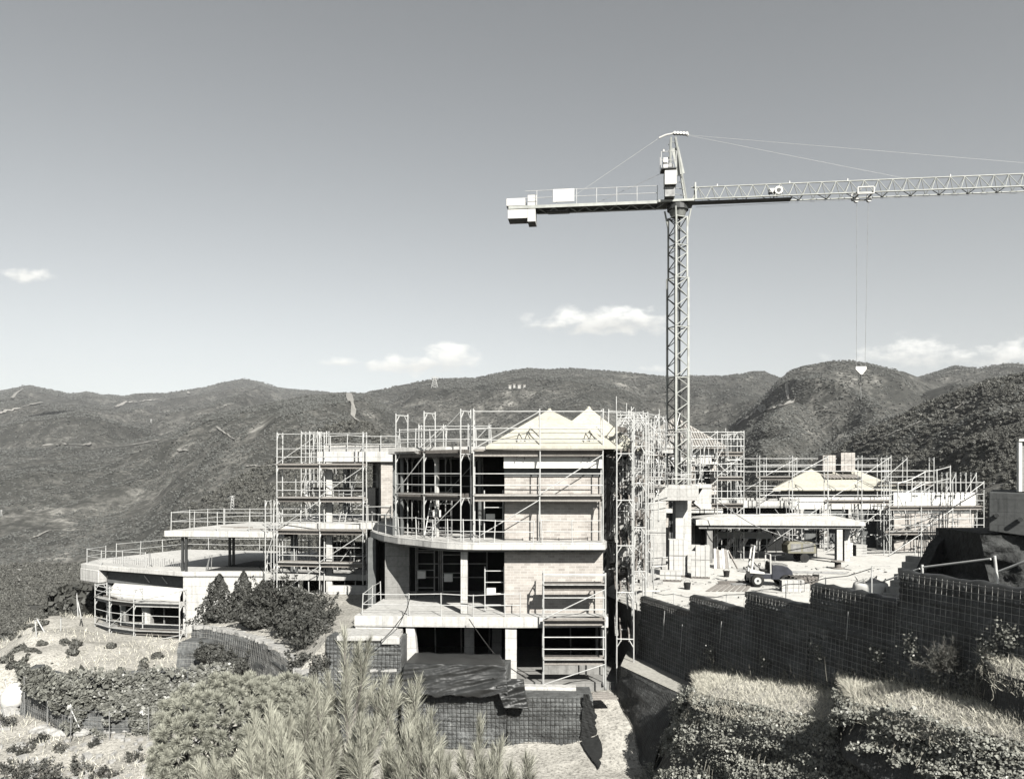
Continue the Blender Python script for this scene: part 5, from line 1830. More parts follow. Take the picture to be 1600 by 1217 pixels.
hk.add(vs, [tuple(range(nn_)), tuple(range(nn_, 2 * nn_))[::-1]] + [(i, nn_ + i, nn_ + (i + 1) % nn_, (i + 1) % nn_) for i in range(nn_)])
hko = hk.build('hook_block', 'white_paint', crane, bevel=.03)
hc = MB().tube(HB + Vector((0, 0, HZ - .36)), HB + Vector((0, 0, HZ - .8)), .045, 6)
for i in range(9):
    a0, a1 = PI * (.5 + i * .17), PI * (.5 + (i + 1) * .17)
    hc.tube(HB + JD * .13 * math.cos(a0) + Vector((0, 0, HZ - .92 + .13 * math.sin(a0))), HB + JD * .13 * math.cos(a1) + Vector((0, 0, HZ - .92 + .13 * math.sin(a1))), .04, 6)
hc.build('hook', 'steel_dark', hko)
MB().path([HB + Vector((0, 0, HZ - 1.0)), HB + Vector((.02, 0, HZ - 1.9))], .022, 5).build('chain_sling', 'steel_dull', hko)
# counter jib
CL = -11.45
for w in (-.55, .55):
    beam(crane, 'counter_chord', jp(-.9, w, 18.2), jp(CL, w, 18.2), .12, .2, 'crane_light' if w < 0 else 'crane_paint')  # far chord darker, its shade put into the colour
jbox('counter_deck', CL + .2, -.9, -.48, .48, 18.22, 18.27, 'crane_paint')
for k in range(8):
    s0, s1 = -1.0 - 1.05 * k, -1.0 - 1.05 * (k + 1)
    bar(crane, 'counter_brace', jp(s0, -.5, 18.1), jp((s0 + s1) / 2, 0, 17.9), .035, 'crane_light')
    bar(crane, 'counter_brace', jp((s0 + s1) / 2, 0, 17.9), jp(s1, -.5, 18.1), .035, 'crane_light')
bar(crane, 'counter_under_chord', jp(-.8, 0, 17.9), jp(-9.5, 0, 17.9), .04, 'crane_light')
jbox('cable_tray', -8.8, -7.3, -.3, .3, 17.92, 18.05, 'steel_dark')
for k in range(7):
    s = -1.4 - 1.35 * k
    bar(crane, 'walkway_post', jp(s, -.6, 18.3), jp(s, -.6, 19.3), .022, 'galvanised')
for z in (18.8, 19.28):
    bar(crane, 'walkway_rail', jp(-1.4, -.6, z), jp(-10.3, -.6, z), .02, 'galvanised')
jbox('counterweight', CL - .15, CL + 1.15, -.55, .55, 18.34, 18.85, 'white_paint')
jbox('counterweight', CL - .05, CL + 1.3, -.6, .6, 17.45, 18.06, 'white_paint')
jbox('counterweight', CL + 1.31, CL + 1.85, -.6, .6, 17.2, 18.06, 'white_paint')
jbox('counterweight', CL + 1.3, CL + 1.9, -.4, .4, 18.34, 19.1, 'white_paint')
jbox('jib_sign', -8.4, -6.95, -.7, -.64, 18.42, 19.3, 'white_paint')
# tower head
for w in (-.4, .4):
    beam(crane, 'head_leg', jp(.55, w, 18.3), jp(-.15, w * .25, 22.7), .1, .1, 'crane_light')
    beam(crane, 'head_leg', jp(-.6, w, 18.3), jp(-.45, w * .25, 22.7), .1, .1, 'crane_light')
for k in range(10):
    f = k / 10
    a, b = jp(.55, 0, 18.3).lerp(jp(-.15, 0, 22.7), f), jp(-.6, 0, 18.3).lerp(jp(-.45, 0, 22.7), f + .05)
    bar(crane, 'head_rung', a, b, .022, 'crane_light')
    bar(crane, 'head_rung', jp(-.6, -.4 * (1 - f * .75), 18.3 + 4.4 * f), jp(-.6, .4 * (1 - f * .75), 18.3 + 4.4 * f), .022, 'crane_light')
beam(crane, 'head_fairing', jp(.22, 0, 20.2), jp(-.18, 0, 22.0), .06, .5, 'crane_light')
h1 = MB().path([jp(-1.25, 0, 22.72), jp(-.8, 0, 22.9), jp(-.3, 0, 22.98)], .06, 6)
h1.build('head_arm', 'white_paint', crane)
h2 = MB().path([jp(-.3, 0, 22.98), jp(.4, 0, 22.93), jp(.72, 0, 22.8)], .085, 6)
h2.build('head_arm', 'white_paint', crane)
for k in range(5):
    MB().tube(jp(-.2 + .2 * k, -.12, 23.0 - .02 * k), jp(-.2 + .2 * k, .12, 23.0 - .02 * k), .1, 8).build('head_sheave', 'white_paint', crane)
# cab and platform
jbox('cab', -1.0, -.22, -1.5, -.55, 19.0, 19.95, 'white_paint', bevel=.05)
jbox('cab_support', -.95, -.3, -1.2, -.5, 18.32, 18.99, 'steel_dull')
jbox('platform', -1.2, -.2, -1.3, -.4, 20.12, 20.2, 'steel_dark')
jbox('electrical_cabinet', -1.05, -.75, -1.1, -.6, 20.22, 20.95, 'white_paint')
MB().tube(jp(-.9, -1.15, 20.72), jp(-.9, -1.0, 20.72), .17, 12).build('floodlight', 'white_paint', crane)
MB().tube(jp(-.55, -.9, 20.45), jp(-.55, -.6, 20.45), .2, 12).build('cable_reel', 'steel_dull', crane)
for s, w in ((-1.2, -1.3), (-.2, -1.3), (-1.2, -.4)):
    bar(crane, 'platform_post', jp(s, w, 20.2), jp(s, w, 21.25), .022, 'galvanised')
for z in (20.7, 21.25):
    bar(crane, 'platform_rail', jp(-1.2, -1.3, z), jp(-.2, -1.3, z), .018, 'galvanised')
MB().tube(jp(-1.05, -1.25, 21.25), jp(-1.05, -1.25, 21.4), .07, 8).build('beacon', 'white_paint', crane)
# pendant lines
bar(crane, 'pendant_line', jp(-1.25, 0, 22.72), jp(-6.9, 0, 19.1), .009, 'galvanised')
bar(crane, 'pendant_line', jp(-1.2, -.5, 20.1), jp(-5.4, -.3, 18.4), .012, 'steel_dull')
bar(crane, 'pendant_line', jp(.72, 0, 22.8), jp(14.6, 0, 19.3), .007, 'galvanised')
bar(crane, 'pendant_line', jp(.72, .05, 22.85), jp(27, 0, 19.3), .006, 'galvanised')
bar(crane, 'trolley_rope', jp(1.2, 0, 17.95), jp(11.8, 0, 18.05), .012, 'steel_dull')
bar(crane, 'trolley_rope', jp(12.2, 0, 18.05), jp(32, 0, 18.0), .012, 'steel_dull')
for s in (2.6, 7.3, 11.0, 17.4):
    MB().tube(jp(s, 0, ZT), jp(s, 0, ZT + .16), .05, 6).build('jib_lamp', 'white_paint', crane)
# ------------------------------------------------------------------ things on the yard and roofs
PZ = -6.2


def pallet(t, x, y, z, w=1.15, d=1.0, rz=0.0):
    R = Matrix.Rotation(rz, 3, 'Z')

    def bx(nm, lo, hi, mat):
        mb = MB().box(lo, hi)
        mb.v = [tuple(R @ Vector(v) + Vector((x, y, z))) for v in mb.v]
        return mb.build(nm, mat, t)
    for i in range(3):
        bx('pallet_runner', (-w / 2, -d / 2 + i * (d - .1) / 2, 0), (w / 2, -d / 2 + i * (d - .1) / 2 + .1, .09), 'plank_old')
    for i in range(6):
        bx('pallet_board', (-w / 2 + i * (w - .12) / 5, -d / 2, .092), (-w / 2 + i * (w - .12) / 5 + .12, d / 2, .12), 'plank')
    return bx


def block_pallet(label, x, y, z, nx, ny, nz, bw, bd, bh, mat, rz=0.0, drop=0, group='pallets of building blocks'):
    t = thing('block_pallet', label, 'pallet', (x, y, z), group)
    w, d = nx * bw, ny * bd
    bx = pallet(t, x, y, z, w, d, rz)
    for k in range(nz):
        for i in range(nx):
            for j in range(ny):
                if k == nz - 1 and drop and (i * 7 + j * 3) % drop == 0:
                    continue
                e = random.uniform(-.008, .008)
                bx('block', (-w / 2 + i * bw + .006 + e, -d / 2 + j * bd + .006 + e, .121 + k * bh + .003), (-w / 2 + (i + 1) * bw - .006 + e, -d / 2 + (j + 1) * bd - .006 + e, .121 + (k + 1) * bh - .003), mat)
    # strap round the load
    zz = .121 + nz * bh * .55
    for q in (-.26, .26):
        bx('strap', (w * q - .012, -d / 2 - .008, .121), (w * q + .012, -d / 2 - .002, .121 + nz * bh), 'concrete_raw')
    bx('strap', (-w / 2, -d / 2 - .016, zz), (w / 2, -d / 2 - .0085, zz + .03), 'concrete_raw')
    return t


block_pallet('tall two pallet stack of white blocks against the crane footing', 10.05, 46.6, PZ, 4, 3, 7, .27, .36, .3, 'insulation_block', -.12)
block_pallet('shorter stack of white blocks with a broken top course', 11.25, 45.9, PZ, 4, 3, 6, .27, .36, .3, 'insulation_block', -.22, drop=4)
block_pallet('low single course of white blocks on a pallet, front left of the stacks', 9.2, 44.6, PZ, 4, 3, 2, .3, .36, .22, 'insulation_block', -.2)
block_pallet('left brick pallet standing on the hipped roof', 27.3, 66.6, .15, 4, 3, 6, .28, .33, .22, 'brick', .02, group='brick pallets on the hipped roof')
block_pallet('right brick pallet standing on the hipped roof', 28.9, 66.5, .15, 4, 3, 7, .30, .33, .22, 'brick', -.03, group='brick pallets on the hipped roof')
for i, x in enumerate((27.35, 28.95)):
    t = thing('roof_platform', ('left', 'right')[i] + ' board platform under the brick pallets on the hipped roof', 'platform', (x, 65.6, -.4), 'platforms under the roof pallets')
    for k in range(5):
        beam(t, 'board', (x - .62 + .31 * k, 65.1, -.36), (x - .62 + .31 * k, 66.9, .08), .27, .05, 'plank')
    for dx in (-.5, .5):
        bar(t, 'leg', (x + dx, 66.1, -.3), (x + dx, 66.1, .1), .05, 'plank_old')

# leaning formwork panels
t = thing('formwork_panels', 'pale formwork panels leaning together beside the carport post', 'formwork', (14.0, 50.5, PZ))
for i in range(6):
    x = 13.3 + .2 * i
    beam(t, 'panel', (x, 50.2 + .05 * i, PZ), (x + .12 - .03 * i, 50.8, PZ + 1.25 - .05 * (i % 3)), .16, .05, ('white_board', 'plank', 'concrete_light')[i % 3])
beam(t, 'prop', (14.7, 50.0, PZ), (14.3, 50.8, PZ + 1.1), .08, .08, 'plank')


def heap(name, label, cx, cy, z, r, h, mat, n, seed, size=(.08, .3), cat='rubble'):
    rr = random.Random(seed)
    t = thing(name, label, cat, (cx, cy, z))
    vs = np.zeros((9, 25, 3))
    for i in range(25):
        a = 2 * PI * i / 24
        for k in range(9):
            f = k / 8
            q = r * (1 - f) * (1 + .25 * math.sin(3 * a + seed))
            vs[k, i] = (cx + q * math.cos(a), cy + q * .7 * math.sin(a), z - .02 + h * (f ** .8))
    vs[..., 2] += np.maximum(0, fbm(vs[..., 0] * 3, vs[..., 1] * 3, 3, seed)) * .25
    vs[:, -1] = vs[:, 0]
    grid_obj('mound', vs, mat, t)
    mb = MB()
    for i in range(n):
        a, q = rr.uniform(0, 6.28), r * rr.random() ** .6
        s = rr.uniform(*size)
        x, y = cx + q * math.cos(a), cy + q * .7 * math.sin(a)
        zz = z + h * max(0, 1 - q / r) ** .8
        mb.box((x - s, y - s * .5, zz - .05), (x + s, y + s * .5, zz + s * .5), rr.uniform(0, 3))
    tag(mb.build('debris', mat, t), kind='stuff')


heap('rubble_heap', 'flat heap of rubble and offcuts on the yard behind the block stacks', 15.5, 49.0, PZ, 1.1, .25, 'stone_light', 40, 3)
heap('rubble_heap', 'rubble spilled at the foot of the crane footing scaffold', 7.3, 43.5, PZ, 1.2, .2, 'stone_light', 40, 5)
heap('rubble_heap', 'mound of pale broken concrete behind the far end of the stairs', 33.0, 54, PZ, 2.2, 1.3, 'stone_light', 70, 9)
heap('rubble_heap', 'pale debris against the yard edge near the stepped wall', 7.4, 33.0, PZ, 1.0, .2, 'stone_light', 40, 13)

# big bag of aggregate
t = thing('bulk_bag', 'open white bulk bag of aggregate behind the stepped wall', 'bulk bag', (16.8, 36.0, PZ))
vs = np.zeros((14, 33, 3))
for i in range(33):
    a = 2 * PI * i / 32
    for k in range(14):
        f = k / 13
        q = .62 * (1 + .12 * math.sin(PI * f)) * (1 + .06 * math.cos(4 * a)) * (.9 if f > .95 else 1)
        vs[k, i] = (16.8 + q * math.cos(a) * 1.15, 36.0 + q * math.sin(a), PZ + 1.15 * f)
j = fbm(vs[..., 0] * 3 + vs[..., 1] * 2, vs[..., 2] * 4, 3, 5) * .12
vs[..., 1] -= j
vs[:, -1] = vs[:, 0]
grid_obj('bag', vs, 'white_board', t)
hp_ = np.zeros((6, 33, 3))
for i in range(33):
    a = 2 * PI * i / 32
    for k in range(6):
        f = k / 5
        hp_[k, i] = (16.8 + .66 * (1 - f) * math.cos(a), 36 + .58 * (1 - f) * math.sin(a), PZ + 1.02 + .3 * f ** .7 + .05 * math.sin(5 * a + k))
hp_[:, -1] = hp_[:, 0]
grid_obj('aggregate', hp_, 'stone_light', t)
for a in (.8, 2.3, 3.9, 5.4):
    MB().path([(16.8 + .6 * math.cos(a), 36 + .55 * math.sin(a), PZ + 1.1), (16.8 + .75 * math.cos(a), 36 + .65 * math.sin(a), PZ + 1.35), (16.8 + .5 * math.cos(a + .2), 36 + .5 * math.sin(a + .2), PZ + 1.12)], .025, 5).build('lifting_loop', 'concrete_light', t)

# small site forklift
fk = thing('site_forklift', 'small navy site forklift with white roll bar and mast on the yard', 'forklift', (14.2, 42.6, PZ))
FX, FY = 14.15, 42.6


def wheel(x, y, r, w):
    o = MB()
    n = 20
    vs, fs = [], []
    prof = [(.55 * r, -w / 2), (.92 * r, -w / 2), (r, -w * .3), (r, w * .3), (.92 * r, w / 2), (.55 * r, w / 2)]
    for i in range(n):
        a = 2 * PI * i / n
        for q, d in prof:
            vs.append((x + q * math.cos(a), y + d, PZ + r + q * math.sin(a)))
    m = len(prof)
    for i in range(n):
        for k in range(m - 1):
            fs.append((i * m + k, ((i + 1) % n) * m + k, ((i + 1) % n) * m + k + 1, i * m + k + 1))
    o.add(vs, fs)
    wo_ = o.build('wheel', 'rubber', fk, smooth=True)
    MB().tube((x, y - w * .42, PZ + r), (x, y + w * .42, PZ + r), .56 * r, 14).build('rim', 'galvanised', wo_)
    MB().tube((x, y - w * .5, PZ + r), (x, y - w * .42, PZ + r), .18 * r, 10).build('hub', 'steel_dark', wo_)


for y in (FY - .55, FY + .55):
    wheel(FX - .72, y, .36, .26)
    wheel(FX + .85, y, .33, .24)
MB().prism([(FX - 1.05, FY - .42), (FX + .1, FY - .45), (FX + .1, FY + .45), (FX - 1.05, FY + .42)], PZ + .42, [PZ + .78, PZ + .72, PZ + .72, PZ + .78]).build('chassis', 'navy_paint', fk, bevel=.03)
hd = MB()
pr = [(.12, .38), (.12, 1.22), (.5, 1.25), (.95, 1.12), (1.22, .88), (1.3, .6), (1.2, .38)]
vs = [(FX + a, FY + s * (.46 if 0 < i < 6 else .44), PZ + b) for s in (-1, 1) for i, (a, b) in enumerate(pr)]
m = len(pr)
hd.add(vs, [tuple(range(m)), tuple(range(m, 2 * m))[::-1]] + [(i, m + i, m + (i + 1) % m, (i + 1) % m) for i in range(m)])
hd.build('engine_cover', 'navy_paint', fk, bevel=.04)
MB().prism([(FX + .1, FY - .47), (FX + .98, FY - .47), (FX + .98, FY + .47), (FX + .1, FY + .47)], [PZ + 1.225, PZ + 1.13, PZ + 1.13, PZ + 1.225], [PZ + 1.28, PZ + 1.2, PZ + 1.2, PZ + 1.28]).build('cover_top', 'concrete_raw', fk)
MB().box((FX - .35, FY - .25, PZ + .8), (FX + .05, FY + .25, PZ + .9)).build('seat', 'rubber', fk, bevel=.04)
MB().box((FX - .02, FY - .25, PZ + .9), (FX + .08, FY + .25, PZ + 1.35)).build('seat_back', 'rubber', fk, bevel=.04)
for y in (FY - .42, FY + .42):
    MB().path([(FX + .06, y, PZ + .7), (FX + .04, y, PZ + 1.75)], .04, 6).build('roll_bar', 'white_paint', fk)
bar(fk, 'roll_bar', (FX + .04, FY - .42, PZ + 1.75), (FX + .04, FY + .42, PZ + 1.75), .04, 'white_paint')
for y in (FY - .28, FY + .28):
    beam(fk, 'mast', (FX - 1.02, y, PZ + .25), (FX - .78, y, PZ + 2.25), .09, .09, 'white_paint')
for f in (.25, .6, .98):
    a, b = Vector((FX - 1.02, 0, PZ + .25)), Vector((FX - .78, 0, PZ + 2.25))
    p = a.lerp(b, f)
    beam(fk, 'mast_crossbar', (p.x, FY - .28, p.z), (p.x, FY + .28, p.z), .07, .07, 'white_paint')
MB().path([(FX - .85, FY - .1, PZ + 1.4), (FX - .6, FY - .1, PZ + 1.1), (FX - .45, FY - .1, PZ + 1.15)], .035, 6).build('steering_column', 'steel_dark', fk)
MB().tube((FX - .5, FY - .22, PZ + 1.18), (FX - .5, FY - .22, PZ + 1.2), .001, 3).build('steering_pin', 'steel_dark', fk) if False else None
st_ = MB()
for i in range(16):
    a0, a1 = 2 * PI * i / 16, 2 * PI * (i + 1) / 16
    st_.tube((FX - .47 + .05 * math.cos(a0), FY - .1 + .17 * math.sin(a0), PZ + 1.15 + .12 * math.cos(a0)), (FX - .47 + .05 * math.cos(a1), FY - .1 + .17 * math.sin(a1), PZ + 1.15 + .12 * math.cos(a1)), .018, 5)
st_.build('steering_wheel', 'steel_dark', fk)
MB().prism([(FX - 1.1, FY - .5), (FX - .3, FY - .5), (FX - .3, FY - .44), (FX - 1.1, FY - .44)], [PZ + .76, PZ + .7, PZ + .7, PZ + .76], [PZ + 1.0, PZ + .8, PZ + .8, PZ + 1.0]).build('mudguard', 'white_paint', fk)
for y in (FY - .2, FY + .2):
    beam(fk, 'fork', (FX - 1.05, y, PZ + .12), (FX - 2.0, y, PZ + .08), .1, .045, 'steel_dull')

# stacked empty pallets beside the forklift
t = thing('empty_pallets', 'stack of empty wooden pallets right of the forklift', 'pallets', (15.6, 41.4, PZ))
for k in range(5):
    pallet(t, 15.65 + random.uniform(-.05, .05), 41.3 + random.uniform(-.05, .05), PZ + .145 * k, 1.2, 1.0, .08 + random.uniform(-.08, .08))
t = thing('block_stack', 'low stack of pale hollow blocks before the empty pallets', 'blocks', (14.6, 40.6, PZ))
for i in range(5):
    for k in range(3 - (i == 4)):
        boxpart(t, 'block', (14.2 + .3 * i, 40.4, PZ + .2 * k), (14.48 + .3 * i, 40.8, PZ + .195 + .2 * k), 'concrete_pale')
t = thing('plank_pile', 'loose boards lying flat on the yard left of the forklift', 'planks', (11.6, 41.5, PZ))
for i in range(7):
    beam(t, 'plank', (10.3 + .32 * i, 40.4, PZ + .03), (11.5 + .3 * i, 42.8, PZ + .04), .2, .04, 'plank')
t = thing('plank_pile', 'dark boards and bars lying behind the forklift', 'planks', (12.3, 43.2, PZ))
for i in range(4):
    beam(t, 'plank', (11.6, 43.0 + .1 * i, PZ + .04 + .03 * i), (13.4, 42.9 + .15 * i, PZ + .05 + .03 * i), .09, .05, 'plank_old')

# towable compressor under the carport
cpz = thing('site_compressor', 'olive towable compressor standing under the carport', 'compressor', (20.2, 54.3, PZ))
CX, CY = 20.3, 54.3
pr = [(-1.0, .62), (-1.05, 1.15), (-.85, 1.42), (.7, 1.42), (.98, 1.2), (1.0, .62)]
vs = [(CX + a, CY + s * .6, PZ + b) for s in (-1, 1) for a, b in pr]
m = len(pr)
MB().add(vs, [tuple(range(m))[::-1], tuple(range(m, 2 * m))] + [(i, (i + 1) % m, m + (i + 1) % m, m + i) for i in range(m)]).build('housing', 'olive_paint', cpz, bevel=.05)
for s in (-1, 1):
    MB().tube((CX + .15, CY + s * .5, PZ + .32), (CX + .15, CY + s * .68, PZ + .32), .32, 16).build('wheel', 'rubber', cpz)
beam(cpz, 'drawbar', (CX - 1.0, CY, PZ + .5), (CX - 2.1, CY, PZ + .42), .09, .09, 'steel_dark')
bar(cpz, 'prop_stand', (CX - 1.7, CY, PZ), (CX - 1.7, CY, PZ + .45), .04, 'steel_dull')
boxpart(cpz, 'side_panel', (CX - .8, CY - .612, PZ + .75), (CX - .1, CY - .601, PZ + 1.3), 'concrete_raw')
boxpart(cpz, 'side_panel', (CX + .05, CY - .612, PZ + .75), (CX + .8, CY - .601, PZ + 1.3), 'concrete_raw')

# things under and behind the carport
for x, y, w, h, m, lab in ((24.8, 57.5, .7, 1.0, 'white_board', 'white crate of fittings at the right end of the carport'), (25.9, 57.8, .8, .8, 'concrete_light', 'pale crate beside the white crate behind the carport'),
                           (22.0, 58.0, .9, 1.1, 'concrete_raw', 'grey crate in the shade of the carport')):
    t = thing('crate', lab, 'crate', (x, y, PZ))
    for i in range(4):
        boxpart(t, 'slat', (x, y - .02, PZ + h * i / 4 + .01), (x + w, y + .02, PZ + h * (i + 1) / 4 - .02), m)
    boxpart(t, 'side', (x, y + .021, PZ), (x + .03, y + w, PZ + h), m)
    boxpart(t, 'side', (x + w - .03, y + .021, PZ), (x + w, y + w, PZ + h), m)
    boxpart(t, 'lid', (x - .02, y - .03, PZ + h), (x + w + .02, y + w, PZ + h + .04), m)

# the white scaffold boards stored under the carport
t = thing('board_rack', 'rack with one long pale board at the back of the carport', 'rack', (17.5, 58.5, PZ))
for x in (15.6, 17.3, 19.4):
    bar(t, 'upright', (x, 58.5, PZ), (x, 58.5, PZ + 2.2), .05, 'galvanised')
beam(t, 'shelf', (15.2, 58.5, PZ + 1.55), (19.8, 58.5, PZ + 1.5), .12, .5, 'white_board')
bar(t, 'tie', (15.6, 58.45, PZ + .7), (19.4, 58.45, PZ + .75), .03, 'galvanised')


# ropes, hoses and the rail along the stepped wall
def hose(name, label, pts, r, mat, cat):
    mb = MB()
    P = [Vector(p) for p in pts]
    out = []
    for i in range(len(P) - 1):
        p0, p1, p2, p3 = P[max(0, i - 1)], P[i], P[i + 1], P[min(len(P) - 1, i + 2)]
        for k in range(6):
            u = k / 6
            out.append(.5 * ((2 * p1) + (-p0 + p2) * u + (2 * p0 - 5 * p1 + 4 * p2 - p3) * u * u + (-p0 + 3 * p1 - 3 * p2 + p3) * u ** 3))
    out.append(P[-1])
    mb.path(out, r, 5)
    return tag(mb.build(name, mat, smooth=True), label, cat)


hose('hose', 'dark hose hanging from the crane footing down over the carport roof', [V(1117, 779, 52.0), V(1150, 803, 51.0), V(1180, 821, 51.0), V(1210, 833, 51.5), V(1257, 847, 53), V(1300, 851, 54)], .03, 'steel_dull', 'hose')
hose('cable', 'taut dark cable rising across the pale annex to the right', [V(1370, 842, 42), V(1377, 838, 42), V(1462, 806, 40), V(1520, 774, 38), V(1553, 755, 36)], .028, 'steel_dull', 'cable')
hose('cable', 'thin slack cable rising to the cut cabin at the right', [V(1400, 838, 44), V(1470, 815, 42), V(1530, 787, 40)], .015, 'galvanised', 'cable')
hose('hose', 'black hose hanging from the lower terrace to the mesh wall', [V(640, 935, 32.6), V(634, 955, 32.3), V(622, 972, 31.6), V(607, 990, 31.2), V(590, 1003, 30.9), V(570, 1000, 30.9)], .02, 'rubber', 'hose')
hose('hose', 'black hose running from the terrace edge down to the concrete column', [V(733, 967, 32.3), V(745, 985, 32), V(765, 1012, 31.8), V(785, 1035, 31.6), V(800, 1045, 31.5), V(822, 1060, 31.2)], .02, 'rubber', 'hose')
W = []
for px, py in ((1035, 935), (1080, 930), (1135, 929), (1190, 922), (1228, 912), (1300, 903), (1345, 895), (1382, 905)):
    W.append(py)
rope = thing('rope_rail', 'rope rail on thin stakes along the lip of the stepped wall', 'railing', (6.2, 33.5, PZ))
pts = [V(1020, 925, 35.0), V(1053, 928, 33.8), V(1096, 932, 33.0), V(1135, 929, 31.5), V(1190, 921, 29.8), V(1228, 913, 28.8), V(1290, 903, 27.0), V(1362, 888, 25.2)]
for i, p in enumerate(pts):
    bar(rope, 'stake', (p.x, p.y, p.z - .95), (p.x, p.y, p.z + .05), .02, 'galvanised')
    if i:
        q = pts[i - 1]
        mid = q.lerp(p, .5) - Vector((0, 0, .08))
        bar(rope, 'rope', q, mid, .016, 'steel_dull')
        bar(rope, 'rope', mid, p, .016, 'steel_dull')
rail2 = thing('guard_railing', 'stout pale tube rail on two posts above the highest step of the dark wall', 'railing', V(1441, 900, 20.5))
bar(rail2, 'post', V(1441, 901, 20.6), V(1441, 882, 20.6), .035, 'galvanised')
bar(rail2, 'post', V(1559, 915, 18.6), V(1554, 868, 18.6), .035, 'galvanised')
bar(rail2, 'rail', V(1380, 908, 21.8), V(1437, 888, 20.8), .022, 'galvanised')
bar(rail2, 'rail', V(1443, 886, 20.5), V(1548, 873, 18.9), .028, 'galvanised')
bar(rail2, 'rail', V(1560, 893, 18.5), V(1640, 862, 17.5), .03, 'galvanised')
bar(rail2, 'post', V(1362, 895, 24.0), V(1362, 930, 24.0), .022, 'galvanised')
# spoil sack at far left
t = thing('rubble_sack', 'white sack slumped at the left end of the ivy grown wall', 'sack', (-24.6, 37.6, -11.4))
vs = np.zeros((12, 25, 3))
for i in range(25):
    a = 2 * PI * i / 24
    for k in range(12):
        f = k / 11
        q = .5 * math.sin(PI * (.12 + .85 * f)) ** .6
        vs[k, i] = (-24.5 + q * 1.1 * math.cos(a) + .25 * f, 37.5 + q * .7 * math.sin(a), -11.5 + 1.3 * f)
vs[..., 0] += fbm(vs[..., 0] * 4, vs[..., 2] * 4, 3, 4) * .12
vs[:, -1] = vs[:, 0]
grid_obj('sack', vs, 'white_board', t)
boxpart(t, 'tie', (-24.36, 37.42, -10.28), (-24.2, 37.56, -10.18), 'concrete_raw')

# ------------------------------------------------------------------ far pylons and farmhouse
def pylon(label, px, py, Y, h, w):
    b = hit(px, py, 200)
    if b is None:
        return
    s = b.y / Y
    t = thing('power_pylon', label, 'pylon', b, 'power pylons on the hills')
    r = .018 * h
    for dx in (-1, 1):
        bar(t, 'leg', b + Vector((dx * w, 0, -1)), b + Vector((dx * w * .2, 0, h)), r, 'galvanised')
    for k in range(5):
        z0, z1 = h * k / 5, h * (k + 1) / 5
        f0, f1 = 1 - .8 * k / 5, 1 - .8 * (k + 1) / 5
        bar(t, 'brace', b + Vector((-w * f0, 0, z0)), b + Vector((w * f1, 0, z1)), r * .8, 'galvanised')
        bar(t, 'brace', b + Vector((w * f0, 0, z0)), b + Vector((-w * f1, 0, z1)), r * .8, 'galvanised')
    for z in (.72, .86, .97):
        bar(t, 'arm', b + Vector((-w * 1.1, 0, h * z)), b + Vector((w * 1.1, 0, h * z)), r, 'galvanised')


pylon('power pylon on the hillside above the upper wing slab', 363, 797, 420, 9, 1.5)
pylon('power pylon at the left edge of the picture', 2, 808, 300, 6, 1.1)
pylon('tiny pylon on the ridge left of the twin roofs', 679, 606, 2400, 26, 8)
pylon('tiny pylon on the far left hill', 236, 662, 1500, 14, 3)
fh = hit(806, 607, 300)
if fh is not None:
    t = thing('farmhouse', 'tiny white farmhouse on the wooded mountain above the twin roofs', 'house', fh)
    for i, (dx, w, h) in enumerate(((-14, 5, 1), (-5, 4, 2.5), (4, 6, 2), (15, 4, 1.5))):
        boxpart(t, 'wall', (fh.x + dx, fh.y, fh.z - 2), (fh.x + dx + w, fh.y + 10, fh.z + h + 4), 'concrete_light')
        boxpart(t, 'roof', (fh.x + dx - 1, fh.y - 1, fh.z + h + 4.01), (fh.x + dx + w + 1, fh.y + 11, fh.z + h + 5), 'clay_tile')
hh_ = hit(28, 894, 70)
if hh_ is not None:
    t = thing('stone_hut', 'small pale hut among the bushes at the left', 'hut', hh_)
    boxpart(t, 'wall', (hh_.x - 1.2, hh_.y, hh_.z - .5), (hh_.x + 1.6, hh_.y + 2, hh_.z + 1.2), 'stone_light')
    MB().prism([(hh_.x - 1.4, hh_.y - .2), (hh_.x + 1.8, hh_.y - .2), (hh_.x + 1.8, hh_.y + 2.2), (hh_.x - 1.4, hh_.y + 2.2)], hh_.z + 1.2, [hh_.z + 1.3, hh_.z + 1.3, hh_.z + 1.8, hh_.z + 1.8]).build('roof', 'stone_light', t)

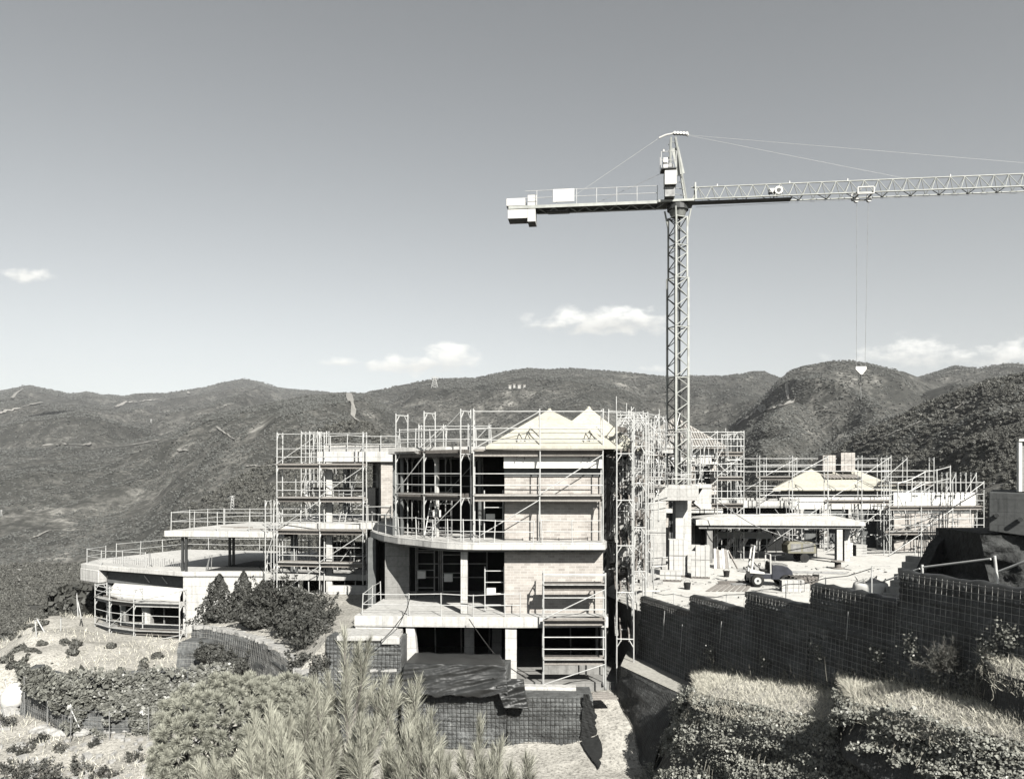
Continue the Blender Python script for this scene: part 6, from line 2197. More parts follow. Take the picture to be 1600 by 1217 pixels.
# ------------------------------------------------------------------ litter of the building yard
gd = random.Random(91)
db = MB()
for i in range(420):
    if gd.random() < .5:
        x_, y_ = gd.uniform(6.5, 24), gd.uniform(38, 52)
    else:
        f_ = gd.random()
        x_, y_ = 6.6 + 6.5 * f_ + gd.uniform(.2, 2.2), 33.6 - 10 * f_ + gd.uniform(1, 4)
        if y_ < 31.5 - (x_ - 9) * 1.6:
            continue
    s_ = gd.uniform(.03, .12)
    if gd.random() < .18:
        db.box((x_, y_, PZ), (x_ + gd.uniform(.5, 1.6), y_ + .1, PZ + .04), gd.uniform(0, 3))
    else:
        db.box((x_, y_, PZ), (x_ + s_ * 1.5, y_ + s_, PZ + s_ * .7), gd.uniform(0, 3))
tag(db.build('yard_litter', 'stone_light'), 'scraps of stone and timber littering the yard', 'litter', kind='stuff')
for i, (x_, y_, lab) in enumerate(((9.4, 41.2, 'dark bucket on the yard left of the loose boards'), (12.9, 46.2, 'dark bucket beside the shorter block stack'), (17.6, 44.5, 'dark bucket on the open yard right of the forklift'), (16.0, 38.4, 'dark bucket near the lip of the stepped wall'))):
    t = thing('bucket', lab, 'bucket', (x_, y_, PZ), 'builders buckets')
    MB().tube((x_, y_, PZ), (x_, y_, PZ + .36), .15, 12, .2).build('pail', 'rubber', t)
    MB().path([(x_ - .19, y_, PZ + .36), (x_ - .1, y_ - .05, PZ + .5), (x_ + .1, y_ - .05, PZ + .5), (x_ + .19, y_, PZ + .36)], .012, 5).build('handle', 'steel_dull', t)
t = thing('rebar_bundle', 'bundle of rusty reinforcing bars lying across the yard before the carport', 'rebar', (18, 49, PZ))
for i in range(9):
    bar(t, 'bar', (16.4 + .05 * i, 48.2 + .09 * i, PZ + .03 + .02 * (i % 2)), (20.6 + .1 * (i % 3), 47.4 + .1 * i, PZ + .03), .018, 'steel_dull')
t = thing('cable_drum', 'small wooden cable drum lying near the carport columns', 'cable drum', (21.3, 50.2, PZ))
for z_ in (PZ + .02, PZ + .46):
    MB().tube((21.3, 50.2, z_), (21.3, 50.2, z_ + .05), .42, 18).build('flange', 'plank', t)
MB().tube((21.3, 50.2, PZ + .07), (21.3, 50.2, PZ + .46), .2, 14).build('core', 'plank_old', t)
# ------------------------------------------------------------------ plants
def cards(c, nrm, size, g, aspect=.7, mat='leaf_dark', name='leaves', parent=None):
    """small bent leaf faces: c centres, nrm facing"""
    n = len(c)
    nrm = nrm / np.maximum(np.linalg.norm(nrm, axis=1), 1e-6)[:, None]
    t1 = np.cross(nrm, g.normal(size=(n, 3)))
    t1 /= np.maximum(np.linalg.norm(t1, axis=1), 1e-6)[:, None]
    t2 = np.cross(nrm, t1)
    s = np.asarray(size).reshape(-1, 1)
    a = c - t1 * s
    b = c + t2 * s * aspect - nrm * s * .15
    d = c + t1 * s
    e = c - t2 * s * aspect - nrm * s * .15
    v = np.stack([a, b, d, e], 1).reshape(-1, 3)
    return np_mesh(name, v, np.arange(n * 4).reshape(-1, 4), mat, parent)


def needles(p, d, length, width, g, bend=.15):
    """tapered needle quads from p along d"""
    n = len(p)
    d = d / np.maximum(np.linalg.norm(d, axis=1), 1e-6)[:, None]
    sd = np.cross(d, g.normal(size=(n, 3)))
    sd /= np.maximum(np.linalg.norm(sd, axis=1), 1e-6)[:, None]
    L = np.asarray(length).reshape(-1, 1)
    w = width * .5
    q = p + d * L + np.array([0, 0, 1.0]) * L * bend * g.uniform(-.4, 1, (n, 1))
    m = p + d * L * .5
    v = np.stack([p - sd * w * .7, p + sd * w * .7, m + sd * w, q, m - sd * w], 1).reshape(-1, 3)
    k = np.arange(n)[:, None] * 5
    f = np.concatenate([k + np.array([0, 1, 2, 4]), ], 1)
    f2 = np.concatenate([k + 4, k + 2, k + 3, k + 3], 1)
    return v, f, np.concatenate([k + 4, k + 2, k + 3], 1)


def needle_obj(name, parts, mat, parent):
    vs, tris = [], []
    off = 0
    for v, f, t in parts:
        vs.append(v)
        tris.append(np.stack([f[:, 0], f[:, 1], f[:, 2]], 1) + off)
        tris.append(np.stack([f[:, 0], f[:, 2], f[:, 3]], 1) + off)
        tris.append(t + off)
        off += len(v)
    return np_mesh(name, np.concatenate(vs), np.concatenate(tris), mat, parent)


# ---- young long needled pines in the foreground
def long_pine(label, trunk, shoots, seed, nper=420, Y=5.2):
    g = np.random.default_rng(seed)
    rr = random.Random(seed)
    t = thing('young_pine', label, 'pine tree', trunk[0], 'young long needled pines in front')
    mb = MB()
    for i in range(len(trunk) - 1):
        f0, f1 = i / (len(trunk) - 1), (i + 1) / (len(trunk) - 1)
        mb.tube(trunk[i], trunk[i + 1], .032 - .02 * f0, 8, .032 - .02 * f1)
    mb.build('trunk', 'bark', t, smooth=True)
    parts = []
    full = []
    for (bx, by, tx, ty, Yb) in shoots:
        b, e = V(bx, by, Yb), V(tx, ty, Yb + rr.uniform(-.1, .1))
        full.append((b, e, True))
        for _ in range(3):
            f0 = rr.uniform(.05, .55)
            d0 = (e - b).normalized() + Vector((rr.uniform(-.55, .55), rr.uniform(-.5, .5), rr.uniform(0, .4)))
            p0 = b.lerp(e, f0)
            full.append((p0, p0 + d0.normalized() * (e - b).length * rr.uniform(.28, .5), False))
    for b, e, main in full:
        # wood: from the trunk to the shoot
        if main:
            k = min(trunk, key=lambda q: (Vector(q) - b).length + (.6 if Vector(q).z > b.z else 0))
            MB().tube(Vector(k), b, .014, 6, .011).tube(b, e, .011, 6, .005).build('branch', 'bark', t)
        else:
            MB().tube(b, e, .007, 5, .003).build('twig', 'bark', t)
        L = (e - b).length
        n = int(nper * max(.22, L / .45))
        s = g.random(n) ** .8
        p = np.array(b)[None] + (np.array(e) - np.array(b))[None] * s[:, None]
        ax = np.array((e - b).normalized())
        rad = g.normal(size=(n, 3))
        rad -= (rad @ ax)[:, None] * ax
        rad /= np.linalg.norm(rad, axis=1)[:, None]
        an = np.radians(np.clip(g.normal(31, 13, n) - 17 * s, 2, 85))
        d = ax[None] * np.cos(an)[:, None] + rad * np.sin(an)[:, None] + g.normal(size=(n, 3)) * .05
        ln = g.uniform(.07, .17, n) * (1 - .3 * s ** 3) * (1 if main else .8)
        parts.append(needles(p, d, ln, .0032, g, .04))
    o = needle_obj('needles', parts, 'pine_long', t)
    tag(o, kind='stuff')
    return t


rr = random.Random(77)
SH1 = [(543, 1150, 538, 992, 5.2), (556, 1110, 577, 1005, 5.3), (505, 1165, 489, 1072, 5.1), (475, 1222, 484, 1098, 5.0), (590, 1140, 600, 1068, 5.3), (603, 1150, 619, 1070, 5.2),
       (640, 1160, 655, 1066, 5.3), (655, 1222, 642, 1125, 5.1), (672, 1225, 674, 1120, 5.2), (562, 1222, 588, 1130, 5.0), (515, 1235, 520, 1135, 4.9), (452, 1245, 452, 1130, 5.0), (622, 1235, 632, 1140, 5.0),
       (530, 1140, 512, 1060, 5.4), (560, 1150, 566, 1050, 5.5), (545, 1240, 552, 1150, 4.8), (600, 1240, 607, 1160, 4.9), (575, 1180, 592, 1090, 5.4), (530, 1200, 505, 1120, 5.3), (690, 1250, 690, 1180, 5.2), (500, 1250, 490, 1170, 4.8), (640, 1255, 655, 1175, 4.8)]
for _ in range(26):
    x_ = rr.uniform(440, 690)
    y_ = rr.uniform(1125, 1200)
    SH1.append((x_ + rr.uniform(-12, 12), y_ + rr.uniform(80, 110), x_, y_, rr.uniform(4.7, 5.5)))
long_pine('tall young pine with long pale needles in front of the two tier mesh wall', [V(548, 1500, 5.2), V(547, 1320, 5.2), V(546, 1217, 5.2), V(544, 1150, 5.2)], SH1, 5)
SH2 = [(432, 1235, 421, 1112, 4.9), (405, 1240, 398, 1128, 5.0), (440, 1250, 437, 1135, 5.1), (400, 1260, 386, 1165, 4.9), (345, 1260, 334, 1195, 4.8), (325, 1262, 314, 1200, 4.9), (420, 1255, 412, 1160, 4.7), (460, 1260, 465, 1175, 4.7), (370, 1262, 362, 1200, 4.9)]
for _ in range(12):
    x_ = rr.uniform(375, 470)
    y_ = rr.uniform(1140, 1205)
    SH2.append((x_ + rr.uniform(-10, 10), y_ + rr.uniform(80, 110), x_, y_, rr.uniform(4.6, 5.2)))
long_pine('young long needled pine at lower left of the tall one, cut by the frame', [V(420, 1500, 4.9), V(418, 1330, 4.9), V(420, 1240, 4.9)], SH2, 6)
SH3 = [(748, 1240, 750, 1128, 5.3), (735, 1245, 722, 1180, 5.2), (765, 1248, 783, 1165, 5.3), (752, 1262, 745, 1175, 5.1), (775, 1262, 768, 1190, 5.2), (822, 1255, 822, 1184, 5.4), (710, 1262, 700, 1200, 5.1), (790, 1262, 797, 1200, 5.3)]
long_pine('lone pine top poking up before the sandy path', [V(756, 1500, 5.3), V(756, 1340, 5.3), V(756, 1250, 5.3)], SH3, 7)


# ---- rounded pine
def round_pine(label, c, rx, ry, rz, n, seed, clump=.24, ground=-9.5):
    g = np.random.default_rng(seed)
    t = thing('round_pine', label, 'pine tree', (c.x, c.y, ground))
    tr = MB()
    tr.tube((c.x, c.y, ground - .3), (c.x, c.y, c.z - .3), .16, 8, .08)
    for i in range(16):
        a = 2 * PI * i / 16
        h = g.uniform(-.7, .5)
        tr.tube((c.x, c.y, c.z - 1.3 + h * .5), (c.x + rx * .8 * math.cos(a), c.y + ry * .8 * math.sin(a), c.z + h * rz * .8), .05, 6, .02)
    tr.build('trunk', 'bark', t)
    parts = []
    lob = g.normal(size=(9, 3))
    lob /= np.linalg.norm(lob, axis=1)[:, None]
    placed = []
    tries = 0
    while len(placed) < n and tries < n * 40:
        tries += 1
        d = g.normal(size=3)
        d /= np.linalg.norm(d)
        if d[2] < -.7 or d[1] > .6:
            continue
        k = .74 + .3 * max(np.clip(lob @ d, 0, 1) ** 4) + g.uniform(-.10, .04)
        p0 = np.array(c) + d * np.array([rx, ry, rz]) * k
        if placed and min(np.sum((np.array(placed) - p0) ** 2, axis=1)) < (clump * .84) ** 2:
            continue
        placed.append(p0)
        m = 420
        ax = d * .8 + np.array([0, 0, .6])
        ax /= np.linalg.norm(ax)
        dirs = g.normal(size=(m, 3))
        dirs /= np.linalg.norm(dirs, axis=1)[:, None]
        dirs = dirs + ax * .55
        dirs /= np.linalg.norm(dirs, axis=1)[:, None]
        pp = p0 + dirs * clump * g.uniform(.02, .34, (m, 1))
        parts.append(needles(pp, dirs + g.normal(size=(m, 3)) * .3, clump * g.uniform(.22, .42, m), .009, g, .3))
    tag(needle_obj('needles', parts, 'pine_round', t), kind='stuff')
    q = g.normal(size=(2600, 3))
    q /= np.linalg.norm(q, axis=1)[:, None]
    cards(np.array(c) + q * np.array([rx, ry, rz]) * g.uniform(.5, .8, (2600, 1)), q + g.normal(size=q.shape) * .5, .07 * g.uniform(.6, 1.4, 2600), g, .4, 'leaf_dark', 'inner_foliage', t)  # dark leaf cards added inside to paint shade between the tufts


round_pine('big rounded pine with dense tufted needles at lower left of centre', V(360, 1150, 16.0), 1.62, 1.4, 1.62, 360, 9, .27)
round_pine('right hand hump of pine tufts behind the young pine tips', V(455, 1130, 16.8), .95, 1.0, 1.25, 120, 10, .27)


# ---- bushes and conifers on the bed
def bush(name, label, c, r, n, leaf, mat, seed, shape='round', cat='shrub', group=None, stem=True):
    g = np.random.default_rng(seed)
    c = Vector(c)
    t = thing(name, label, cat, c, group)
    if stem:
        mb = MB().tube(c - Vector((0, 0, .3)), c + Vector((0, 0, r[2] * 1.2)), .06, 6, .02)
        for i in range(6):
            a = g.uniform(0, 6.28)
            mb.tube(c + Vector((0, 0, r[2] * .3)), c + Vector((r[0] * .6 * math.cos(a), r[1] * .6 * math.sin(a), r[2] * g.uniform(.6, 1.4))), .03, 5, .012)
        mb.build('trunk', 'bark', t)
    if shape == 'cone':
        h = g.random(n) ** 1.25
        a = g.uniform(0, 2 * PI, n)
        wob = 1 + .28 * np.sin(a * 3 + h * 9 + seed) + .2 * np.sin(h * 26 + a * 2)
        q = (1 - h) ** .75 * wob * (.45 + .55 * g.random(n) ** .4)
        p = np.stack([c.x + r[0] * q * np.cos(a), c.y + r[1] * q * np.sin(a), c.z + 2 * r[2] * h], 1)
        nr = np.stack([np.cos(a), np.sin(a), .5 + 0 * a], 1) + g.normal(size=(n, 3)) * .6
    else:
        lob = g.normal(size=(10, 3))
        lob[:, 2] = np.abs(lob[:, 2])
        lob /= np.linalg.norm(lob, axis=1)[:, None]
        d = g.normal(size=(n, 3))
        d /= np.linalg.norm(d, axis=1)[:, None]
        k = .6 + .45 * np.max(np.clip(d @ lob.T, 0, 1) ** 7, axis=1)
        q = k * (.5 + .5 * g.random(n) ** .45)
        p = np.array(c) + np.array([0, 0, r[2] * .8]) + d * np.array(r) * q[:, None]
        nr = d + g.normal(size=(n, 3)) * .65
        for _ in range(14):      # stray shoots break the outline
            j = g.integers(0, n - 60)
            b0, dd = p[j].copy(), d[j] + np.array([0, 0, .5])
            p[j:j + 45] = b0 + dd * (g.random((45, 1)) * r[2] * .5) + g.normal(size=(45, 3)) * .045
    cards(p, nr, leaf * g.uniform(.5, 1.4, n), g, .5, mat, 'foliage', t)
    return t


bush('conifer', 'feathery conifer leaning left against the white wing wall', (-15.7, 41.2, -8.0), (1.25, 1.0, 1.3), 4200, .085, 'leaf_dark', 3, 'cone', 'conifer', 'conifers by the wing wall')
bush('conifer', 'pointed dark conifer in the middle of the three by the wing wall', (-14.4, 41.2, -7.9), (1.0, .9, 1.33), 3800, .08, 'leaf_dark', 4, 'cone', 'conifer', 'conifers by the wing wall')
bush('conifer', 'third conifer nearest the tall left scaffold', (-13.3, 41.0, -7.9), (1.2, .9, 1.1), 3800, .08, 'leaf_dark', 5, 'cone', 'conifer', 'conifers by the wing wall')
for i, (x, y, z, r, lab) in enumerate(((-12.6, 40.2, -7.9, (1.0, .9, 1.0), 'dense shrub right of the third conifer'), (-11.6, 39.6, -7.8, (1.1, .9, 1.0), 'broad dark shrub in the middle of the raised bed'),
                                       (-10.6, 39.0, -7.8, (1.1, .9, .95), 'rounded shrub toward the right of the raised bed'), (-9.7, 38.0, -7.9, (1.0, .9, .85), 'shrub at the right end of the raised bed'),
                                       (-10.6, 37.0, -8.0, (1.1, .8, .75), 'low shrub spilling over the curved wall'), (-9.4, 35.6, -8.1, (1.0, .9, .8), 'low dark shrub near the right end of the curved wall'),
                                       (-12.9, 38.8, -8.0, (1.0, .7, .6), 'low dense shrub behind the coping stones'), (-8.6, 33.8, -8.3, (.9, .9, .8), 'shrub hanging beside the two tier mesh wall'),
                                       (-14.6, 37.3, -9.4, (.7, .5, .5), 'bushy weed growing at the foot of the curved wall'), (-13.2, 36.2, -9.7, (.7, .5, .5), 'weedy shrub growing up the middle of the curved wall'), (-8.3, 31.6, -8.9, (.8, .6, .7), 'dark shrub below the end of the curved wall'))):
    bush('shrub', lab, (x, y, z), (r[0] * 1.35, r[1] * 1.25, r[2] * 1.3), 3200, .075, 'leaf_dark', 20 + i, 'round', 'shrub', 'shrubs on the raised bed')


# ---- ivy
def ivy(name, label, P, N, size, seed, mat):
    g = np.random.default_rng(seed)
    o = cards(P, N, size, g, .75, mat, name)
    return tag(o, label, 'ivy', None, 'stuff')


g = np.random.default_rng(90)
n = 30000
L = plen(IVY_WALL)
s = g.uniform(0, L, n)
pt = [polyline_at(IVY_WALL, float(v)) for v in s]
X = np.array([p.x for p, t in pt])
Y_ = np.array([p.y for p, t in pt])
NX = np.array([t.y for p, t in pt])
NY = np.array([-t.x for p, t in pt])
zt = np.interp(s, [0, L * .3, L * .6, L], [-9.35, -9.0, -8.7, -8.6])
zb = np.full(n, -11.5)
f = g.random(n) ** .8
Z = zt + .15 + fbm(X * 1.1, X * 0 + 3, 3, 23) * .5 - (zt - zb) * f
cov = fbm(X * .7 + Y_ * .4, Z * .9, 4, 12) * 1.3 + .30 - 1.5 * np.clip((f - .33) * 2.2, 0, 1) * np.clip(1.25 - (s / L) * 1.75, 0, 1)
keep = cov > fbm(X * 5, Z * 5, 2, 19) * .5 - .02
lump_ = np.clip(fbm(X * 1.3, Z * 1.6, 4, 14) * 1.6 + .35, 0, 1) * .5
P = np.stack([X + NX * (.16 + lump_), Y_ + NY * (.16 + lump_), Z], 1) + g.normal(size=(n, 3)) * .05
P[:, 0:2] += (np.stack([NX, NY], 1)) * (.08 * (zt - Z))[:, None]
N = np.stack([NX, NY, .7 + 0 * NX], 1) + g.normal(size=(n, 3)) * .55
ivy('ivy', 'ivy hanging over the mesh wall at lower left', P[keep], N[keep], .058 * np.exp(g.normal(0, .45, keep.sum())), 91, 'ivy_leaf')


def face_ivy(face, n, seed, thr, bias=0.0):
    g = np.random.default_rng(seed)
    r, c = face.shape[:2]
    u, v = g.random(n) * (c - 1.001), g.random(n) ** .9 * (r - 1.001)
    i, k = u.astype(int), v.astype(int)
    fu, fv = (u - i)[:, None], (v - k)[:, None]
    P = (face[k, i] * (1 - fu) + face[k, i + 1] * fu) * (1 - fv) + (face[k + 1, i] * (1 - fu) + face[k + 1, i + 1] * fu) * fv
    du = face[k, i + 1] - face[k, i]
    dv = face[k + 1, i] - face[k, i]
    nr = np.cross(du, dv)
    nr /= np.maximum(np.linalg.norm(nr, axis=1), 1e-6)[:, None]
    nr[(nr[:, 0] > 0)] *= -1
    cov = fbm(P[:, 0] * .9 + P[:, 1] * .8, P[:, 2] * 1.1 + P[:, 1] * .3, 4, seed + 2) + bias + .12 * (1 - v / r)
    m = cov > thr
    lum = np.clip(fbm(P[:, 0] * 2.2 + P[:, 1] * 1.7, P[:, 2] * 2.2, 3, seed + 5) + .25, 0, 1) * .8
    P = P + nr * (.08 + lum)[:, None] + g.normal(size=(n, 3)) * .04
    N = nr * .8 + np.array([.25, -.6, .7]) + g.normal(size=(n, 3)) * .75
    return P[m], N[m]


a = [face_ivy(FACE1, 46000, 101, .02, .10), face_ivy(FACE2, 20000, 103, -.12)]
P = np.concatenate([q[0] for q in a])
N = np.concatenate([q[1] for q in a])
kp = P[:, 1] < 27.2 + g.normal(size=len(P)) * .25
P, N = P[kp], N[kp]
ivy('ivy', 'ivy with small glossy leaves covering the shaded terraces at lower right', P, N, .033 * np.exp(g.normal(0, .33, len(P))), 105, 'ivy_shadow_leaf')


# weeds rooted in the mesh of the shaded wall
gw = np.random.default_rng(133)
wp, wn = [], []
for px, z0, r_ in ((1120, -6.6, .35), (1205, -6.1, .3), (1290, -5.3, .35), (1385, -4.9, .3), (1440, -4.5, .45), (1475, -5.0, .5), (1560, -4.0, .4), (1585, -3.6, .35), (1340, -5.9, .4), (1240, -6.5, .3), (1420, -5.4, .5), (1520, -4.9, .5)):
    c_ = np.array(w1z(px, z0, .3))
    k_ = int(520 * r_)
    wp.append(c_ + gw.normal(size=(k_, 3)) * np.array([.12, .35, .28]) * r_ * 1.6)
    wn.append(np.array([-.8, -.5, .5]) + gw.normal(size=(k_, 3)) * .6)
wp, wn = np.concatenate(wp), np.concatenate(wn)
ivy('wall_weeds', 'sparse small leaved weeds rooted in the mesh of the stepped wall', wp, wn, .03 * gw.uniform(.5, 1.6, len(wp)), 134, 'ivy_shadow_leaf')

# ---- dry grass
def grass(name, label, P, hgt, width, seed, mat='dry_grass', lean=.5, cat='dry grass'):
    g = np.random.default_rng(seed)
    d = g.normal(size=(len(P), 3)) * lean
    d[:, 2] = np.abs(d[:, 2]) * .4 + 1
    o = needle_obj(name, [needles(P, d, hgt, width, g, -.35)], mat, None)
    return tag(o, label, cat, None, 'stuff')


def top_points(top, inner, n, seed, spill=.0):
    g = np.random.default_rng(seed)
    m = len(top)
    u = g.random(n) * (m - 1.001)
    i = u.astype(int)
    f = (u - i)[:, None]
    T, I = np.array(top), np.array(inner)
    a = T[i] * (1 - f) + T[i + 1] * f
    b = I[i] * (1 - f) + I[i + 1] * f
    v = g.uniform(-spill, 1, (n, 1))
    p = a * (1 - v) + b * v
    p[:, 2] += (.1 * np.sin(PI * np.clip(v[:, 0], 0, 1)))
    p[:, 2] -= np.clip(-v[:, 0], 0, 1) * .9
    return p


TOPS = {
    1: ([(6.5, 27.4, -7.75), (6.3, 26.3, -7.38), (6.3, 25.0, -7.2), (7.4, 22.6, -6.85), (8.75, 20.2, -6.62)], [w1z(1085, -7.75), w1z(1120, -7.3), w1z(1160, -7.05), w1z(1230, -6.65), w1z(1300, -6.3)]),
    2: ([(9.05, 20.9, -6.0), (8.75, 19.6, -5.86), (9.2, 18.4, -5.72), (10.1, 16.2, -5.5), (10.9, 14.4, -5.35), (11.6, 12.5, -5.2)], [w1z(1312, -5.95), w1z(1345, -5.8), w1z(1400, -5.55), w1z(1490, -5.35), w1z(1580, -5.2), w1z(1700, -5.0)]),
    3: ([(10.95, 18.0, -4.32), (10.75, 17.0, -4.42), (11.0, 15.9, -4.4), (11.5, 14.4, -4.3), (12.0, 13.0, -4.2)], [w1z(1540, -4.25), w1z(1575, -4.25), w1z(1620, -4.2), w1z(1680, -4.1), w1z(1760, -4.0)])}
for k, n, lab in ((1, 17000, 'dry pale grass on top of the terrace nearest the concrete ledge'), (2, 18000, 'long bank of dry grass on the second terrace'), (3, 4500, 'dry grass tuft on the small highest terrace at right')):
    P = top_points(*TOPS[k], n, 200 + k, .3)
    gg = np.random.default_rng(300 + k)
    clump = np.clip(fbm(P[:, 0] * 2.2, P[:, 1] * 2.2, 3, 40 + k) + .5, .1, 1)
    grass('dry_grass', lab, P, gg.uniform(.06, .30, n) * (.35 + 1.1 * clump), .0075, 210 + k, lean=1.05)
# dry stems and bare vines trailing down the terrace faces
vn = MB()
gv = np.random.default_rng(431)
for face, cnt in ((FACE1, 150), (FACE2, 80), (FACE3, 30)):
    r_, c_ = face.shape[:2]
    for _ in range(cnt):
        i = int(gv.uniform(1, c_ - 2))
        k0 = 0 if gv.random() < .6 else int(gv.uniform(2, r_ * .5))
        pts3 = []
        n_ = int(gv.uniform(4, 11))
        ii = float(i)
        for k in range(k0, min(r_ - 1, k0 + n_)):
            ii = min(max(ii + gv.normal() * .16, 0), c_ - 1.01)
            pts3.append(Vector(face[k, int(ii)]).lerp(Vector(face[k, int(ii) + 1]), ii - int(ii)) + Vector((-.2 - .05 * gv.random(), -.15, .02)))
        if len(pts3) > 2:
            vn.path(pts3, gv.uniform(.004, .009), 4)
tag(vn.build('dry_vines', 'dry_tuft'), 'bare dry vines trailing down the terrace faces', 'vines', kind='stuff')
# taller weeds in front of the shaded wall
gg = np.random.default_rng(400)
pts_, hg = [], []
for px, zz in [(x, None) for x in np.linspace(1110, 1590, 34)]:
    x, y, z = w1z(px + gg.uniform(-8, 8), float(np.interp(px, [1100, 1160, 1300, 1345, 1490, 1590], [-7.4, -7.05, -6.3, -5.8, -5.35, -5.2])), .25)
    for _ in range(26):
        pts_.append((x + gg.normal() * .12, y + gg.normal() * .12, z))
        hg.append(gg.uniform(.2, .75) * gg.uniform(.5, 1.3))
grass('weed_stalks', 'tall dry weed stalks standing before the shaded wall', np.array(pts_), np.array(hg), .012, 401, 'dry_tuft', .28, 'weeds')

# small wispy bush on the shaded wall
def wispy(label, c, n, L, seed):
    g = np.random.default_rng(seed)
    t = thing('wispy_bush', label, 'bush', c)
    tw, parts = MB(), []
    for i in range(n):
        d = Vector((g.normal() * .55, g.normal() * .4 - .3, abs(g.normal()) * .6 + .35)).normalized()
        e = Vector(c) + d * L * g.uniform(.5, 1)
        tw.tube(c, e, .008, 4, .004)
        m = 60
        s_ = g.uniform(.35, 1.05, (m, 1))
        p = np.array(c) + np.array(e - Vector(c)) * s_
        parts.append(needles(p, np.array(d) + g.normal(size=(m, 3)) * .7, g.uniform(.06, .16, m), .007, g))
    tw.build('twigs', 'bark', t)
    tag(needle_obj('foliage', parts, 'leaf_scrub', t), kind='stuff')


wispy('wispy grey bush growing against the shaded stepped wall at right', tuple(w1z(1500, -4.75, .5)), 60, .8, 77)

# ---- slope vegetation near the site, left
tp = []
gg = np.random.default_rng(500)
n = 26000
X = gg.uniform(-44, -9, n)
Y_ = gg.uniform(28, 62, n)
k = fbm(X * .35, Y_ * .35, 4, 51)
inw = (Y_ > 47) & (X > -28)
m = (k > -.02) & ~inw & ~((X > -16.8) & (Y_ > 31.5)) & ~((Y_ > 33.6) & (Y_ < 34.6) & (X > -20))
X, Y_ = X[m], Y_[m]
Z = ground_h(X, Y_)
grass('dry_grass', 'dry pale grass over the slope at the left', np.stack([X, Y_, Z - .02], 1), gg.uniform(.12, .42, len(X)), .022, 501, 'dry_grass', .55)
tufts = [(18, 1180, 30.5, .8), (40, 1160, 32, .7), (28, 1210, 29.5, .9), (62, 1190, 30, .9), (70, 1212, 29.3, .8), (95, 1160, 32.3, .45), (150, 1160, 32.6, .4), (215, 1178, 31.2, .6), (90, 1205, 29.8, .5), (8, 1135, 35, .8), (165, 1200, 29.9, .6), (130, 1185, 30.6, .6), (60, 1150, 33, .5)]
for i, (px, py, Y, s) in enumerate(tufts):
    p = V(px, py, Y)
    z = float(ground_h(np.array([p.x]), np.array([p.y]))[0])
    col = 'dark' if i % 3 == 0 else 'grey'
    bush('slope_shrub', col + ' shrub on the dry slope, ' + ('at the left edge', 'among the rocks', 'at the bottom edge', 'below the fence', 'near the bottom left corner', 'close under the fence post', 'under the middle fence post', 'near the rounded pine', 'low on the slope', 'by the leaning stake', 'beside the rounded pine foot', 'mid slope', 'just below the stones')[i],
         (p.x, p.y, z - .1), (s * random.uniform(.6, 1.25), s * .8, s * random.uniform(.3, .6)), 700, .05, 'leaf_dark' if i % 3 == 0 else 'leaf_scrub', 600 + i, 'round', 'shrub', 'shrubs on the dry slope')
# dark bushes where the plot falls away at the left
xs, ys = [], []
gg = np.random.default_rng(700)
U = gg.uniform(-150, 430, 3600)
yy = np.exp(gg.uniform(math.log(50), math.log(150), 3600))
xx = (U - 800) / 1200 * yy
kk = fbm(xx / 9, yy / 9, 4, 71)
mm = (kk > -.06) & ~((xx > -31 + (yy - 50) * .1) & (yy < 64)) & ~((yy < 56) & (xx > -36))
xx, yy = xx[mm], yy[mm]
zz = ground_h(xx, yy)
protos = []
for s_ in range(5):
    v, f = leafy(80 + s_, 520, .12, (1, 1, .85), .62)
    protos.append(raw_mesh('slope_bush', v, f, 'leaf_dark'))
scatter('slope_bushes', np.stack([xx, yy, zz - .2], -1), gg.uniform(.5, 1.6, len(xx)) * (.7 + yy / 90), protos, 'leaf_dark', 'dark bushes crowding the slope below the plot at left', 'bushes')

# loose stones on the dry slope at lower left
gs = np.random.default_rng(801)
sv = MB()
sx_, sy_ = gs.uniform(-30, -11, 700), gs.uniform(28.5, 36, 700)
sz_ = ground_h(sx_, sy_)
for x_, y_, z_ in zip(sx_, sy_, sz_):
    if y_ > 33.2 and x_ > -22.5:
        continue
    q_ = gs.uniform(.03, .13) * (2 if gs.random() < .06 else 1)
    sv.box((x_ - q_, y_ - q_ * .7, z_ - .05), (x_ + q_, y_ + q_ * .7, z_ + q_ * .8), gs.uniform(0, 3))
tag(sv.build('slope_stones', 'stone_light'), 'loose pale stones strewn over the dry slope at lower left', 'stones', kind='stuff')

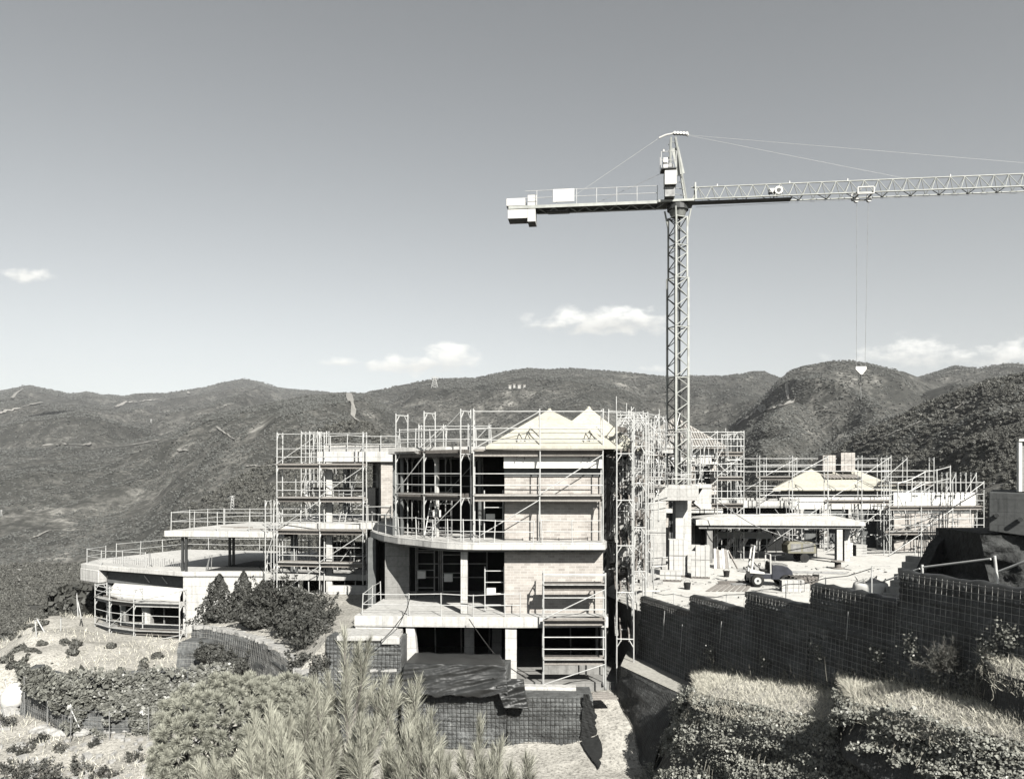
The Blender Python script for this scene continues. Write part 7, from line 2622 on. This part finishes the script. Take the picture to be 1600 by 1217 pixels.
# low grey scrub on the brow left of the wing
gb = np.random.default_rng(811)
bx_, by_ = gb.uniform(-38, -15, 900), gb.uniform(34.5, 58, 900)
kb = fbm(bx_ / 3.2, by_ / 3.2, 3, 93)
mb_ = (kb > .07) & ~((by_ > 45) & (bx_ > -29.5)) & ~((bx_ > -24.5 + (by_ - 38) * .2) & (by_ < 38.4)) & ~((bx_ > -17.5))
bx_, by_ = bx_[mb_], by_[mb_]
protos = []
for s_ in range(4):
    v, f = leafy(130 + s_, 260, .16, (1, 1, .7), .5)
    protos.append(raw_mesh('brow_bush', v, f, 'leaf_scrub'))
scatter('brow_scrub', np.stack([bx_, by_, ground_h(bx_, by_) - .08], -1), gb.uniform(.10, .42, len(bx_)), protos, 'leaf_scrub', 'low grey scrub dotting the dry brow left of the wing', 'scrub')
# ------------------------------------------------------------------ air: thin even haze over valley and mountains
hm = bpy.data.materials.new('haze_air')
hm.use_nodes = True
ht = hm.node_tree
for n_ in list(ht.nodes):
    if n_.type != 'OUTPUT_MATERIAL':
        ht.nodes.remove(n_)
pv = ht.nodes.new('ShaderNodeVolumePrincipled')
pv.inputs['Color'].default_value = (.97, .98, 1.0, 1)
pv.inputs['Density'].default_value = 6.0e-5
pv.inputs['Anisotropy'].default_value = 0.1
ht.links.new(pv.outputs[0], ht.nodes['Material Output'].inputs['Volume'])
MATS['haze_air'] = hm
hz = MB().box((-20000, -60, -260), (20000, 6500, 900)).build('haze', 'haze_air')
tag(hz, 'thin pale haze over the valley and mountains', 'haze', kind='stuff')

# a cloud high over the valley, out of the picture; its shadow lies on the far left hill
cp_ = hit(88, 645, 1500)
if cp_ is not None:
    cc = cp_ + SUN_DIR * ((1500 - cp_.z) / SUN_DIR.z)
    cl = thing('cloud', 'small flat cloud above the valley throwing a shadow on the far left hill', 'cloud', cc)
    qc = random.Random(12)
    bm = bmesh.new()
    for k in range(16):
        a_ = Vector((qc.uniform(-75, 75), qc.uniform(-60, 60), qc.uniform(-8, 16)))
        bmesh.ops.create_icosphere(bm, subdivisions=2, radius=qc.uniform(18, 36), matrix=Matrix.Translation(cc + a_) @ Matrix.Diagonal((1.3, 1.0, .5, 1)))
    me_ = bpy.data.meshes.new('puffs')
    bm.to_mesh(me_)
    bm.free()
    me_.materials.append(MATS['white_board'])
    place(bpy.data.objects.new('puffs', me_), Matrix.Identity(4), cl)
